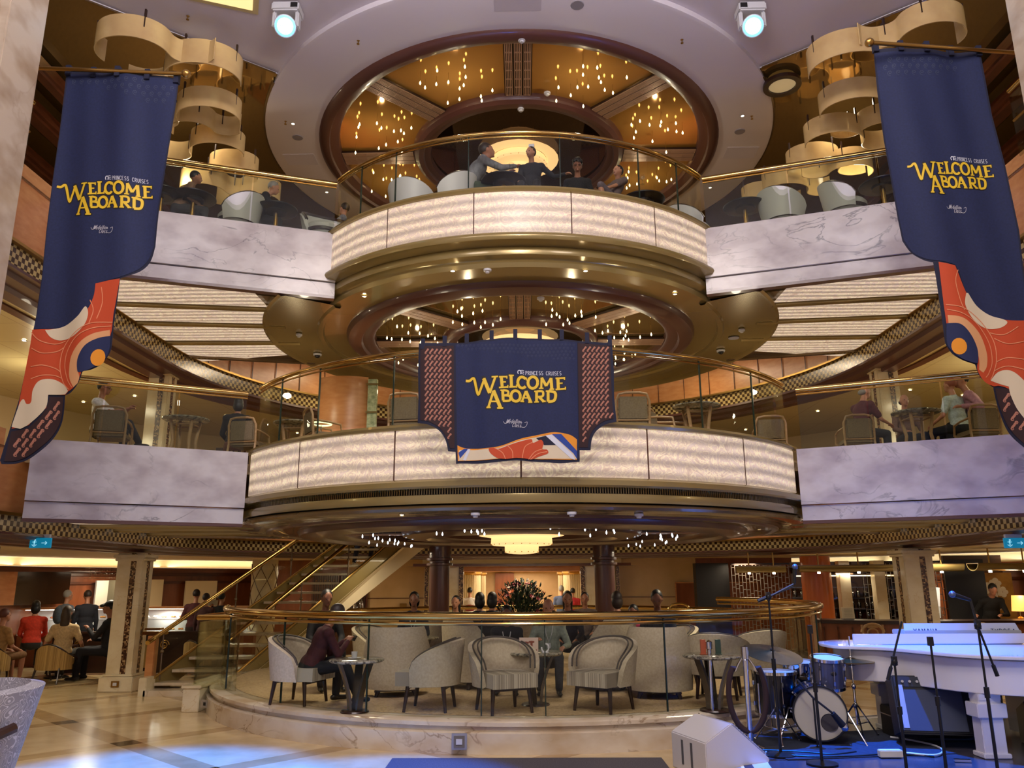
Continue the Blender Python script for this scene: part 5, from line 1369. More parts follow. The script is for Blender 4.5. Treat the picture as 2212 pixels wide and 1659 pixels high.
# ---- microphone stands
def mic_stand(px, pyt, Y, lab, boom=None, mic=None, clip=True, zb=ZS):
    top = at(px, pyt, Y=Y); t = thing('microphone_stand', lab, 'microphone stand', (top.x, top.y, zb)); h = top.z-zb
    M().lathe([(.001,0),(.13,0),(.13,.012),(.03,.03),(.001,.03)], n=28).build('base', black_metal, t)
    M().cyl((0,0,.02),(0,0,h*.58),.013,n=10).cyl((0,0,h*.55),(0,0,h),.009,n=10).cyl((0,0,h*.53),(0,0,h*.6),.02,n=12).build('pole', black_metal, t)
    if boom:
        a, b_ = [Vector(q)-Vector((0,0,0)) for q in boom]
        o = Vector((0,0,h)); M().cyl(o+a, o+b_, .009, n=8).cyl(o+a, o+a.lerp(b_,.22), .016, n=8).ell(o, (.028,.028,.035), 8, 6).build('boom_arm', black_metal, t)
    if clip: M().box((0,0,h+.01),(.035,.04,.07)).build('clip', black_plastic, t)
    if mic:
        p, d = Vector(mic[0])+Vector((0,0,h)), Vector(mic[1]).normalized()
        M().cyl(p, p+d*.13, .012, .019, 12).build('microphone_body', black_plastic, t); M().ell(p+d*.155, (.027,.027,.027), 14, 10).build('microphone_head', mat('mic_mesh','5a6a90',.35,.6), t)
        M().cyl(p, Vector((0,0,h)), .010, n=6).build('mic_arm', black_plastic, t)
    return t
mic_stand(1660, 1290, 7.7, 'tall black microphone stand with a boom, standing in front of the floor tom', boom=((-.10,0,-.035),(.24,0,.10)), mic=((.25,0,.12),(.12,0,.9)))
mic_stand(1750, 1362, 7.35, 'black microphone stand in front of the bass drum', clip=True)
mic_stand(1932, 1430, 6.95, 'black microphone stand with a short boom pointing up, in front of the left piano curve', boom=((-.07,0,-.14),(.10,0,.32)))
mic_stand(2010, 1388, 6.8, 'black microphone stand with an empty clip, in front of the middle of the piano')
mic_stand(2112, 1352, 6.7, 'black microphone stand carrying a microphone above the keyboard, right side', boom=((.10,0,-.38),(-.0,0,.0)), mic=((-.03,0,.20),(-.9,-.1,.28)))
t = thing('kick_microphone', 'black microphone on a low stand pointing into the bass drum', 'microphone', (2.72, 7.98, ZS))
M().cyl((0,0,.0),(0,0,.44),.009,n=8).build('pole', black_metal, t); M().lathe([(.001,0),(.09,0),(.02,.02)], n=18).build('base', black_metal, t)
M().tube([(-.12,.05,.60),(0,0,.44),(.16,-.02,.31)], .010, 8).cyl((.16,-.02,.31),(.25,-.0,.20),.024,.034,12).build('microphone_body', black_plastic, t); M().ell((.265,0,.185),(.038,.038,.038),12,8).build('microphone_head', chrome, t)
# cables and small boxes on the stage
for k, (pts, lab, mt, r_) in enumerate([
    ([(2.2,7.75,.13),(2.5,7.6,.13),(2.9,7.62,.13),(3.3,7.7,.13),(3.6,7.6,.13)], 'black cable running along the front of the drum kit', black_plastic, .009),
    ([(2.1,7.9,.13),(2.5,7.8,.13),(2.75,7.7,.13),(3.0,7.8,.13)], 'thin black cable beside the stanchion foot', black_plastic, .007),
    ([(3.35,7.72,.14),(3.6,7.62,.135),(3.78,7.8,.135),(3.82,8.05,.135),(3.72,8.3,.135),(3.6,8.45,.135)], 'white cable curling from the power box up beside the amplifier', white_plastic, .009)]):
    Q = [Vector(p) for p in pts]; S = []
    for i in range(len(Q)-1):
        p0, p1, p2, p3 = Q[max(i-1,0)], Q[i], Q[i+1], Q[min(i+2,len(Q)-1)]
        for j in range(6):
            u = j/6; S.append(.5*((2*p1)+(p2-p0)*u+(2*p0-5*p1+4*p2-p3)*u*u+(3*p1-p0-3*p2+p3)*u**3))
    tag(M().tube(S+[Q[-1]], r_, 6).build('cable', mt), lab, 'cable')
o = M().box((3.22, 7.60, ZS+.035),(.20,.07,.06)).build('power_box', mat('box_cream','d0c8b0',.5), bevel=.006); tag(o, 'cream power socket box lying at the front of the drum rug', 'power box')
o = M().box((3.75, 7.42, ZS+.012),(.13,.04,.02), rz=-.2).build('cable_connector', chrome); tag(o, 'small metal cable connector on the stage floor right of the power box', 'connector')

# ================================================================== patterned chair in the left foreground, cafe chairs
def swirl_fabric():
    m = mat('swirl_fabric', 'a8a4b0', .8); t, N, L, b = nodes(m); v = coords(N, L, 'Object', (1,1,1))
    n = N.new('ShaderNodeTexNoise'); n.inputs['Scale'].default_value = 13; n.inputs['Detail'].default_value = .5; n.inputs['Distortion'].default_value = 1.0; L.new(v, n.inputs['Vector'])
    mu = N.new('ShaderNodeMath'); mu.operation = 'MULTIPLY'; mu.inputs[1].default_value = 80; L.new(n.outputs['Fac'], mu.inputs[0]); si = N.new('ShaderNodeMath'); si.operation = 'SINE'; L.new(mu.outputs[0], si.inputs[0])
    r = ramp(N, [(.6,'94929c'),(.85,'cccad4')]); L.new(si.outputs[0], r.inputs[0]); L.new(r.outputs[0], b.inputs['Base Color']); return m
swirl = swirl_fabric()
t = thing('patterned_armchair', 'large swirl patterned armchair with dark wooden arms in the left foreground', 'armchair', (-3.93, 5.5, 0), R(-53), None, 1.30)
def fn(u, v):
    a = R(-84+168*u); r = .36+.05*v; return (r*math.sin(a), r*math.cos(a)*.9+.10*v, .12+v*(.62+.02*math.cos(a)))
M().sheet(fn, 24, 14, thick=-.07).build('backrest', swirl, t, ang=70)
M().box((0,-.06,.33),(.52,.56,.12)).build('seat', mat('seat_white','c8c8d4',.7), t, bevel=.03)
for s in (-1,1):
    M().tube([(s*.39,.38,.58),(s*.45,.28,.55),(s*.46,.21,.525),(s*.455,.19,.47),(s*.42,.18,.0)], .026, 8).build('arm', dark_wood, t)
    M().tube([(s*.28,.30,.2),(s*.30,.36,0)], [.03,.02], 8).build('leg', dark_wood, t)
cafe_fabric = stripes('cafe_stripe_fabric', 'b8985c', '8a6c3c', 46)
def cafe_chair():
    t = thing('cafe_armchair', 'x', 'chair')
    def fn(u, v):
        a = R(-88+176*u); k = max(0, math.cos(a)); r = .27; return (r*math.sin(a), r*math.cos(a)*.85, .22+v*(.20+.20*k**1.5))
    M().sheet(fn, 22, 6, thick=-.05).build('backrest', cafe_fabric, t, ang=60)
    M().box((0,-.06,.33),(.46,.44,.10)).build('seat', cafe_fabric, t, bevel=.03)
    P = [fn(i/30, 1.0) for i in range(31)]
    m = M().tube([Vector(p)+Vector((0,0,.012)) for p in P], .017, 8)
    for s in (-1,1): m.tube([(s*.27,.0,.43),(s*.28,-.12,.40),(s*.27,-.22,.30),(s*.25,-.20,.22)], .017, 8)
    m.build('frame', dark_wood, t)
    for sx in (-1,1):
        M().tube([(sx*.22,-.2,.30),(sx*.24,-.23,.12),(sx*.22,-.26,0)], [.022,.018,.013], 8).build('leg', dark_wood, t)
        M().tube([(sx*.20,.18,.30),(sx*.22,.22,.12),(sx*.25,.28,0)], [.022,.018,.013], 8).build('leg', dark_wood, t)
    return t
cf = Kind(cafe_chair())
def onfloor(px, py, z=0): p = at(px, py, z=z); return (p.x, p.y, z)
GC = 'striped cafe armchairs on the left'
cf.put((-7.95, 14.2, 0), R(175), 'striped cafe armchair of the long-haired guest in the cream top', GC)
cf.put((-8.9, 13.9, 0), R(200), 'striped cafe armchair at the far left under the guest in the patterned dress', GC)
cf.put((-6.72, 14.45, 0), R(250), 'striped cafe armchair half hidden by the left marble column', GC)
cf.put((-5.75, 14.9, 0), R(150), 'striped cafe armchair seen through the stair railing', GC)
cf.put((-8.5, 15.4, 0), R(30), 'striped cafe armchair behind the long-haired guest', GC)
for k, (x, y) in enumerate(((-8.3, 14.9), (-7.2, 14.9))):
    t = thing('cafe_table', 'small dark round cafe table %s' % ('between the guests at the far left' if k == 0 else 'beside the man in the black cap'), 'table', (x, y, 0))
    M().cyl((0,0,.52),(0,0,.55),.3,n=28).build('table_top', dark_wood, t); M().cyl((0,0,.02),(0,0,.52),.03).build('pedestal', black_metal, t); M().cyl((0,0,0),(0,0,.02),.2,n=20).build('foot', black_metal, t)
# ================================================================== furniture of the two upper decks
def bucket_chair():
    t = thing('bucket_chair', 'x', 'chair')
    def fn(u, v):
        a = R(-112+224*u); k = max(0, math.cos(R(-90+180*u))); r = .24+.07*v
        return (r*math.sin(a), r*math.cos(a), .20+v*(.16+.28*k**.7))
    M().sheet(fn, 24, 6, thick=-.05).build('backrest', white_leather, t, ang=60)
    M().lathe([(.01,.16),(.22,.16),(.26,.20),(.27,.30),(.24,.34),(.01,.35)], n=28).build('seat', white_leather, t, ang=40)
    M().tube([fn(i/30, 1.0) for i in range(31)], .024, 8).build('trim', dark_wood, t)
    M().lathe([(.01,.0),(.2,.0),(.19,.03),(.05,.05),(.05,.16),(.01,.16)], n=24).build('swivel_base', dark_wood, t)
    M().lathe([(.262,.19),(.275,.20),(.275,.24),(.262,.25)], n=28).build('seat_band', dark_wood, t)
    return t
def disc_table():
    t = thing('round_table', 'x', 'table')
    M().lathe([(.01,.50),(.28,.50),(.31,.515),(.31,.53),(.29,.54),(.01,.54)], n=40).build('table_top', mat('black_top','17141a',.3), t, ang=40)
    M().lathe([(.01,.47),(.14,.47),(.15,.50),(.01,.50)], n=28).build('collar', mat('dark_disc','26222a',.4), t)
    M().cyl((0,0,.03),(0,0,.48),.03,n=16).build('pedestal', brass_soft, t)
    M().lathe([(.01,0),(.2,0),(.18,.025),(.03,.04)], n=28).build('foot', black_metal, t)
    return t
bk = Kind(bucket_chair()); dt = Kind(disc_table()); Z7 = 6.425; Z6 = 3.205
def keep_on(p, deck, m=.36):
    """step back from the balcony edge so the thing stands on its deck"""
    r = (3.36 if deck == 7 else 4.16)-m; xm = 2.6 if deck == 7 else 3.5
    x, y = p.x, p.y
    for _ in range(60):
        line = (10.64-(abs(x)-2.62)*.35) if deck == 7 else (10.38-(abs(x)-3.6)*.5)
        ok = math.hypot(x, y-D) <= r or (y >= line+m and abs(x) > xm-.5)
        if ok: break
        x *= 1.006; y *= 1.006
    return x, y
def put7(K, px, py, rz, lab, g, zz): p = at(px, py, z=Z7+zz); x, y = keep_on(p, 7); K.put((x, y, Z7), R(rz), lab, g)
GB, GT = 'white bucket chairs of the top deck', 'black round tables of the top deck'
put7(bk, 893, 402, 150, 'white bucket chair at the left end of the upper round balcony', GB, .38)
put7(bk, 975, 392, -100, 'white bucket chair holding the man in grey on the upper round balcony', GB, .25)
bk.put((.15, 11.7, Z7), R(180), 'white bucket chair at the middle of the upper round balcony, only its top showing', GB)
put7(bk, 1492, 462, 90, 'white bucket chair in the corner where balcony and right marble front meet', GB, .25)
put7(bk, 1690, 445, 120, 'white bucket chair left of the larger one on the upper right wing', GB, .3)
put7(bk, 1825, 415, 70, 'larger white bucket chair right of the black table, upper right wing', GB, .42)
put7(bk, 515, 445, -90, 'bucket chair of the man in black on the upper left wing', GB, .28)
put7(bk, 700, 478, 30, 'bucket chair of the guest with raised legs, upper left wing', GB, .25)
put7(dt, 1088, 366, 0, 'black round table before the man in grey on the upper round balcony', GT, .52)
put7(dt, 1388, 402, 0, 'black round table at the right end of the upper round balcony', GT, .52)
put7(dt, 597, 450, 0, 'black round table in front of the man in black, upper left wing', GT, .52)
put7(dt, 418, 428, 0, 'black round table beside the left banner, upper left wing', GT, .52)
put7(dt, 350, 420, 0, 'black round table partly hidden by the left banner', GT, .52)
put7(dt, 1608, 434, 0, 'black round table on the upper right wing, nearest the round balcony', GT, .52)
put7(dt, 1905, 392, 0, 'black round table partly hidden by the right banner', GT, .52)
for (px, py, lab) in ((1075, 352, 'left'), (1130, 352, 'middle')):
    p = at(1088, 366, z=Z7+.52); x = p.x+(-.1 if lab == 'left' else .1)
    tag(M().at(x, p.y+.05, Z7+.545).lathe([(.001,0),(.03,0),(.034,.09),(.03,.09),(.026,.01)], n=16).build('drinking_glass', clear_glass), 'small clear glass on the black table of the man in grey, %s one' % lab, 'glass')
p = at(1388, 402, z=Z7+.52); tag(M().at(p.x, p.y, Z7+.545).lathe([(.001,0),(.03,.002),(.005,.01),(.005,.07),(.04,.10),(.036,.14)], n=18).build('wine_glass', clear_glass), 'wine glass on the table at the right end of the upper balcony', 'glass')

def frame_chair():
    """light wood frame armchair, upholstered back panel; front is -Y"""
    t = thing('framed_armchair', 'x', 'chair')
    M().box((0,-.02,.30),(.46,.46,.10)).build('seat', taupe_fabric, t, bevel=.025)
    M().box((0,.235,.50),(.42,.05,.34), rx=-.10).build('back_panel', taupe_fabric, t, bevel=.02)
    P = [(-.235,.22,.28),(-.24,.25,.60),(-.20,.275,.70),(-.1,.28,.72),(.1,.28,.72),(.20,.275,.70),(.24,.25,.60),(.235,.22,.28)]
    M().tube(P, .019, 8).tube([(-.23,.22,.33),(.23,.22,.33)], .016, 6).build('back_frame', pale_wood, t)
    for s in (-1,1):
        M().tube([(s*.24,.24,.52),(s*.26,.0,.50),(s*.25,-.20,.47),(s*.25,-.23,.3)], .018, 8).build('arm', pale_wood, t)
        M().tube([(s*.235,.22,.30),(s*.24,.27,0)], .02, 8).build('leg', pale_wood, t)
        M().tube([(s*.235,-.22,.32),(s*.24,-.24,0)], .02, 8).build('leg', pale_wood, t)
    return t
def four_leg_table():
    t = thing('stone_top_table', 'x', 'table')
    M().lathe([(.01,.52),(.27,.52),(.30,.535),(.30,.55),(.01,.56)], n=40).build('table_top', stone_top, t, ang=40)
    for k in range(4):
        a = R(45+90*k); c, s = math.cos(a), math.sin(a)
        M().tube([(c*.20,s*.20,.52),(c*.15,s*.15,.25),(c*.19,s*.19,0)], .022, 8).build('leg', pale_wood, t)
    m = M()
    for k in range(4):
        a, b_ = R(45+90*k), R(135+90*k); m.tube([(.19*math.cos(a),.19*math.sin(a),.46),(.19*math.cos(b_),.19*math.sin(b_),.46)], .010, 6)
    m.build('stretcher', pale_wood, t)
    return t
fc = Kind(frame_chair()); ft = Kind(four_leg_table())
def put6(K, px, py, rz, lab, g, zz): p = at(px, py, z=Z6+zz); x, y = keep_on(p, 6); K.put((x, y, Z6), R(rz), lab, g, .82 if K is fc else 1.0)
GF, GS = 'wood framed armchairs of the middle deck', 'stone topped tables of the middle deck'
put6(fc, 245, 905, 195, 'wood framed armchair of the man in the white shirt, lower left wing', GF, .45)
put6(fc, 540, 925, 170, 'wood framed armchair at the corner of the lower left wing and the round balcony', GF, .45)
put6(fc, 700, 905, 120, 'wood framed armchair on the left of the lower round balcony', GF, .4)
put6(fc, 1362, 882, 180, 'wood framed armchair just right of the centre banner, its back to the viewer', GF, .45)
put6(fc, 1438, 905, 60, 'wood framed armchair behind the stone table right of the centre banner', GF, .42)
put6(fc, 1660, 915, 170, 'wood framed armchair at the right end of the lower round balcony', GF, .42)
put6(fc, 1845, 925, 175, 'wood framed armchair of the man in the maroon shirt, lower right wing', GF, .45)
put6(fc, 2108, 905, 180, 'wood framed armchair of the man in the pink shirt, lower right wing', GF, .45)
put6(fc, 885, 868, 170, 'wood framed armchair just left of the centre banner', GF, .5)
put6(ft, 402, 905, 0, 'stone topped table in front of the man in the white shirt', GS, .55)
put6(ft, 1503, 858, 0, 'stone topped table right of the centre banner on the lower balcony', GS, .55)
put6(ft, 1978, 890, 0, 'stone topped table between the guests of the lower right wing', GS, .55)
put6(ft, 640, 892, 0, 'stone topped table on the left of the lower round balcony', GS, .5)
t = thing('glow_ring', 'pale glowing ring shaped reflection lamp on the lower balcony table at left', 'lamp', tuple(at(694, 916, Y=10.2)))
M().tube([(.13*math.cos(a), .13*math.sin(a), 0) for a in [i*.2618 for i in range(24)]], .012, 8, closed=True).build('ring', mat('glow_green','e8f0c0',.4,emit=1.6,ecol='e4f0b8'), t); M().cyl((0,0,-.2),(0,0,-.01),.01).build('stem', chrome, t); M().box((0,0,-.2),(.27,.02,.012)).build('cross_bar', chrome, t)
# dark curved banister of the stair on deck 6 and glass block pillar behind the centre banner
t = thing('wood_partition', 'tall peach wood partition at the middle deck, left of the centre banner', 'partition', tuple(at(765, 905, Y=13.6))[:2]+(Z6,))
M().sheet(lambda u, v: (-.62+.8*u, .25*(u-.5)**2*2, 1.95*v), 14, 1, thick=.06).build('wood_panel', peach_wood, t)
M().box((.30,.05,.95),(.16,.1,1.9)).build('glass_block_strip', noise_mat('glass_block',[(.3,'8a9a7a'),(.7,'d8e0b8')],14,3,.2), t)
for z in (.3,.8,1.3,1.8): M().box((.30,-.02,z),(.2,.03,.03)).build('block_band', bronze, t)
M().box((.13,.02,.55),(.12,.06,.34)).build('mosaic_panel', column_mosaic, t)
t = thing('balustrade', 'dark slatted stair balustrade behind the left guests of the middle deck', 'railing', (-4.0, 12.9, Z6))
M().box((0,0,.55),(2.0,.05,.05)).build('top_rail', dark_wood, t)
m = M()
for k in range(24): m.box((-.97+.084*k,0,.28),(.02,.02,.52))
m.build('slats', dark_wood, t)

# ================================================================== wavy acrylic lamps of the top deck
def wave_lamp(px, py, z, flip, L, lab, ph=0.0, h=.34):
    p = at(px, py, z=z); t = thing('wavy_lamp', lab, 'ceiling lamp', tuple(p), 0, 'yellow wavy ceiling lamps of the top deck')
    def fn(u, v):
        s = u*2*PI*.95+ph
        x = (u-.5)*L; y = .26*math.sin(s)
        return (x*flip, y-.0, -h/2+h*v)
    def pt(u):   # open S: arcs
        a = u*L
        return a
    n = 44
    # S ribbon of two circular arcs
    r1, r2 = .40, .26
    P = []
    for i in range(n//2+1):
        th = R(200-200*i/(n//2)); P.append((r1*math.cos(th), r1*math.sin(th)))
    ex, ey = P[-1]; 
    for i in range(1, n//2+1):
        th = R(180+150*i/(n//2)); P.append((ex+r2+r2*math.cos(th), ey+r2*math.sin(th)*.9))
    def rb(u, v):
        k = min(int(u*(len(P)-1)+1e-6), len(P)-1); x, y = P[k]
        return (x*flip*L, -y*.8*L, -h/2+h*v)
    M().sheet(rb, len(P)-1, 3, thick=.012*flip).build('acrylic_ribbon', yellow_acrylic, t, ang=60)
    for k in (4, 16, 30):
        x, y = P[k]; M().box((x*flip*L, -y*.8*L-.0, h*.45),(.022,.03,.26)).build('hanger', dark_wood, t)
lamps = [(290,95,8.45,1,1.15,'at the top left behind the ceiling edge'),(440,150,8.45,-1,1.25,'largest of the left stack, above the banner rod end'),(452,238,8.30,-1,1.1,'second from the top of the left stack'),(470,312,8.25,-1,1.0,'third from the top of the left stack'),
 (505,362,8.2,-1,.95,'fourth of the left stack, above the brass rail'),(415,262,8.35,1,.8,'tucked behind the second lamp of the left stack'),(440,395,8.0,1,.9,'behind the brass rail near the left banner'),(560,415,8.0,-1,.85,'lowest of the left stack, behind the man in black'),
 (1835,130,8.45,1,1.35,'largest of the right stack, at the ceiling edge'),(1845,222,8.30,1,1.2,'second from the top of the right stack'),(1800,290,8.25,1,1.05,'third from the top of the right stack'),(1755,348,8.2,1,1.0,'fourth of the right stack, crossing the brass rail'),
 (1695,395,8.1,1,.9,'fifth of the right stack, behind the black table'),(1905,265,8.3,-1,.85,'short one right of the second lamp of the right stack'),(1835,355,8.1,-1,.85,'behind the larger white chair, upper right'),(1645,425,8.0,1,.8,'lowest of the right stack'),
 (2010,60,8.5,-1,1.0,'glowing one above the right banner rod')]
for i, (px, py, z, f, L, d) in enumerate(lamps): wave_lamp(px, py, z, f, L, 'yellow wavy acrylic lamp, '+d, .4*i, .32 if i not in (1, 8) else .36)
for s, px, py in ((-1, 330, 240), (1, 1690, 190)):
    p = at(px, py, z=8.9); t = thing('ceiling_ring_lamp', 'dark ringed round ceiling lamp at the %s of the top deck' % ('left' if s < 0 else 'right, beside the wavy lamps'), 'ceiling lamp', (p.x, p.y, 8.98))
    M().lathe([(.2,0),(.28,0),(.28,-.06),(.2,-.06)], n=32, close=True).build('ring', dark_wood, t); M().lathe([(.001,-.03),(.2,-.03)], n=28).build('lens', mat('pale_lens','c8b080',.4,emit=.4), t)

# ================================================================== drop pendants of the round ceilings
def drop_proto(mt, s):
    return M().lathe([(.001,-.034*s),(.011*s,-.022*s),(.0145*s,-.006*s),(.011*s,.009*s),(.005*s,.024*s),(.001,.034*s)], n=10).mat(1).cyl((0,0,.045*s),(0,0,.20*s),.0022,n=4,caps=False).mesh('drop_lamp', [mt, brass_soft])
rd = random.Random(21)
def drops(zc, r0, r1, mt, s, per, lab, group, nsec=8, skip=()):
    me = drop_proto(mt, s)
    for k in range(nsec):
        if k in skip: continue
        pts = []
        tries = 0
        while len(pts) < per and tries < 400:
            tries += 1
            a = R(45*k+22.5)+rd.gauss(0, R(7.5)); r = rd.uniform(r0+.12, r1-.12)
            if abs(a-R(45*k+22.5)) > R(15): continue
            q = (r*math.sin(a), D-r*math.cos(a))
            if all((q[0]-w_[0])**2+(q[1]-w_[1])**2 > .011*s*s for w_ in pts): pts.append(q)
        for q in pts:
            o = bpy.data.objects.new('drop_lamp', me); COL.objects.link(o); o.location = (q[0], q[1], zc-.12-rd.uniform(0,.10))
            tag(o, lab, 'lamp', group)
drops(9.06, 1.9, 3.1, bulb_mat, 1.0, 14, 'tiny glowing drop lamp hanging from the copper mirror of the top round ceiling', 'drop lamps of the top round ceiling')
drops(5.60, 1.3, 2.4, bulb_mat, .85, 12, 'tiny glowing drop lamp hanging under the middle round ceiling', 'drop lamps of the middle round ceiling')
drops(2.42, 1.95, 2.7, bulb_white, .75, 8, 'tiny bright white drop lamp hanging under the lowest round ceiling', 'drop lamps of the lowest round ceiling', skip=(3,4))
# ================================================================== tiered chandeliers
def chandelier(z, s, lab, e):
    t = thing('tiered_chandelier', lab, 'chandelier', (0, D, z), 0, None, s)
    sh = mat('alabaster_%s' % e, 'e0c090', .5, emit=e, ecol='ffcf8c')
    M().lathe([(.68,0),(.50,-.03),(.48,-.01)], n=24).build('top_plate', sh, t, ang=20)
    M().lathe([(.48,-.02),(.49,-.12),(.46,-.15),(.27,-.16)], n=24).build('upper_tier', sh, t, ang=20)
    M().lathe([(.27,-.15),(.265,-.26),(.23,-.27),(.10,-.285),(.001,-.29)], n=20).build('lower_tier', sh, t, ang=20)
    m = M()
    for r, z_, n in ((.49,-.14,24),(.268,-.255,16)):
        for k in range(n): a = 2*PI*k/n; m.ell((r*math.cos(a), r*math.sin(a), z_), (.008,.008,.008), 6, 4)
    m.build('rivets', brass_soft, t)
    M().cyl((0,0,0),(0,0,.15),.05).build('stem', brass_soft, t)
chandelier(2.33, 1.0, 'tiered glowing alabaster chandelier over the flowers in the lounge', 1.1)
chandelier(5.50, .95, 'tiered alabaster chandelier of the middle round ceiling, behind the centre banner', 1.0)
chandelier(8.94, 1.05, 'large glowing alabaster chandelier in the centre of the top round ceiling', .9)

# ================================================================== ceiling fittings
def fitting(px, py, z, kind, lab):
    p = at(px, py, z=z)
    if kind == 'spot':
        t = thing('downlight', lab, 'downlight', (p.x, p.y, z)); M().lathe([(.026,.004),(.034,.004),(.034,-.006),(.026,-.006)], n=18, close=True).build('ring', bronze, t); M().lathe([(.001,-.003),(.028,-.003)], n=14).build('lens', down_mat, t)
    elif kind == 'detector':
        t = thing('smoke_detector', lab, 'smoke detector', (p.x, p.y, z)); M().lathe([(.001,-.05),(.025,-.05),(.03,-.03),(.05,-.025),(.052,0)], n=20).build('housing', white_plastic, t)
    elif kind == 'speaker':
        t = thing('ceiling_speaker', lab, 'speaker', (p.x, p.y, z)); M().lathe([(.001,-.008),(.085,-.008),(.09,0)], n=24).build('grille', mat('speaker_grey','8c868e',.6), t)
    elif kind == 'sprinkler':
        t = thing('sprinkler', lab, 'sprinkler', (p.x, p.y, z)); M().lathe([(.001,-.06),(.02,-.055),(.02,-.05),(.006,-.045),(.008,-.01),(.022,0)], n=12).build('head', brass_soft, t)
    elif kind == 'camera':
        t = thing('dome_camera', lab, 'security camera', (p.x, p.y, z)); M().lathe([(.055,-.03),(.07,-.025),(.075,0)], n=24).build('ring', white_plastic, t); M().ell((0,0,-.03),(.05,.05,.045),18,10).build('dome', mat('smoked_dome','101014',.08), t)
for px, py, z, k, lab in [
    (978,585,5.52,'spot','downlight in the bronze soffit under the upper balcony, left of centre'),(1265,585,5.52,'spot','downlight in the bronze soffit under the upper balcony, right of centre'),
    (787,640,5.52,'spot','downlight in the bronze soffit near the left marble corner'),(1458,635,5.52,'spot','downlight in the bronze soffit near the right marble corner'),
    (1053,582,5.52,'detector','small round detector left of centre in the soffit under the upper balcony'),(1168,643,5.42,'detector','oval detector on the brown ring of the middle ceiling'),
    (686,765,5.52,'camera','dome security camera at the lower left of the bronze middle ceiling'),(1557,757,5.52,'camera','dome security camera at the lower right of the bronze middle ceiling'),
    (646,722,5.52,'detector','round detector on the left of the bronze middle ceiling'),(1602,712,5.52,'detector','round detector on the right of the bronze middle ceiling'),(1585,730,5.52,'speaker','pale disc on the bronze middle ceiling above the right camera'),
    (633,267,8.965,'spot','downlight on the left of the white ceiling ring'),(1604,250,8.965,'spot','downlight on the right of the white ceiling ring'),
    (706,415,8.965,'spot','downlight at the lower left of the white ceiling ring'),(1534,405,8.965,'spot','downlight at the lower right of the white ceiling ring'),
    (643,297,8.965,'speaker','round speaker on the left of the white ceiling ring'),(1598,284,8.965,'speaker','round speaker on the right of the white ceiling ring'),(1247,11,8.965,'speaker','round speaker at the top of the white ceiling ring'),
    (774,88,8.965,'sprinkler','sprinkler at the upper left of the white ring'),(1473,86,8.965,'sprinkler','sprinkler at the upper right of the white ring'),(406,35,9.05,'sprinkler','sprinkler on the white ceiling at the top left'),
    (1624,251,8.965,'sprinkler','sprinkler beside the right downlight of the white ring'),(617,262,8.965,'sprinkler','sprinkler beside the left downlight of the white ring'),
    (1127,85,8.92,'detector','detector at the top of the outer brown ring'),(1125,235,8.92,'detector','detector at the top of the inner brown ring'),(1182,200,8.98,'detector','white detector on the copper mirror beside the inner ring'),
    (868,1113,2.353,'spot','downlight in the dark soffit over the lounge, left'),(1027,1108,2.353,'detector','small fitting in the dark soffit over the lounge'),(1235,1106,2.353,'detector','small fitting in the dark soffit right of centre'),(1640,1143,2.353,'spot','downlight in the dark soffit over the lounge, far right'),(1380,1110,2.353,'detector','small fitting in the dark soffit over the lounge, right'),
    (155,1178,2.18,'spot','downlight in the cafe ceiling left of the exit sign'),(27,1178,2.18,'spot','downlight in the cafe ceiling at the left edge'),(143,1192,2.18,'spot','downlight in the cafe ceiling right of the exit sign')]:
    fitting(px, py, z, k, lab)
rg = random.Random(5)
for s in (-1, 1):
    for k, (x, y) in enumerate(((7.6, 11.6),(8.2, 13.6),(7.7, 15.4),(6.6, 17.4),(9.0, 15.9),(6.9, 9.6),(5.6,19.6))):
        for z in (5.25, 2.175):
            if z < 3 and s < 0: continue
            t = thing('downlight', 'warm downlight in the %s gallery ceiling of the %s deck' % ('left' if s < 0 else 'right', 'middle' if z > 3 else 'lowest'), 'downlight', (s*x, y, z), 0, 'gallery downlights %s %s' % ('left' if s < 0 else 'right', 'middle' if z > 3 else 'lowest'))
            M().lathe([(.03,.004),(.04,.004),(.04,-.006),(.03,-.006)], n=16, close=True).build('ring', bronze, t); M().lathe([(.001,-.003),(.032,-.003)], n=12).build('lens', down_mat, t)
# ceiling coffer lamp seen at the top left
p = at(490, -8, z=9.05)
t = thing('ceiling_coffer', 'square cream lit coffer in the white ceiling, cut by the top of the picture', 'ceiling light', (p.x, p.y-.15, 9.05), R(20))
M().box((0,0,-.01),(.9,.7,.02)).build('frame', mat('coffer_cream','c8b888',.5), t); M().box((0,0,-.025),(.75,.55,.012)).build('lit_panel', mat('coffer_lit','f0e0a0',.5,emit=1.0,ecol='f0dc98'), t)
for px, py, z, w_, d_ in ((650,345,8.963,.55,.38),(1600,330,8.963,.55,.38),(1118,4,8.963,.62,.35)):
    p = at(px, py, z=z); struct(M().box((p.x,p.y,z),(w_,d_,.004)).build('trim_70', mat('hatch_white','c9c2cb',.6)))
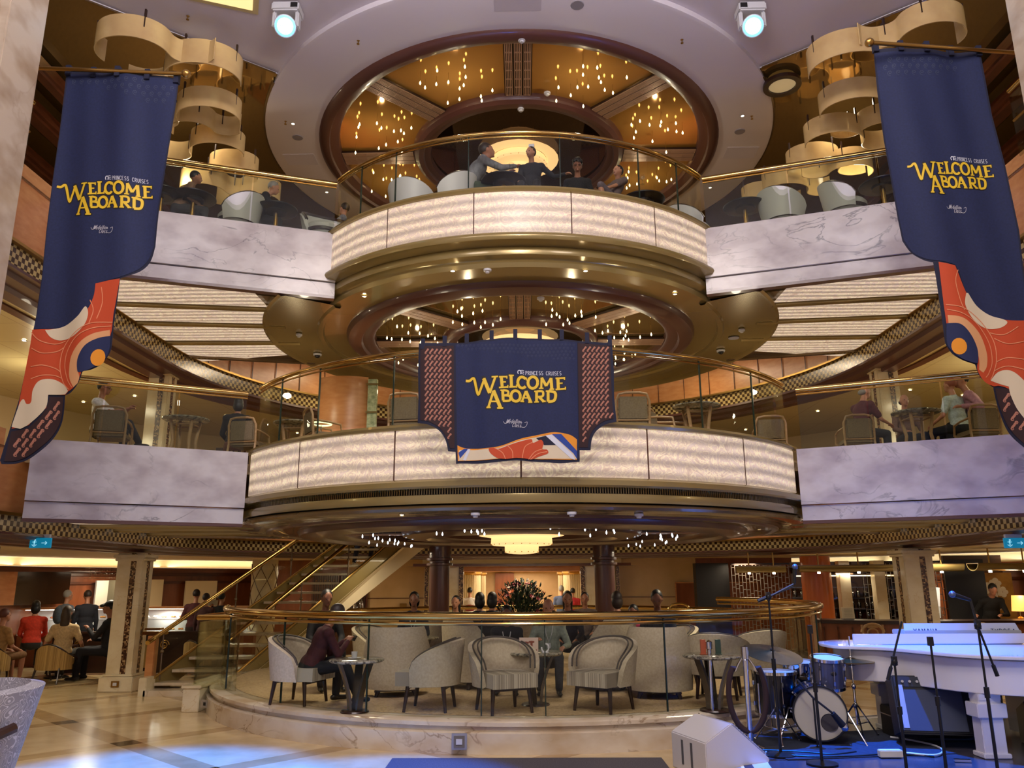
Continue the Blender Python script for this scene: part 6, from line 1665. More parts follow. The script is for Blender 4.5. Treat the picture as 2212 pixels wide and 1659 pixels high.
# moving heads
def moving_head(px, py, s, lab):
    p = at(px, 18, z=9.03); t = thing('moving_head_light', lab, 'stage light', (p.x, p.y, 9.05))
    M().box((0,0,-.07),(.36,.26,.13)).build('base', white_plastic, t, bevel=.02)
    M().box((s*.12,-.132,-.07),(.09,.01,.07)).build('display', black_plastic, t)
    for q in (-1,1): M().box((q*.15,-.02,-.24),(.05,.12,.24)).build('yoke', white_plastic, t, bevel=.015)
    T = Matrix.Translation((0,-.06,-.34)) @ (EYE-Vector((p.x,p.y,8.7))).to_track_quat('-Z','Y').to_matrix().to_4x4()
    M().tf(T).lathe([(.001,.16),(.09,.15),(.13,.08),(.145,-.02),(.14,-.11),(.125,-.115)], n=32).build('head', white_plastic, t)
    M().tf(T).lathe([(.128,-.118),(.10,-.121)], n=32).build('lens_ring', blue_led, t)
    m = M().tf(T).lathe([(.10,-.121),(.001,-.123)], n=32); m.build('led_lens', blue_core, t)
    m = M().tf(T)
    for r, n in ((.03,6),(.06,12),(.09,18)):
        for k in range(n): a = 2*PI*k/n; m.ell((r*math.cos(a), r*math.sin(a), -.125), (.008,.008,.004), 6, 4)
    m.build('led_cells', mat('led_cell','80c8e8',.3,emit=4,ecol='60c0ff'), t)
moving_head(622, 25, 1, 'white moving head stage light glowing blue, left of the big white ring')
moving_head(1620, 18, -1, 'white moving head stage light glowing blue, right of the big white ring')
# ================================================================== hanging banners
gold = mat('print_gold', 'd8b428', .6); gold_d = mat('print_gold_edge', '1c1610', .7)
orange = mat('print_orange', 'b8431c', .75); peach = mat('print_peach', 'cf9868', .75); cream = mat('print_cream', 'cfc0a4', .75)
amber = mat('print_amber', 'd88a1c', .7); navy2 = mat('print_navy', '15204a', .75); brownp = mat('print_brown', '2c1416', .8); wavep = mat('print_wave_pink', 'a8705c', .75)
wavef = mat('print_wave_faint', '3c4358', .75); silver = mat('print_silver', 'c0c0c8', .6); royal = mat('print_royal', '1c3c8c', .7); edge_navy = mat('print_edge', '10132e', .8); line_p = mat('print_line', 'd88860', .7); white_p = mat('print_white', 'c8ccd8', .7)
from mathutils.geometry import tessellate_polygon
class Banner:
    """a cloth in the vertical plane through A (world), direction U, facing the hall; prints are laid on it"""
    def __init__(s, Y, slope, amp, freq, ph, ustep=.03):
        s.Y, s.sl, s.amp, s.fr, s.ph, s.us = Y, slope, amp, freq, ph, ustep
        s.lay = 0
    def px(s, x, y):
        """pixel -> (u, z) on the cloth plane Y = Y0 + slope*x"""
        d = FW*FPX + RT*(x-1106) + UP*(829.5-y)
        t = s.Y/(d.y-s.sl*d.x); p = EYE+d*t; return (p.x, p.z)
    def pos(s, u, z, off):
        w_ = s.amp*math.sin(s.fr*u+s.ph)+.4*s.amp*math.sin(2.3*s.fr*u+1.7*z+s.ph)
        return Vector((u, s.Y+s.sl*u+w_-off, z))
    def lay_poly(s, polys, name, mt, parent, off):
        bm = bmesh.new()
        for P in polys:
            P = [p for i, p in enumerate(P) if i == 0 or (Vector(p[:2])-Vector(P[i-1][:2])).length > 1e-5]
            if (Vector(P[0][:2])-Vector(P[-1][:2])).length < 1e-5: P = P[:-1]
            vs = [bm.verts.new((p[0], 0, p[1])) for p in P]
            for tr in tessellate_polygon([[Vector((p[0], p[1], 0)) for p in P]]):
                try: bm.faces.new([vs[i] for i in tr])
                except ValueError: pass
        us = [v.co.x for v in bm.verts]; u0, u1 = min(us), max(us); k = math.ceil(u0/s.us)
        while k*s.us < u1:
            bmesh.ops.bisect_plane(bm, geom=bm.verts[:]+bm.edges[:]+bm.faces[:], plane_co=(k*s.us,0,0), plane_no=(1,0,0)); k += 1
        zs = [v.co.z for v in bm.verts]; z0, z1 = min(zs), max(zs); k = math.ceil(z0/.35)
        while k*.35 < z1:
            bmesh.ops.bisect_plane(bm, geom=bm.verts[:]+bm.edges[:]+bm.faces[:], plane_co=(0,0,k*.35), plane_no=(0,0,1)); k += 1
        for v in bm.verts: v.co = s.pos(v.co.x, v.co.z, off)
        bm.normal_update()
        for f in bm.faces:
            if f.normal.y > 0: f.normal_flip()
        me = bpy.data.meshes.new(name); bm.to_mesh(me); bm.free(); me.materials.append(mt); me.shade_smooth()
        o = bpy.data.objects.new(name, me); COL.objects.link(o); o.parent = parent
        return o
    def P(s, pts): return [s.px(x, y) for x, y in pts]
def bez(pts, n=6):
    """smooth closed/open polyline through pixel points (Catmull-Rom, open)"""
    out = []; k = len(pts)
    for i in range(k-1):
        p0, p1, p2, p3 = [Vector(pts[min(max(j,0),k-1)]) for j in (i-1,i,i+1,i+2)]
        for q in range(n):
            u = q/n; out.append(tuple(.5*((2*p1)+(p2-p0)*u+(2*p0-5*p1+4*p2-p3)*u*u+(3*p1-p0-3*p2+p3)*u**3)))
    out.append(tuple(pts[-1])); return out
def rib(pts, w):  return ribbon(pts, w)
# WELCOME ABOARD in the px frame of the centre banner; mapped to the others by an affine map
def big_text():
    L = []
    def S(pts, w): L.append((pts, w))
    # W with a flag
    S(bez([(1006,822),(1014,822),(1021,817),(1025,821),(1031,848),(1035,853)]), 5.5); S([(1034,853),(1047,818)], 5); S([(1045,818),(1058,850)], 7.5); S([(1058,850),(1070,815)], 5); S([(1062,815),(1076,814)], 3.4)
    # E L C O M E
    S([(1083,815),(1085,838)],6.5); S([(1078,815),(1095,815)],3.6); S([(1084,826),(1093,826)],3.2); S([(1078,838),(1097,837)],3.6); S([(1095,813),(1095,819)],2.6); S([(1097,833),(1097,839)],2.6)
    S([(1104,812),(1105,837)],6.5); S([(1099,812),(1110,812)],3.2); S([(1100,837),(1116,836)],3.6); S([(1116,831),(1116,838)],2.6)
    def ring(cx,cy,rx,ry,a0=0,a1=360,w=6): S([(cx+rx*math.cos(R(a0+(a1-a0)*i/20)), cy-ry*math.sin(R(a0+(a1-a0)*i/20))) for i in range(21)], w)
    ring(1128,826,9.5,12,40,320); S([(1137,815),(1137,821)],2.6)
    ring(1151,826,10.5,12.5)
    S([(1170,816),(1169,839)],4.5); S([(1170,816),(1180,834)],6); S([(1180,834),(1190,817)],4.5); S([(1190,817),(1192,841)],6.5); S([(1164,839),(1174,839)],3); S([(1187,841),(1197,841)],3)
    S([(1205,818),(1206,841)],6.5); S([(1200,818),(1219,818)],3.6); S([(1206,829),(1215,829)],3.2); S([(1200,842),(1221,841)],3.6); S([(1219,816),(1219,822)],2.6); S([(1221,837),(1221,843)],2.6)
    # A B O A R D
    S([(1066,846),(1055,881)],5); S([(1066,844),(1081,881)],7.5); S([(1057,868),(1074,868)],3.4); S([(1051,881),(1060,881)],3.6); S([(1074,882),(1087,882)],3.6)
    S([(1086,845),(1087,866)],6); S([(1081,844),(1090,844)],3.2); S(bez([(1087,844),(1097,846),(1097,853),(1088,855)]),4.6); S(bez([(1088,855),(1101,857),(1101,866),(1086,867)]),5)
    ring(1114,856,10,11.5)
    S([(1136,844),(1128,866)],4.6); S([(1136,844),(1146,867)],6.5); S([(1131,859),(1142,859)],3); S([(1124,867),(1132,867)],3.2); S([(1141,868),(1150,868)],3.2)
    S([(1159,845),(1159,867)],6); S([(1154,845),(1162,845)],3.2); S(bez([(1160,845),(1172,846),(1172,856),(1160,857)]),4.8); S([(1164,857),(1175,868)],5.5); S([(1154,868),(1164,868)],3); S([(1171,868),(1179,867)],3)
    S([(1184,845),(1184,868)],6); S([(1179,845),(1187,845)],3.2); S(bez([(1185,845),(1198,848),(1200,857),(1196,866),(1184,868)]),6)
    return L
BT = big_text()
def lettering(B, t, fmap, k, off):
    """k: size factor, fmap: centre px -> banner px"""
    back, front = [], []
    for pts, w in BT:
        Q = [B.px(*fmap(*p)) for p in pts]
        mpp = (Vector(B.px(*fmap(1100,840)))-Vector(B.px(*fmap(1101,840)))).length
        ww = w*mpp
        e0 = Vector(Q[0]); e1 = Vector(Q[-1]); back += ribbon(Q, ww+4.2*mpp); 
        if (e0-e1).length > 1e-4 and len(Q) <= 8:
            for e in (e0, e1): back.append([e+Vector((math.cos(a), math.sin(a)))*(ww/2+1.9*mpp) for a in [i*PI/4 for i in range(8)]])
        front += ribbon(Q, ww)
    B.lay_poly(back, 'letter_outline', gold_d, t, off)
    for i in range(0, len(front), 1): pass
    B.lay_poly(front, 'welcome_aboard_lettering', gold, t, off+.0025)
    # PRINCESS CRUISES with the small wave emblem
    x0, y0 = 1135, 809
    def m2(u, v): return fmap(x0+u, y0-v)
    polys = []
    for q in text_polys('PRINCESS CRUISES', 0, 0, 8, 4.1, .95, gap=.16, serif=.8):
        polys.append([B.px(*m2(p.x, p.y-.035*p.x)) for p in q])
    emb = [(1122+3.6*math.cos(R(a)), 804-4*math.sin(R(a))) for a in range(-60, 241, 20)]
    for q in ribbon(emb, 2): polys.append([B.px(*fmap(p.x, p.y)) for p in q])
    for dy in (-3.5, 0, 3.5):
        for q in ribbon([(1124,804+dy),(1128,803+dy),(1132,804.5+dy)], 1.3): polys.append([B.px(*fmap(p.x, p.y)) for p in q])
    B.lay_poly(polys, 'small_white_lettering', white_p, t, off+.002)
    # Medallion Class in slanted script
    polys = []
    for txt, xx, yy in (('Medallion', 1093, 915), ('Class', 1106, 923)):
        for q in text_polys(txt, 0, 0, 8.5, 3.6, .8, gap=.14, slant=.35): polys.append([B.px(*fmap(xx+p.x, yy-p.y)) for p in q])
    for P_ in ([(1088,911),(1090,915),(1096,914),(1103,906)], [(1133,913),(1139,911),(1137,919),(1132,923),(1124,922)]):
        for q in ribbon(bez(P_), .8): polys.append([B.px(*fmap(p.x, p.y)) for p in q])
    B.lay_poly(polys, 'script_lettering', silver, t, off+.002)
def wave_motif(x, y, s, lean=1):
    """one curling wave in px units"""
    out = []
    body = bez([(x-.30*s*lean, y+.46*s), (x-.22*s*lean, y+.22*s), (x, y), (x+.14*s*lean, y-.26*s), (x+.34*s*lean, y-.44*s)], 4)
    n = len(body)
    Q = [Vector(p) for p in body]
    L_ = []
    for i, p in enumerate(Q):
        d = (Q[min(i+1,n-1)]-Q[max(i-1,0)]).normalized(); nn = Vector((-d.y, d.x)); w = .13*s*math.sin(PI*(i+.6)/(n+.2)); L_.append((p+nn*w, p-nn*w))
    for i in range(n-1): out.append([L_[i][0], L_[i][1], L_[i+1][1], L_[i+1][0]])
    sp = [(x+lean*s*(.26-.01*k)+s*(.21-.021*k)*math.cos(R(150-48*k))*lean, y-s*.26-s*(.20-.019*k)*math.sin(R(150-48*k))) for k in range(9)]
    out += ribbon(sp, .10*s)
    sp = [(x-lean*s*(.20-.01*k)-s*(.21-.021*k)*math.cos(R(150-48*k))*lean, y+s*.28+s*(.20-.019*k)*math.sin(R(150-48*k))) for k in range(9)]
    out += ribbon(sp, .10*s)
    return out
def inside(x, y, P):
    c = False; n = len(P)
    for i in range(n):
        x1, y1 = P[i]; x2, y2 = P[(i+1)%n]
        if (y1 > y) != (y2 > y) and x < (x2-x1)*(y-y1)/(y2-y1)+x1: c = not c
    return c
def fill_waves(B, t, region, s, dx, dy, mt, off, name, lean=1, faint=False, keep=lambda x, y: True):
    polys = []; xs = [p[0] for p in region]; ys = [p[1] for p in region]; r = 0; y = min(ys)
    while y < max(ys):
        x = min(xs)+((r*dx*.5) % dx if faint else .45*dx)
        while x < max(xs):
            if all(inside(x+a, y+b_, region) for a in (-.36*s,.36*s) for b_ in (-.40*s,.40*s)) and keep(x, y):
                if faint:
                    sp = [(x+s*.32*(1-k/9)*math.cos(R(200-60*k)), y-s*.30*(1-k/9)*math.sin(R(200-60*k))) for k in range(8)]
                    mo = ribbon(sp, .07*s)+ribbon([(x-.32*s,y+.02*s),(x-.2*s,y+.3*s),(x+.1*s,y+.42*s)], .05*s)
                else: mo = wave_motif(x, y, s, lean)
                for q in mo: polys.append([B.px(p[0], p[1]) for p in q])
            x += dx
        y += dy; r += 1
    if polys: B.lay_poly(polys, name, mt, t, off)

# ---------- centre banner, hung from the balcony rail
B = Banner(8.28, 0, .018, 9.0, .4)
t = thing('banner', 'navy WELCOME ABOARD banner with pink wave side panels on the lower round balcony', 'banner', (0,0,0))
outl = [(905,742),(983,741),(1060,733),(1115,729),(1165,731),(1246,736),(1322,740)]+[(1326,800),(1327,860),(1332,911)]+bez([(1332,911),(1310,916),(1289,930),(1279,948),(1276,972)])+[(1252,973),(1252,998)]+bez([(1252,998),(1210,1001),(1170,998),(1110,995),(1050,1001),(1000,1001),(985,1002)])+[(984,976),(968,975)]+bez([(968,975),(962,950),(948,930),(925,918),(902,914)])+[(904,860),(903,800)]
B.lay_poly([B.P(outl)], 'cloth_border', edge_navy, t, 0)
mid = [(984,744),(1060,737),(1115,733),(1165,735),(1246,740),(1250,992),(1170,992),(1110,989),(1050,994),(988,996)]
B.lay_poly([B.P(mid)], 'navy_field', navy_cloth, t, .004)
lp = [(908,749),(980,747),(982,968),(972,968)]+bez([(972,968),(965,946),(950,925),(928,912),(908,908)]); rp = [(1248,741),(1318,746),(1322,860),(1326,904)]+bez([(1326,904),(1304,910),(1284,925),(1273,945),(1270,966)])+[(1251,967)]
for nm, reg in (('left_wave_panel', lp), ('right_wave_panel', rp)):
    B.lay_poly([B.P(reg)], 'wave_panel', brownp, t, .004); fill_waves(B, t, reg, 12.4, 9.7, 13.0, wavep, .0065, 'wave_print')
fill_waves(B, t, [(986,738),(1246,738),(1246,785),(986,770)], 8, 8.6, 7.5, wavef, .0065, 'faint_wave_print', faint=True, keep=lambda x, y: y < 752+(x-1000)*.12)
lettering(B, t, lambda x, y: (x, y), 1, .006)
# painted foot of the centre banner
B.lay_poly([B.P([(988,962)]+bez([(988,962),(1005,968),(1040,969),(1080,964),(1130,946),(1170,938),(1200,934),(1230,940),(1246,950)])+[(1246,994),(1170,992),(1110,989),(1050,994),(989,996)])], 'amber_ground', amber, t, .006)
B.lay_poly([B.P([(992,972),(1030,972),(1078,968),(1128,950),(1168,942),(1196,940),(1226,962),(1246,992),(1170,991),(1110,988),(1050,993),(991,995)])], 'cream_shape', cream, t, .0075)
B.lay_poly([B.P([(1158,946),(1182,941),(1200,952),(1212,962),(1176,962)])], 'navy_shape', edge_navy, t, .009)
B.lay_poly([B.P([(1192,938),(1212,938),(1246,975),(1246,992),(1238,980)])], 'blue_ribbon', royal, t, .009)
B.lay_poly([B.P([(1178,941),(1192,939),(1238,984),(1242,994),(1234,992)]), B.P([(1000,994),(1010,970),(1016,970),(1006,995)])], 'white_ribbon', white_p, t, .010)
B.lay_poly([B.P([(990,978),(1003,969),(1012,969),(994,990)])], 'blue_ribbon', royal, t, .009)
B.lay_poly([B.P(bez([(1095,992),(1075,990),(1060,980),(1056,970),(1066,968),(1078,970),(1100,962),(1130,952),(1148,948),(1152,956),(1168,950),(1174,958),(1172,970),(1182,972),(1183,980),(1165,986),(1150,992)])+[(1120,989)])], 'orange_shell', orange, t, .010)
lines = []
for P_ in ([(1068,968),(1085,978),(1092,992)], [(1094,961),(1106,974),(1108,990)], [(1150,955),(1134,965),(1128,990)], [(1172,970),(1155,976),(1142,992)], [(1182,976),(1162,980),(1146,992)]): lines += ribbon(bez(P_), 1.6)
B.lay_poly([B.P([(p.x,p.y) for p in q]) for q in lines], 'shell_lines', line_p, t, .0115)
m = M()
for x, y in ((914,735),(961,729),(1008,722),(1062,717),(1113,714),(1166,714),(1213,716),(1268,721),(1317,727)):
    u, z = B.px(x, y); z2 = B.px(x, y+17)[1]; p = B.pos(u, z, .0); m.box((u, p.y, (z+z2)/2), (.045,.012,z-z2+.03))
m.build('hanging_tabs', edge_navy, t)

# ---------- the two tall banners
def tall_banner(side, Y, slope):
    lab = 'tall navy WELCOME ABOARD banner with orange fish pattern hanging at the %s' % ('left' if side < 0 else 'right, its edge curled over the lettering')
    B = Banner(Y, slope, .02, 7.5, 1.0 if side < 0 else 2.2); t = thing('banner', lab, 'banner', (0,0,0))
    if side < 0: f = lambda x, y: (x, y)
    else: f = lambda x, y: FR(x, y)
    return B, t
# left
B = Banner(7.0, 0, .026, 7.0, .6)
t = thing('banner', 'tall navy WELCOME ABOARD banner with an orange and cream pattern foot, hanging at the left', 'banner', (0,0,0))
right_edge = [(384,166),(378,220),(366,300),(355,370),(343,440),(337,490),(333,530)]+bez([(333,530),(322,562),(300,585),(262,604)])+[(256,650),(248,700)]+bez([(245,730),(240,760),(222,786),(200,800),(184,803)])+bez([(182,805),(172,830),(155,848),(140,853)])+bez([(139,860),(133,910),(110,950),(70,985),(35,1000),(5,1003)])
left_edge = [(2,995),(20,930),(40,860),(62,760),(78,680),(90,600),(100,500),(112,400),(128,280),(143,150)]
B.lay_poly([B.P(right_edge+left_edge)], 'cloth_border', edge_navy, t, 0)
navy = [(146,158),(381,170),(375,220),(363,300),(352,370),(340,440),(334,490),(330,528)]+bez([(330,528),(318,558),(296,582),(262,600),(232,608)])+bez([(208,614),(205,640),(190,672),(160,692),(125,706),(72,711)])+[(80,680),(92,600),(102,500),(114,400),(130,280)]
B.lay_poly([B.P(navy)], 'navy_field', navy_cloth, t, .004)
B.lay_poly([B.P([(262,604),(254,650),(248,680),(244,715)]+bez([(240,728),(210,735),(180,765),(172,800),(180,806),(165,835),(148,846)])+bez([(140,853),(120,852),(102,852)])+[(98,880),(60,918),(25,926),(38,880),(50,820),(66,740),(70,712)]+bez([(72,712),(125,707),(160,693),(190,673),(205,642),(209,614)])+[(235,608)])], 'orange_field', orange, t, .006)
B.lay_poly([B.P(bez([(96,712),(108,728),(130,734),(160,726),(185,705),(194,680),(188,664),(170,684),(140,702),(110,710),(96,712)]))], 'cream_oval', cream, t, .008)
B.lay_poly([B.P(bez([(148,845),(136,830),(110,818),(84,822),(70,842),(66,868),(56,872),(50,862),(42,870),(30,905),(25,922)])+[(42,926),(58,918)]+bez([(58,918),(80,900),(98,878),(102,852)])+[(140,852)])], 'cream_shape', cream, t, .008)
B.lay_poly([B.P(bez([(240,714),(205,722),(175,742),(155,770),(150,800),(152,820),(162,838)])+bez([(172,830),(176,818),(174,808)])+bez([(172,800),(172,775),(188,748),(215,732),(240,727)]))], 'peach_ring', peach, t, .008)
lines = []
for P_ in ([(246,698),(200,700),(160,722),(135,752),(127,790),(135,825),(150,842)], [(243,706),(205,710),(168,728),(145,758),(139,790),(146,820),(158,838)], [(68,718),(85,735),(115,742),(140,736)], [(68,752),(90,762),(120,758),(135,750)], [(66,792),(90,788),(115,794),(128,802)], [(66,818),(90,810),(115,810),(130,816)], [(198,650),(205,672),(196,700)], [(222,622),(224,655),(212,690)]): lines += ribbon(bez(P_), 1.8)
B.lay_poly([B.P([(p.x,p.y) for p in q]) for q in lines], 'pattern_lines', line_p, t, .0095)
B.lay_poly([B.P(bez([(242,727),(215,732),(188,748),(172,775),(171,800),(177,806),(200,798),(225,780),(238,760),(242,727)]))], 'fish_head', navy2, t, .010)
B.lay_poly([B.P([(215+15*math.cos(R(a))*1.0-3*math.sin(R(a)), 774-17*math.sin(R(a))-6*math.cos(R(a))) for a in range(0,360,20)])], 'fish_eye', amber, t, .012)
wp = [(105,856),(136,857)]+bez([(136,860),(130,908),(108,945),(70,978),(36,994),(10,997)])+[(24,932),(60,924),(86,900),(100,876)]
B.lay_poly([B.P(wp)], 'wave_panel', brownp, t, .006); fill_waves(B, t, wp, 21, 17, 20, wavep, .008, 'wave_print')
fill_waves(B, t, [(150,160),(380,171),(372,235),(330,232),(240,200),(150,180)], 15, 17, 14, wavef, .0065, 'faint_wave_print', faint=True)
s_l = 208/216
lettering(B, t, lambda x, y: (122+(x-1006)*.955-.02*(y-815), 393+(y-813)*1.0+(x-1006)*.02), 1, .006)
m = M()
for x, y in ((148,146),(202,150),(258,153),(320,157),(380,161)):
    u, z = B.px(x, y); p = B.pos(u, z, 0); m.box((u, p.y, z-.03), (.05,.05,.11))
m.build('hanging_tabs', edge_navy, t)
a, b_ = at(140,150,Y=7.0), at(402,160,Y=7.0)
t = thing('banner_rod', 'brass rod with ball end carrying the left tall banner', 'rod', tuple(b_))
M().tube([a-b_+Vector((-.6,-.1,-.03)), Vector((0,0,0))], .020, 10).build('rod', brass_soft, t); M().ell((0,0,0),(.045,.045,.045),14,10).build('ball_finial', brass_soft, t)
# right (mirrored layout)
B = Banner(7.15, -.05, .022, 7.0, 2.4)
t = thing('banner', 'tall navy WELCOME ABOARD banner with an orange and cream pattern foot, hanging at the right', 'banner', (0,0,0))
le = [(1889,104),(1898,200),(1911,300),(1925,380),(1940,470),(1950,520)]+bez([(1950,520),(1968,545),(1995,562),(2014,568)])+[(2020,600),(2032,680),(2040,740)]+bez([(2042,745),(2055,765),(2078,780),(2102,788)])+bez([(2104,790),(2115,815),(2140,832),(2148,836)])+bez([(2148,840),(2158,880),(2180,930),(2215,965),(2240,985),(2270,990)])
re = [(2290,990),(2262,930),(2240,840),(2225,700),(2200,500),(2170,360),(2142,250),(2117,112)]
B.lay_poly([B.P(le+re)], 'cloth_border', edge_navy, t, 0)
B.lay_poly([B.P([(1892,112),(1902,200),(1914,300),(1928,380),(1943,470),(1953,518)]+bez([(1953,518),(1972,545),(2000,560),(2030,566),(2060,574)])+bez([(2070,590),(2090,640),(2130,675),(2170,690),(2215,692)])+[(2222,690),(2196,500),(2166,360),(2138,250),(2114,120)])], 'navy_field', navy_cloth, t, .004)
B.lay_poly([B.P([(2024,568),(2060,576)]+bez([(2066,590),(2090,640),(2130,675),(2170,690),(2222,692)])+[(2240,800),(2262,900),(2240,880)]+bez([(2205,860),(2180,838),(2160,832)])+bez([(2148,834),(2125,825),(2108,800),(2110,770),(2092,740),(2065,712),(2042,700)])+[(2036,660)])], 'orange_field', orange, t, .006)
B.lay_poly([B.P(bez([(2085,634),(2082,660),(2100,690),(2130,708),(2160,708),(2176,698),(2170,690),(2140,680),(2110,660),(2090,634)]))], 'cream_oval', cream, t, .008)
B.lay_poly([B.P(bez([(2140,822),(2160,802),(2185,800),(2210,820),(2240,860),(2262,910)])+[(2270,940),(2240,930)]+bez([(2215,905),(2198,880),(2185,850),(2182,834)]))], 'cream_shape', cream, t, .008)
B.lay_poly([B.P(bez([(2044,682),(2080,690),(2115,720),(2132,760),(2132,790),(2122,806)])+bez([(2112,800),(2112,775),(2100,740),(2078,712),(2046,700)]))], 'peach_ring', peach, t, .008)
lines = []
for P_ in ([(2040,660),(2080,668),(2120,695),(2148,735),(2155,775),(2148,805),(2140,820)], [(2042,670),(2078,680),(2112,702),(2138,740),(2145,780),(2136,806),(2128,816)], [(2066,585),(2060,610),(2070,650),(2080,672)], [(2140,718),(2170,722),(2200,705)], [(2150,730),(2180,742),(2222,735)], [(2156,780),(2180,772),(2232,780)], [(2150,800),(2180,790),(2232,805)]): lines += ribbon(bez(P_), 1.8)
B.lay_poly([B.P([(p.x,p.y) for p in q]) for q in lines], 'pattern_lines', line_p, t, .0095)
B.lay_poly([B.P(bez([(2042,700),(2070,702),(2092,722),(2108,752),(2110,780),(2104,786),(2078,778),(2056,762),(2043,742),(2042,700)]))], 'fish_head', navy2, t, .010)
B.lay_poly([B.P([(2068+16*math.cos(R(a))+3*math.sin(R(a)), 750-17*math.sin(R(a))+5*math.cos(R(a))) for a in range(0,360,20)])], 'fish_eye', amber, t, .012)
wp = [(2152,838),(2182,838),(2190,865),(2210,900),(2235,925),(2268,945),(2278,985),(2245,980)]+bez([(2218,960),(2184,925),(2162,880),(2152,842)])
B.lay_poly([B.P(wp)], 'wave_panel', brownp, t, .006); fill_waves(B, t, wp, 21, 17, 20, wavep, .008, 'wave_print', lean=1)
fill_waves(B, t, [(1896,116),(2112,126),(2116,140),(2010,170),(1906,176)], 15, 17, 14, wavef, .0065, 'faint_wave_print', faint=True)
lettering(B, t, lambda x, y: (1958+(x-1006)*.86+.15*(y-815), 352+(y-813)*.98-(x-1006)*.0), 1, .006)
m = M()
for x, y in ((1892,96),(1942,99),(1998,101),(2055,104),(2112,108)):
    u, z = B.px(x, y); p = B.pos(u, z, 0); m.box((u, p.y, z-.02), (.05,.05,.11))
m.build('hanging_tabs', edge_navy, t)
a, b_ = at(1878,92,Y=6.82), at(2200,118,Y=6.9)
t = thing('banner_rod', 'brass rod with ball end carrying the right tall banner', 'rod', tuple(a))
M().tube([Vector((0,0,0)), b_-a+Vector((.2,0,0))], .020, 10).build('rod', brass_soft, t); M().ell((0,0,0),(.045,.045,.045),14,10).build('ball_finial', brass_soft, t)
# ================================================================== people
skin_l = noise_mat('skin_light', [(.3,'b07a5e'),(.7,'bc8668')], 8, 2, .5); skin_d = noise_mat('skin_brown', [(.3,'6e4632'),(.7,'7c503a')], 8, 2, .5); skin_m = noise_mat('skin_tan', [(.3,'94624a'),(.7,'a06c52')], 8, 2, .5)
hair_k = mat('hair_black','0c0a0a',.5); hair_b = mat('hair_brown','24160e',.55); hair_g = mat('hair_grey','8a8680',.6)
eye_m = mat('eye_dark','0a0808',.2); shoe_k = mat('shoe_dark','14110f',.4); shoe_w = mat('shoe_white','c8c4bc',.5)
def cloth(h): return noise_mat('cloth_'+h, [(.3, h), (.7, '%02x%02x%02x' % tuple(min(255, int(int(h[i:i+2],16)*1.15)+4) for i in (0,2,4)))], 30, 3, .85)
def remesh(m, name, mt, parent, vox, smooth=4, label=None):
    me = m.mesh(name, mt, smooth=False); o = bpy.data.objects.new(name, me); COL.objects.link(o)
    md = o.modifiers.new('r', 'REMESH'); md.mode = 'VOXEL'; md.voxel_size = vox; md.use_smooth_shade = True
    sm = o.modifiers.new('s', 'SMOOTH'); sm.factor = .5; sm.iterations = smooth
    dg = bpy.context.evaluated_depsgraph_get(); ev = o.evaluated_get(dg); me2 = bpy.data.meshes.new_from_object(ev, depsgraph=dg)
    o.modifiers.clear(); o.data = me2; bpy.data.meshes.remove(me); me2.name = name
    if not me2.materials: me2.materials.append(mt)
    me2.shade_smooth(); o.parent = parent
    if label: o['label'] = label
    return o
def ik(a, b, l1, l2, pole):
    d = b-a; L = min(d.length, (l1+l2)*.995); u = d.normalized(); b = a+u*L
    x = (l1*l1-l2*l2+L*L)/(2*L); h = math.sqrt(max(0, l1*l1-x*x)); p = pole-u*pole.dot(u)
    p = p.normalized() if p.length > 1e-4 else Vector((0,0,1))
    return a+u*x+p*h, b
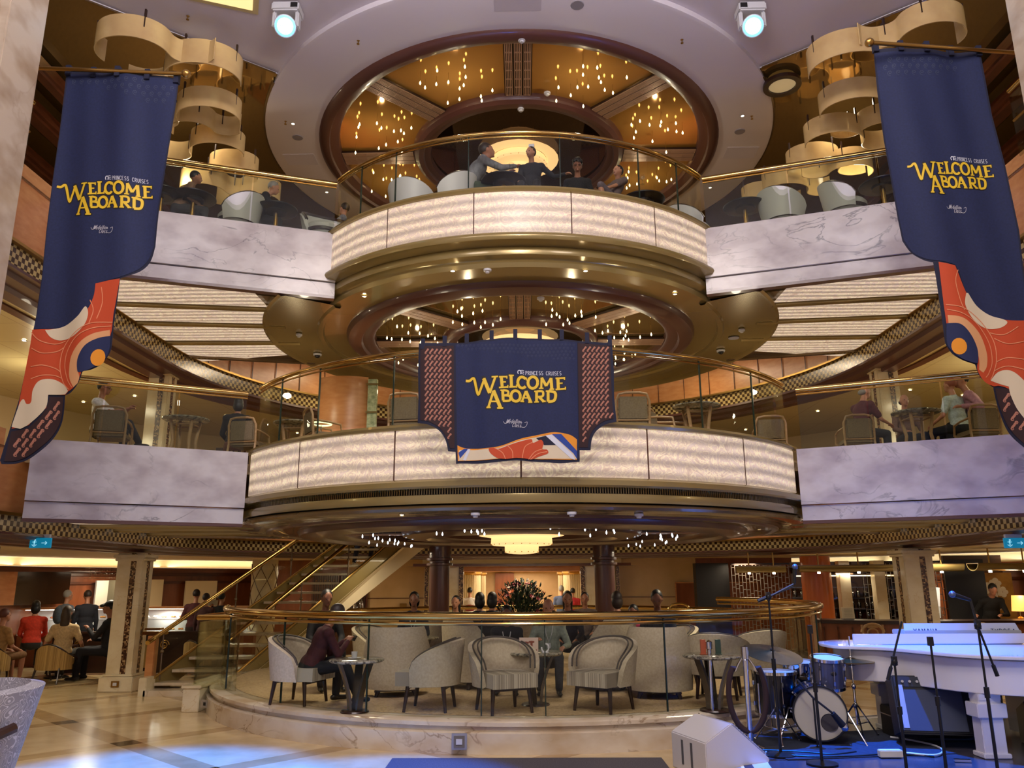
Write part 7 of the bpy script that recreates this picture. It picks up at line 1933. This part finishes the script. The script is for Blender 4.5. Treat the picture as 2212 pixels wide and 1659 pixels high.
def person(lab, loc, rz, seat=None, lean=0, side=0, turn=0, nod=0, hands=None, feet=None, top='303030', sleeve='long', legs='202028', shorts=False, skin=skin_l, hair=hair_k, style='short', shoes=shoe_k, s=.85, vox=.016, fing=False, extra=None, twist=0, group=None, tilt=0):
    """faces +Y before rz; seat = seat height or None for standing; hands: [(x,y,z) L, R] from the ground centre"""
    t = thing('person', lab, 'person', loc, R(rz), group, s)
    V = Vector
    hipz = .90 if seat is None else seat/s+.09
    Tt = Matrix.Translation((0,0,hipz)) @ Matrix.Rotation(R(twist),4,'Z') @ Matrix.Rotation(-R(lean),4,'X') @ Matrix.Rotation(R(side),4,'Y')
    q = lambda x, y, z: Tt @ V((x, y, z))
    R3 = Tt.to_3x3()
    neck0, neck1 = q(0,-.01,.50), q(0,.015,.60)
    Hd = Matrix.Translation(neck1) @ Matrix.Rotation(R(turn+twist),4,'Z') @ Matrix.Rotation(-R(lean*.25+nod),4,'X') @ Matrix.Rotation(R(tilt),4,'Y')
    hq = lambda x, y, z: Hd @ V((x, y, z)); H3 = Hd.to_3x3()
    sh = [q(-.175,0,.45), q(.175,0,.45)]
    hp = [V((-.09,0,hipz-.01)), V((.09,0,hipz-.01))]
    if hands is None:
        hands = [(-.25,.06,hipz-.10), (.25,.06,hipz-.10)] if seat is None else [(-.14,.34,hipz+.10), (.14,.34,hipz+.10)]
    if feet is None:
        feet = [(-.10,.02,.07),(.10,-.04,.07)] if seat is None else [(-.13,.46,.07),(.13,.42,.07)]
    el, wr, kn, an = [], [], [], []
    for i in (0,1):
        sx = -1 if i == 0 else 1
        e, w_ = ik(sh[i], V(hands[i]), .29, .26, V((sx*.55,-.5,-.7))); el.append(e); wr.append(w_)
        k, a = ik(hp[i], V(feet[i]), .43, .42, V((sx*.12,1,.35))); kn.append(k); an.append(a)
    def torso(m, g=0):
        m.ell(q(0,0,.36), (.165+g,.105+g,.17+g), 16, 10, R3).ell(q(0,.012,.18), (.15+g,.108+g,.16+g), 16, 10, R3).ell(q(0,-.005,.04), (.165+g,.12+g,.13+g), 16, 10, R3).cap(sh[0], sh[1], .062+g, n=12)
        m.cap(q(-.07,0,.49), q(.07,0,.49), .05+g*.6)
    # body
    m = M(); torso(m)
    m.cap(neck0, hq(0,0,.03), .052, .050).ell(hq(0,.012,.135), (.074,.092,.105), 16, 12, H3).ell(hq(0,.045,.075), (.054,.056,.062), 12, 8, H3).ell(hq(0,.09,.035), (.026,.022,.02), 8, 6, H3)
    m.cap(hq(0,.098,.135), hq(0,.118,.098), .010, .016, 8).cap(hq(-.05,.085,.148), hq(.05,.085,.148), .012, n=6).cap(hq(-.022,.096,.063), hq(.022,.096,.063), .010, n=6)
    for sx in (-1,1): m.ell(hq(sx*.077,.005,.115), (.012,.022,.032), 8, 6, H3)
    for i in (0,1):
        m.cap(sh[i], el[i], .048, .037).cap(el[i], wr[i], .037, .025)
        d = (wr[i]-el[i]).normalized(); sx = -1 if i == 0 else 1
        palm = wr[i]+d*.045; up = V((0,0,1)); lat = d.cross(up); lat = lat.normalized() if lat.length > .2 else V((1,0,0)); nrm = lat.cross(d)
        m.cap(wr[i], palm+d*.02, .024, .028)
        m.cap(palm-lat*.022, palm+lat*.022, .020)
        for j in range(4):
            b0 = palm+d*.03+lat*(-.030+.020*j); ln = (.062,.074,.070,.055)[j]; c1 = b0+(d*.85-nrm*.35)*ln*.55; c2 = c1+(d*.35-nrm*.9)*ln*.45
            m.cap(b0, c1, .0105, .0095, 6).cap(c1, c2, .0095, .0085, 6)
        m.cap(wr[i]+d*.02+lat*sx*-.02, wr[i]+d*.06+lat*sx*-.055-nrm*.02, .013, .010, 6)
        m.cap(hp[i], kn[i], .078, .054).cap(kn[i], kn[i].lerp(an[i],.4), .052, .050).cap(kn[i].lerp(an[i],.35), an[i], .052, .034)
    remesh(m, 'body', skin, t, vox)
    # clothing
    tm = cloth(top) if isinstance(top, str) else top; g = .014
    m = M(); torso(m, g)
    for i in (0,1):
        if sleeve == 'long': m.cap(sh[i], el[i], .060, .050).cap(el[i], wr[i].lerp(el[i],.06), .048, .036)
        elif sleeve == 'short': m.cap(sh[i], sh[i].lerp(el[i],.72), .064, .060)
    m.cap(neck0-R3@V((0,0,.03)), neck0+R3@V((0,0,.012)), .062, .058)
    remesh(m, 'shirt', tm, t, vox)
    m = M().ell(V((0,-.005,hipz)), (.178,.135,.13), 16, 10)
    for i in (0,1):
        m.cap(hp[i], kn[i], .095, .070)
        if not shorts: m.cap(kn[i], kn[i].lerp(an[i],.45), .068, .064).cap(kn[i].lerp(an[i],.4), an[i]+V((0,0,.02)), .064, .052)
    remesh(m, 'shorts' if shorts else 'trousers', cloth(legs), t, vox)
    for i in (0,1):
        f = V((kn[i].x-hp[i].x, max(.2, kn[i].y-hp[i].y), 0)).normalized() if seat is not None else V((0,1,0))
        m = M().cap(an[i]+V((0,0,-.03))-f*.04, an[i]+V((0,0,-.035))+f*.14, .036, .032).cap(an[i], an[i]-V((0,0,.03)), .042, .038)
        remesh(m, 'shoe', shoes, t, vox)
    # hair
    m = M()
    if style != 'bald':
        hm = M(); hm.ell(hq(0,-.012,.155), (.084,.098,.100), 18, 12, H3)
        if style == 'long': hm.ell(hq(0,-.055,.06), (.088,.065,.16), 14, 10, H3).ell(hq(0,-.06,-.06), (.085,.05,.12), 12, 8, H3)
        if style == 'bob': hm.ell(hq(0,-.035,.08), (.092,.075,.11), 14, 10, H3)
        if style == 'bun': hm.ell(hq(0,-.09,.20), (.04,.04,.04), 10, 8, H3)
        if style == 'curly':
            rc = random.Random(3)
            for k in range(46):
                a = rc.uniform(0, 2*PI); e = rc.uniform(.25, 1.5); hm.ell(hq(.09*math.cos(a)*math.cos(e), -.012+.10*math.sin(a)*math.cos(e), .15+.12*math.sin(e)), (.032,)*3, 6, 5)
        o = remesh(hm, 'hair', hair, t, vox*.8, 2)
        # cut the face free
        me = o.data; bm = bmesh.new(); bm.from_mesh(me); Hi = Hd.inverted()
        dele = [v for v in bm.verts if (lambda p: (p.y > .035 and p.z < .175) or p.z < (.085 if style in ('short','curly') else -.2) or (p.y > -.0 and p.z < .10))(Hi @ v.co)]
        bmesh.ops.delete(bm, geom=dele, context='VERTS'); bm.to_mesh(me); bm.free()
    elif hair is not None:
        hm = M().ell(hq(0,-.05,.10), (.082,.055,.05), 14, 8, H3); remesh(hm, 'hair', hair, t, vox*.8, 2)
    m = M()
    for sx in (-1,1): m.ell(hq(sx*.030,.094,.124), (.011,.007,.006), 8, 6, H3)
    m.build('eyes', eye_m, t)
    m = M().cap(hq(-.018,.104,.060), hq(.018,.104,.060), .005, n=6); m.build('lips', mat('lips','7a3e36',.5), t)
    if extra: extra(t, dict(q=q, hq=hq, wr=wr, el=el, kn=kn, H3=H3, sh=sh, R3=R3))
    return t
def lanyard(t, k):
    q = k['q']; M().tube([q(-.06,.09,.47), q(-.04,.13,.36), q(0,.145,.24), q(.04,.13,.36), q(.06,.09,.47)], .006, 5).box(tuple(q(0,.15,.20)), (.05,.01,.07)).build('lanyard', white_plastic, t)
def backpack(t, k):
    remesh(M().ell(k['q'](0,-.17,.30), (.14,.08,.20), 14, 10, k['R3']), 'backpack', cloth('3a4450'), t, .02)
def cap_hat(t, k):
    m = M().ell(k['hq'](0,-.005,.175), (.092,.104,.075), 18, 10, k['H3']); m.cap(k['hq'](-.05,.10,.16), k['hq'](.05,.10,.16), .018); m.cap(k['hq'](0,.09,.165), k['hq'](0,.15,.155), .035, .03)
    remesh(m, 'cap', black_cloth, t, .013)
def glasses(t, k):
    m = M()
    for s in (-1,1):
        m.tube([k['hq'](s*.033+.022*math.cos(a), .108, .122+.016*math.sin(a)) for a in [i*.524 for i in range(12)]], .003, 4, closed=True); m.tube([k['hq'](s*.056,.105,.125), k['hq'](s*.079,.01,.125)], .003, 4)
    m.build('glasses', black_plastic, t)
def phone(t, k):
    c = (k['wr'][0]+k['wr'][1])/2+Vector((0,.10,.03)); M().box(tuple(c), (.14,.012,.07), rx=-.5).build('held_phone', black_plastic, t)
def apron(t, k):
    m = M().ell(k['q'](0,-.002,.25), (.172,.128,.20), 16, 10, k['R3']); remesh(m, 'vest', cloth('7a1c24'), t, .02)
def paper(t, k):
    c = k['wr'][1]+Vector((0,.05,.08)); M().box(tuple(c), (.20,.01,.15), rx=.6, rz=.4).build('held_paper', mat('paper_white','d8d4c8',.7), t)
def P7(px, py, zz, Y=None): p = at(px, py, z=Z7+zz); x, y = keep_on(p, 7, .42 if zz < .7 else .3); return (x, y, Z7)
def P6(px, py, zz): p = at(px, py, z=Z6+zz); x, y = keep_on(p, 6, .42 if zz < .7 else .3); return (x, y, Z6)
def P5(px, Y, zf=ZP): p = at(px, 1400, Y=Y); return (p.x, Y, zf)
# ---- upper balcony
person('man in a grey hooded sweater leaning over the black table, upper round balcony', P7(1000, 372, .5), -78, seat=.42, lean=34, nod=-18, s=1.0, hands=[(-.12,.66,.86),(.16,.72,.84)], top='74757c', legs='3a4438', skin=skin_m, hair=hair_b, fing=True)
person('dark haired girl with a bow reaching her arm to the right, upper round balcony', P7(1150, 338, .95), 170, seat=.34, lean=10, turn=-30, hands=[(-.62,.10,.78),(.2,.3,.6)], top='14161f', legs='1c1c24', style='bun', hair=hair_b, s=.76, extra=lambda t, k: M().box(tuple(k['hq'](0,-.02,.27)), (.10,.05,.06)).build('hair_bow', white_plastic, t))
person('young man with curly hair and glasses in a black shirt, upper balcony', P7(1246, 376, .85), 178, seat=.24, lean=24, nod=6, top='101014', legs='26262c', skin=skin_m, style='curly', s=.80, extra=glasses)
person('guest in shorts with a raised bare knee, right of the curly-haired man', P7(1318, 392, .42), 130, seat=.30, lean=-22, feet=[(-.1,.30,.22),(.14,.42,.08)], top='5c4c4c', sleeve='short', legs='5c5058', shorts=True, s=.8)
# ---- upper wings
person('man in black sitting at the black table, upper left wing', P7(552, 400, 1.0), -70, seat=.36, lean=24, nod=14, hands=[(-.1,.52,.75),(.1,.52,.75)], top='12141c', legs='14141c', hair=hair_g)
person('guest with short dark hair and legs raised on a seat, upper left wing', P7(724, 450, .98), 110, seat=.34, lean=-18, turn=-50, feet=[(-.08,.80,.44),(.10,.78,.38)], top='7a7c86', legs='6a564e', hair=hair_b, s=.82)
person('person partly hidden by the left banner edge, upper left wing', P7(385, 455, .35), -60, seat=.30, lean=20, top='8a6a58', legs='3a3a40', s=.8)
# ---- middle deck
person('man in a white shirt and glasses sitting with crossed legs, lower left wing', P6(226, 838, 1.05), -82, seat=.36, lean=-4, nod=8, hands=[(-.08,.40,.92),(.10,.42,.88)], feet=[(-.05,.60,.34),(.12,.42,.07)], top='c4c6ce', sleeve='short', legs='10131c', skin=skin_m, extra=glasses, fing=True)
person('dark haired person in black seen from behind, lower left wing', P6(515, 872, 1.05), 20, seat=.36, lean=2, top='101014', legs='5a3c34', skin=skin_m, style='bob')
person('man in a maroon patterned shirt leaning on his arm, lower right wing', P6(1848, 845, 1.03), -70, seat=.36, lean=14, nod=8, hands=[(-.1,.42,.85),(.14,.50,.66)], top='4a2026', sleeve='short', legs='20242c', hair=hair_g, style='bald')
person('bald person whose head shows above the stone table on the lower right wing', P6(1948, 868, .93), 180, seat=.30, lean=6, top='6a5248', legs='20242c', style='bald', s=.78)
person('red-haired man in a pale plaid shirt, back to the viewer, lower right wing', P6(2062, 828, 1.06), 25, seat=.36, lean=6, hands=[(-.25,.3,.6),(.25,.3,.6)], top='a8b8b4', sleeve='short', legs='12161c', hair=mat('hair_red','8a4a30',.6), style='short')
person('large man in a pink shirt leaning on the chair back, beside the right banner', P6(2112, 818, 1.12), 60, seat=.38, lean=18, turn=20, hands=[(-.42,.25,.72),(.2,.3,.66)], top='a0727c', legs='14161c', hair=hair_b, s=.95)
# ---- lounge platform
person('man in a maroon sweater looking down at his phone in the front left tub chair', (-2.42, 9.50, ZP), -62, seat=.31, lean=24, nod=26, hands=[(-.05,.46,.74),(.09,.46,.74)], feet=[(-.16,.40,.07),(.18,.58,.07)], top='401a1e', legs='14161e', skin=skin_m, style='short', hair=hair_b, s=.90, vox=.012, fing=True, extra=phone)
person('man in black with dark cropped hair sitting behind the man in maroon', P5(697, 10.9), -150, seat=.38, lean=4, nod=10, top='111015', legs='181820', skin=skin_d, s=.92)
person('woman in black with a white lanyard behind the left tall armchair', P5(893, 12.3), 180, seat=.34, lean=2, nod=6, top='11131f', legs='181820', skin=skin_d, style='bob', s=.9, extra=lanyard)
person('dark haired person low beside the left brown column', P5(985, 13.4), 170, seat=.30, lean=4, top='20222a', legs='181820', style='long', s=.86)
person('person in dark clothes left of the flowers, seen from behind', P5(1036, 12.6), 5, seat=.32, lean=0, top='181a22', legs='181820', style='bob', s=.9)
person('second dark haired person close to the left of the flowers', P5(1062, 12.4), -10, seat=.33, lean=4, top='14161c', legs='181820', style='bob', s=.9)
person('person in a black hooded top with a white lanyard behind the middle tub chair', P5(1095, 10.55), 180, seat=.26, lean=8, nod=16, top='111114', legs='181820', skin=skin_d, s=.84, extra=lanyard)
person('bald man in a grey-green shirt with a lanyard sitting behind the menu card', P5(1186, 10.5), 178, seat=.30, lean=2, nod=10, hands=[(-.2,.38,.62),(.16,.40,.72)], top='7c8478', legs='2a2c30', style='bald', hair=None, s=.88, extra=lanyard)
person('woman with long black hair right of the flowers', P5(1228, 12.2), 175, seat=.34, lean=0, nod=8, top='26262e', legs='181820', skin=skin_m, style='long', s=.9)
person('small head of a guest between the long-haired woman and the right brown column', P5(1266, 14.0), 175, seat=.33, top='5a4c48', legs='181820', skin=skin_m, s=.86)
person('dark haired guest right of the right brown column, seen from behind', P5(1337, 11.6), 10, seat=.34, lean=2, top='14141a', legs='181820', hair=hair_b, style='bob', s=.9)
person('woman in a black cardigan and magenta top between the two right armchairs', P5(1374, 10.9), 160, seat=.26, lean=4, nod=14, top='a01c50', legs='181820', skin=skin_m, style='long', s=.82, extra=lanyard)
person('guest with black hair in the tall armchair behind the right stone table', P5(1424, 10.75), 170, seat=.36, lean=4, nod=20, top='16161c', legs='181820', skin=skin_d, s=.92)
# ---- cafe on the left
person('long-haired woman in a cream top sitting with her back to the viewer in the cafe', (-7.95, 14.35, 0), 10, seat=.36, lean=2, hands=[(-.28,.22,.5),(.30,.24,.5)], top='b49c74', sleeve='short', legs='1c1814', style='long', hair=mat('hair_dark_brown','3a2c20',.6), s=.95)
person('woman in a patterned yellow-brown dress at the far left edge of the cafe', (-8.8, 13.9, 0), -20, seat=.36, lean=4, top='7c5c34', sleeve='short', legs='6a4a2c', shorts=True, skin=skin_m, hair=mat('hair_auburn','4a1c14',.6), style='short', s=.92)
person('person in an orange-red top with dark hair behind the long-haired woman', P5(66, 16.0, 0), 30, seat=.42, top='b83420', legs='202020', style='bob', s=.95)
person('standing man with grey hair and a backpack before the pastry case', P5(131, 16.0, 0), -25, top='5c6470', sleeve='short', legs='1c1e28', hair=hair_g, s=.86, extra=backpack)
person('standing man in a dark suit turned to the left before the pastry case', P5(177, 15.9, 0), 40, top='0c0e1a', legs='0c0e16', hair=hair_b, skin=skin_m, s=.86, nod=14)
person('bearded man in a black cap and dark clothes sitting beside the left marble column', P5(236, 14.6, 0), 100, seat=.40, lean=4, hands=[(-.08,.36,.86),(.12,.30,.66)], top='0c0c14', legs='0e0e18', skin=skin_m, s=1.0, extra=cap_hat)
person('standing woman in maroon holding up papers at the cafe counter, behind the handrail', P5(414, 16.2, 0), 5, top='441a1e', legs='241414', hair=hair_b, s=.86, hands=[(-.2,.3,1.1),(.30,.3,1.35)], extra=paper)
person('broad person in a maroon shirt standing beside her at the cafe counter', P5(436, 15.8, 0), -8, top='3c1c1e', legs='241414', hair=hair_b, s=.82)
person('person in a black jacket with a dark cap of hair standing at the cafe counter', P5(470, 16.4, 0), -10, top='101018', legs='141418', s=.82)
# ---- on the stairs, bar, hall
Ts = Vector((-5.03,12.75,0))
person('person in dark blue trousers climbing near the top of the staircase', (-3.22, 16.35, 1.95), -20, top='1a2440', legs='141c38', shoes=shoe_w, feet=[(-.10,-.18,.04),(.10,.24,.20)], s=.82)
person('bartender in black bending over the bar at the right', P5(2150, 16.0, 0), 150, lean=22, nod=30, twist=20, hands=[(-.2,.4,1.05),(.25,.42,1.05)], top='0c0a0c', legs='0c0a0c', skin=skin_m, s=.92)
person('waiter in a red vest seen from behind left of the flowers', P5(1014, 21.3, 0), 5, top='c0b8b0', legs='14141a', hair=hair_k, s=.84, extra=apron)
person('man in a blue short sleeved shirt walking away in the hall right of the flowers', P5(1215, 21.6, 0), -8, top='3c4660', sleeve='short', legs='3a4048', hair=hair_g, s=.86)
person('woman in a red top beside the man in blue in the hall', P5(1240, 22.0, 0), -5, top='a82830', sleeve='short', legs='b0a898', style='short', s=.82)
person('child walking in the hall left of the man in blue', P5(1181, 22.2, 0), 10, top='8a4a30', legs='3a3024', hair=hair_b, s=.66)
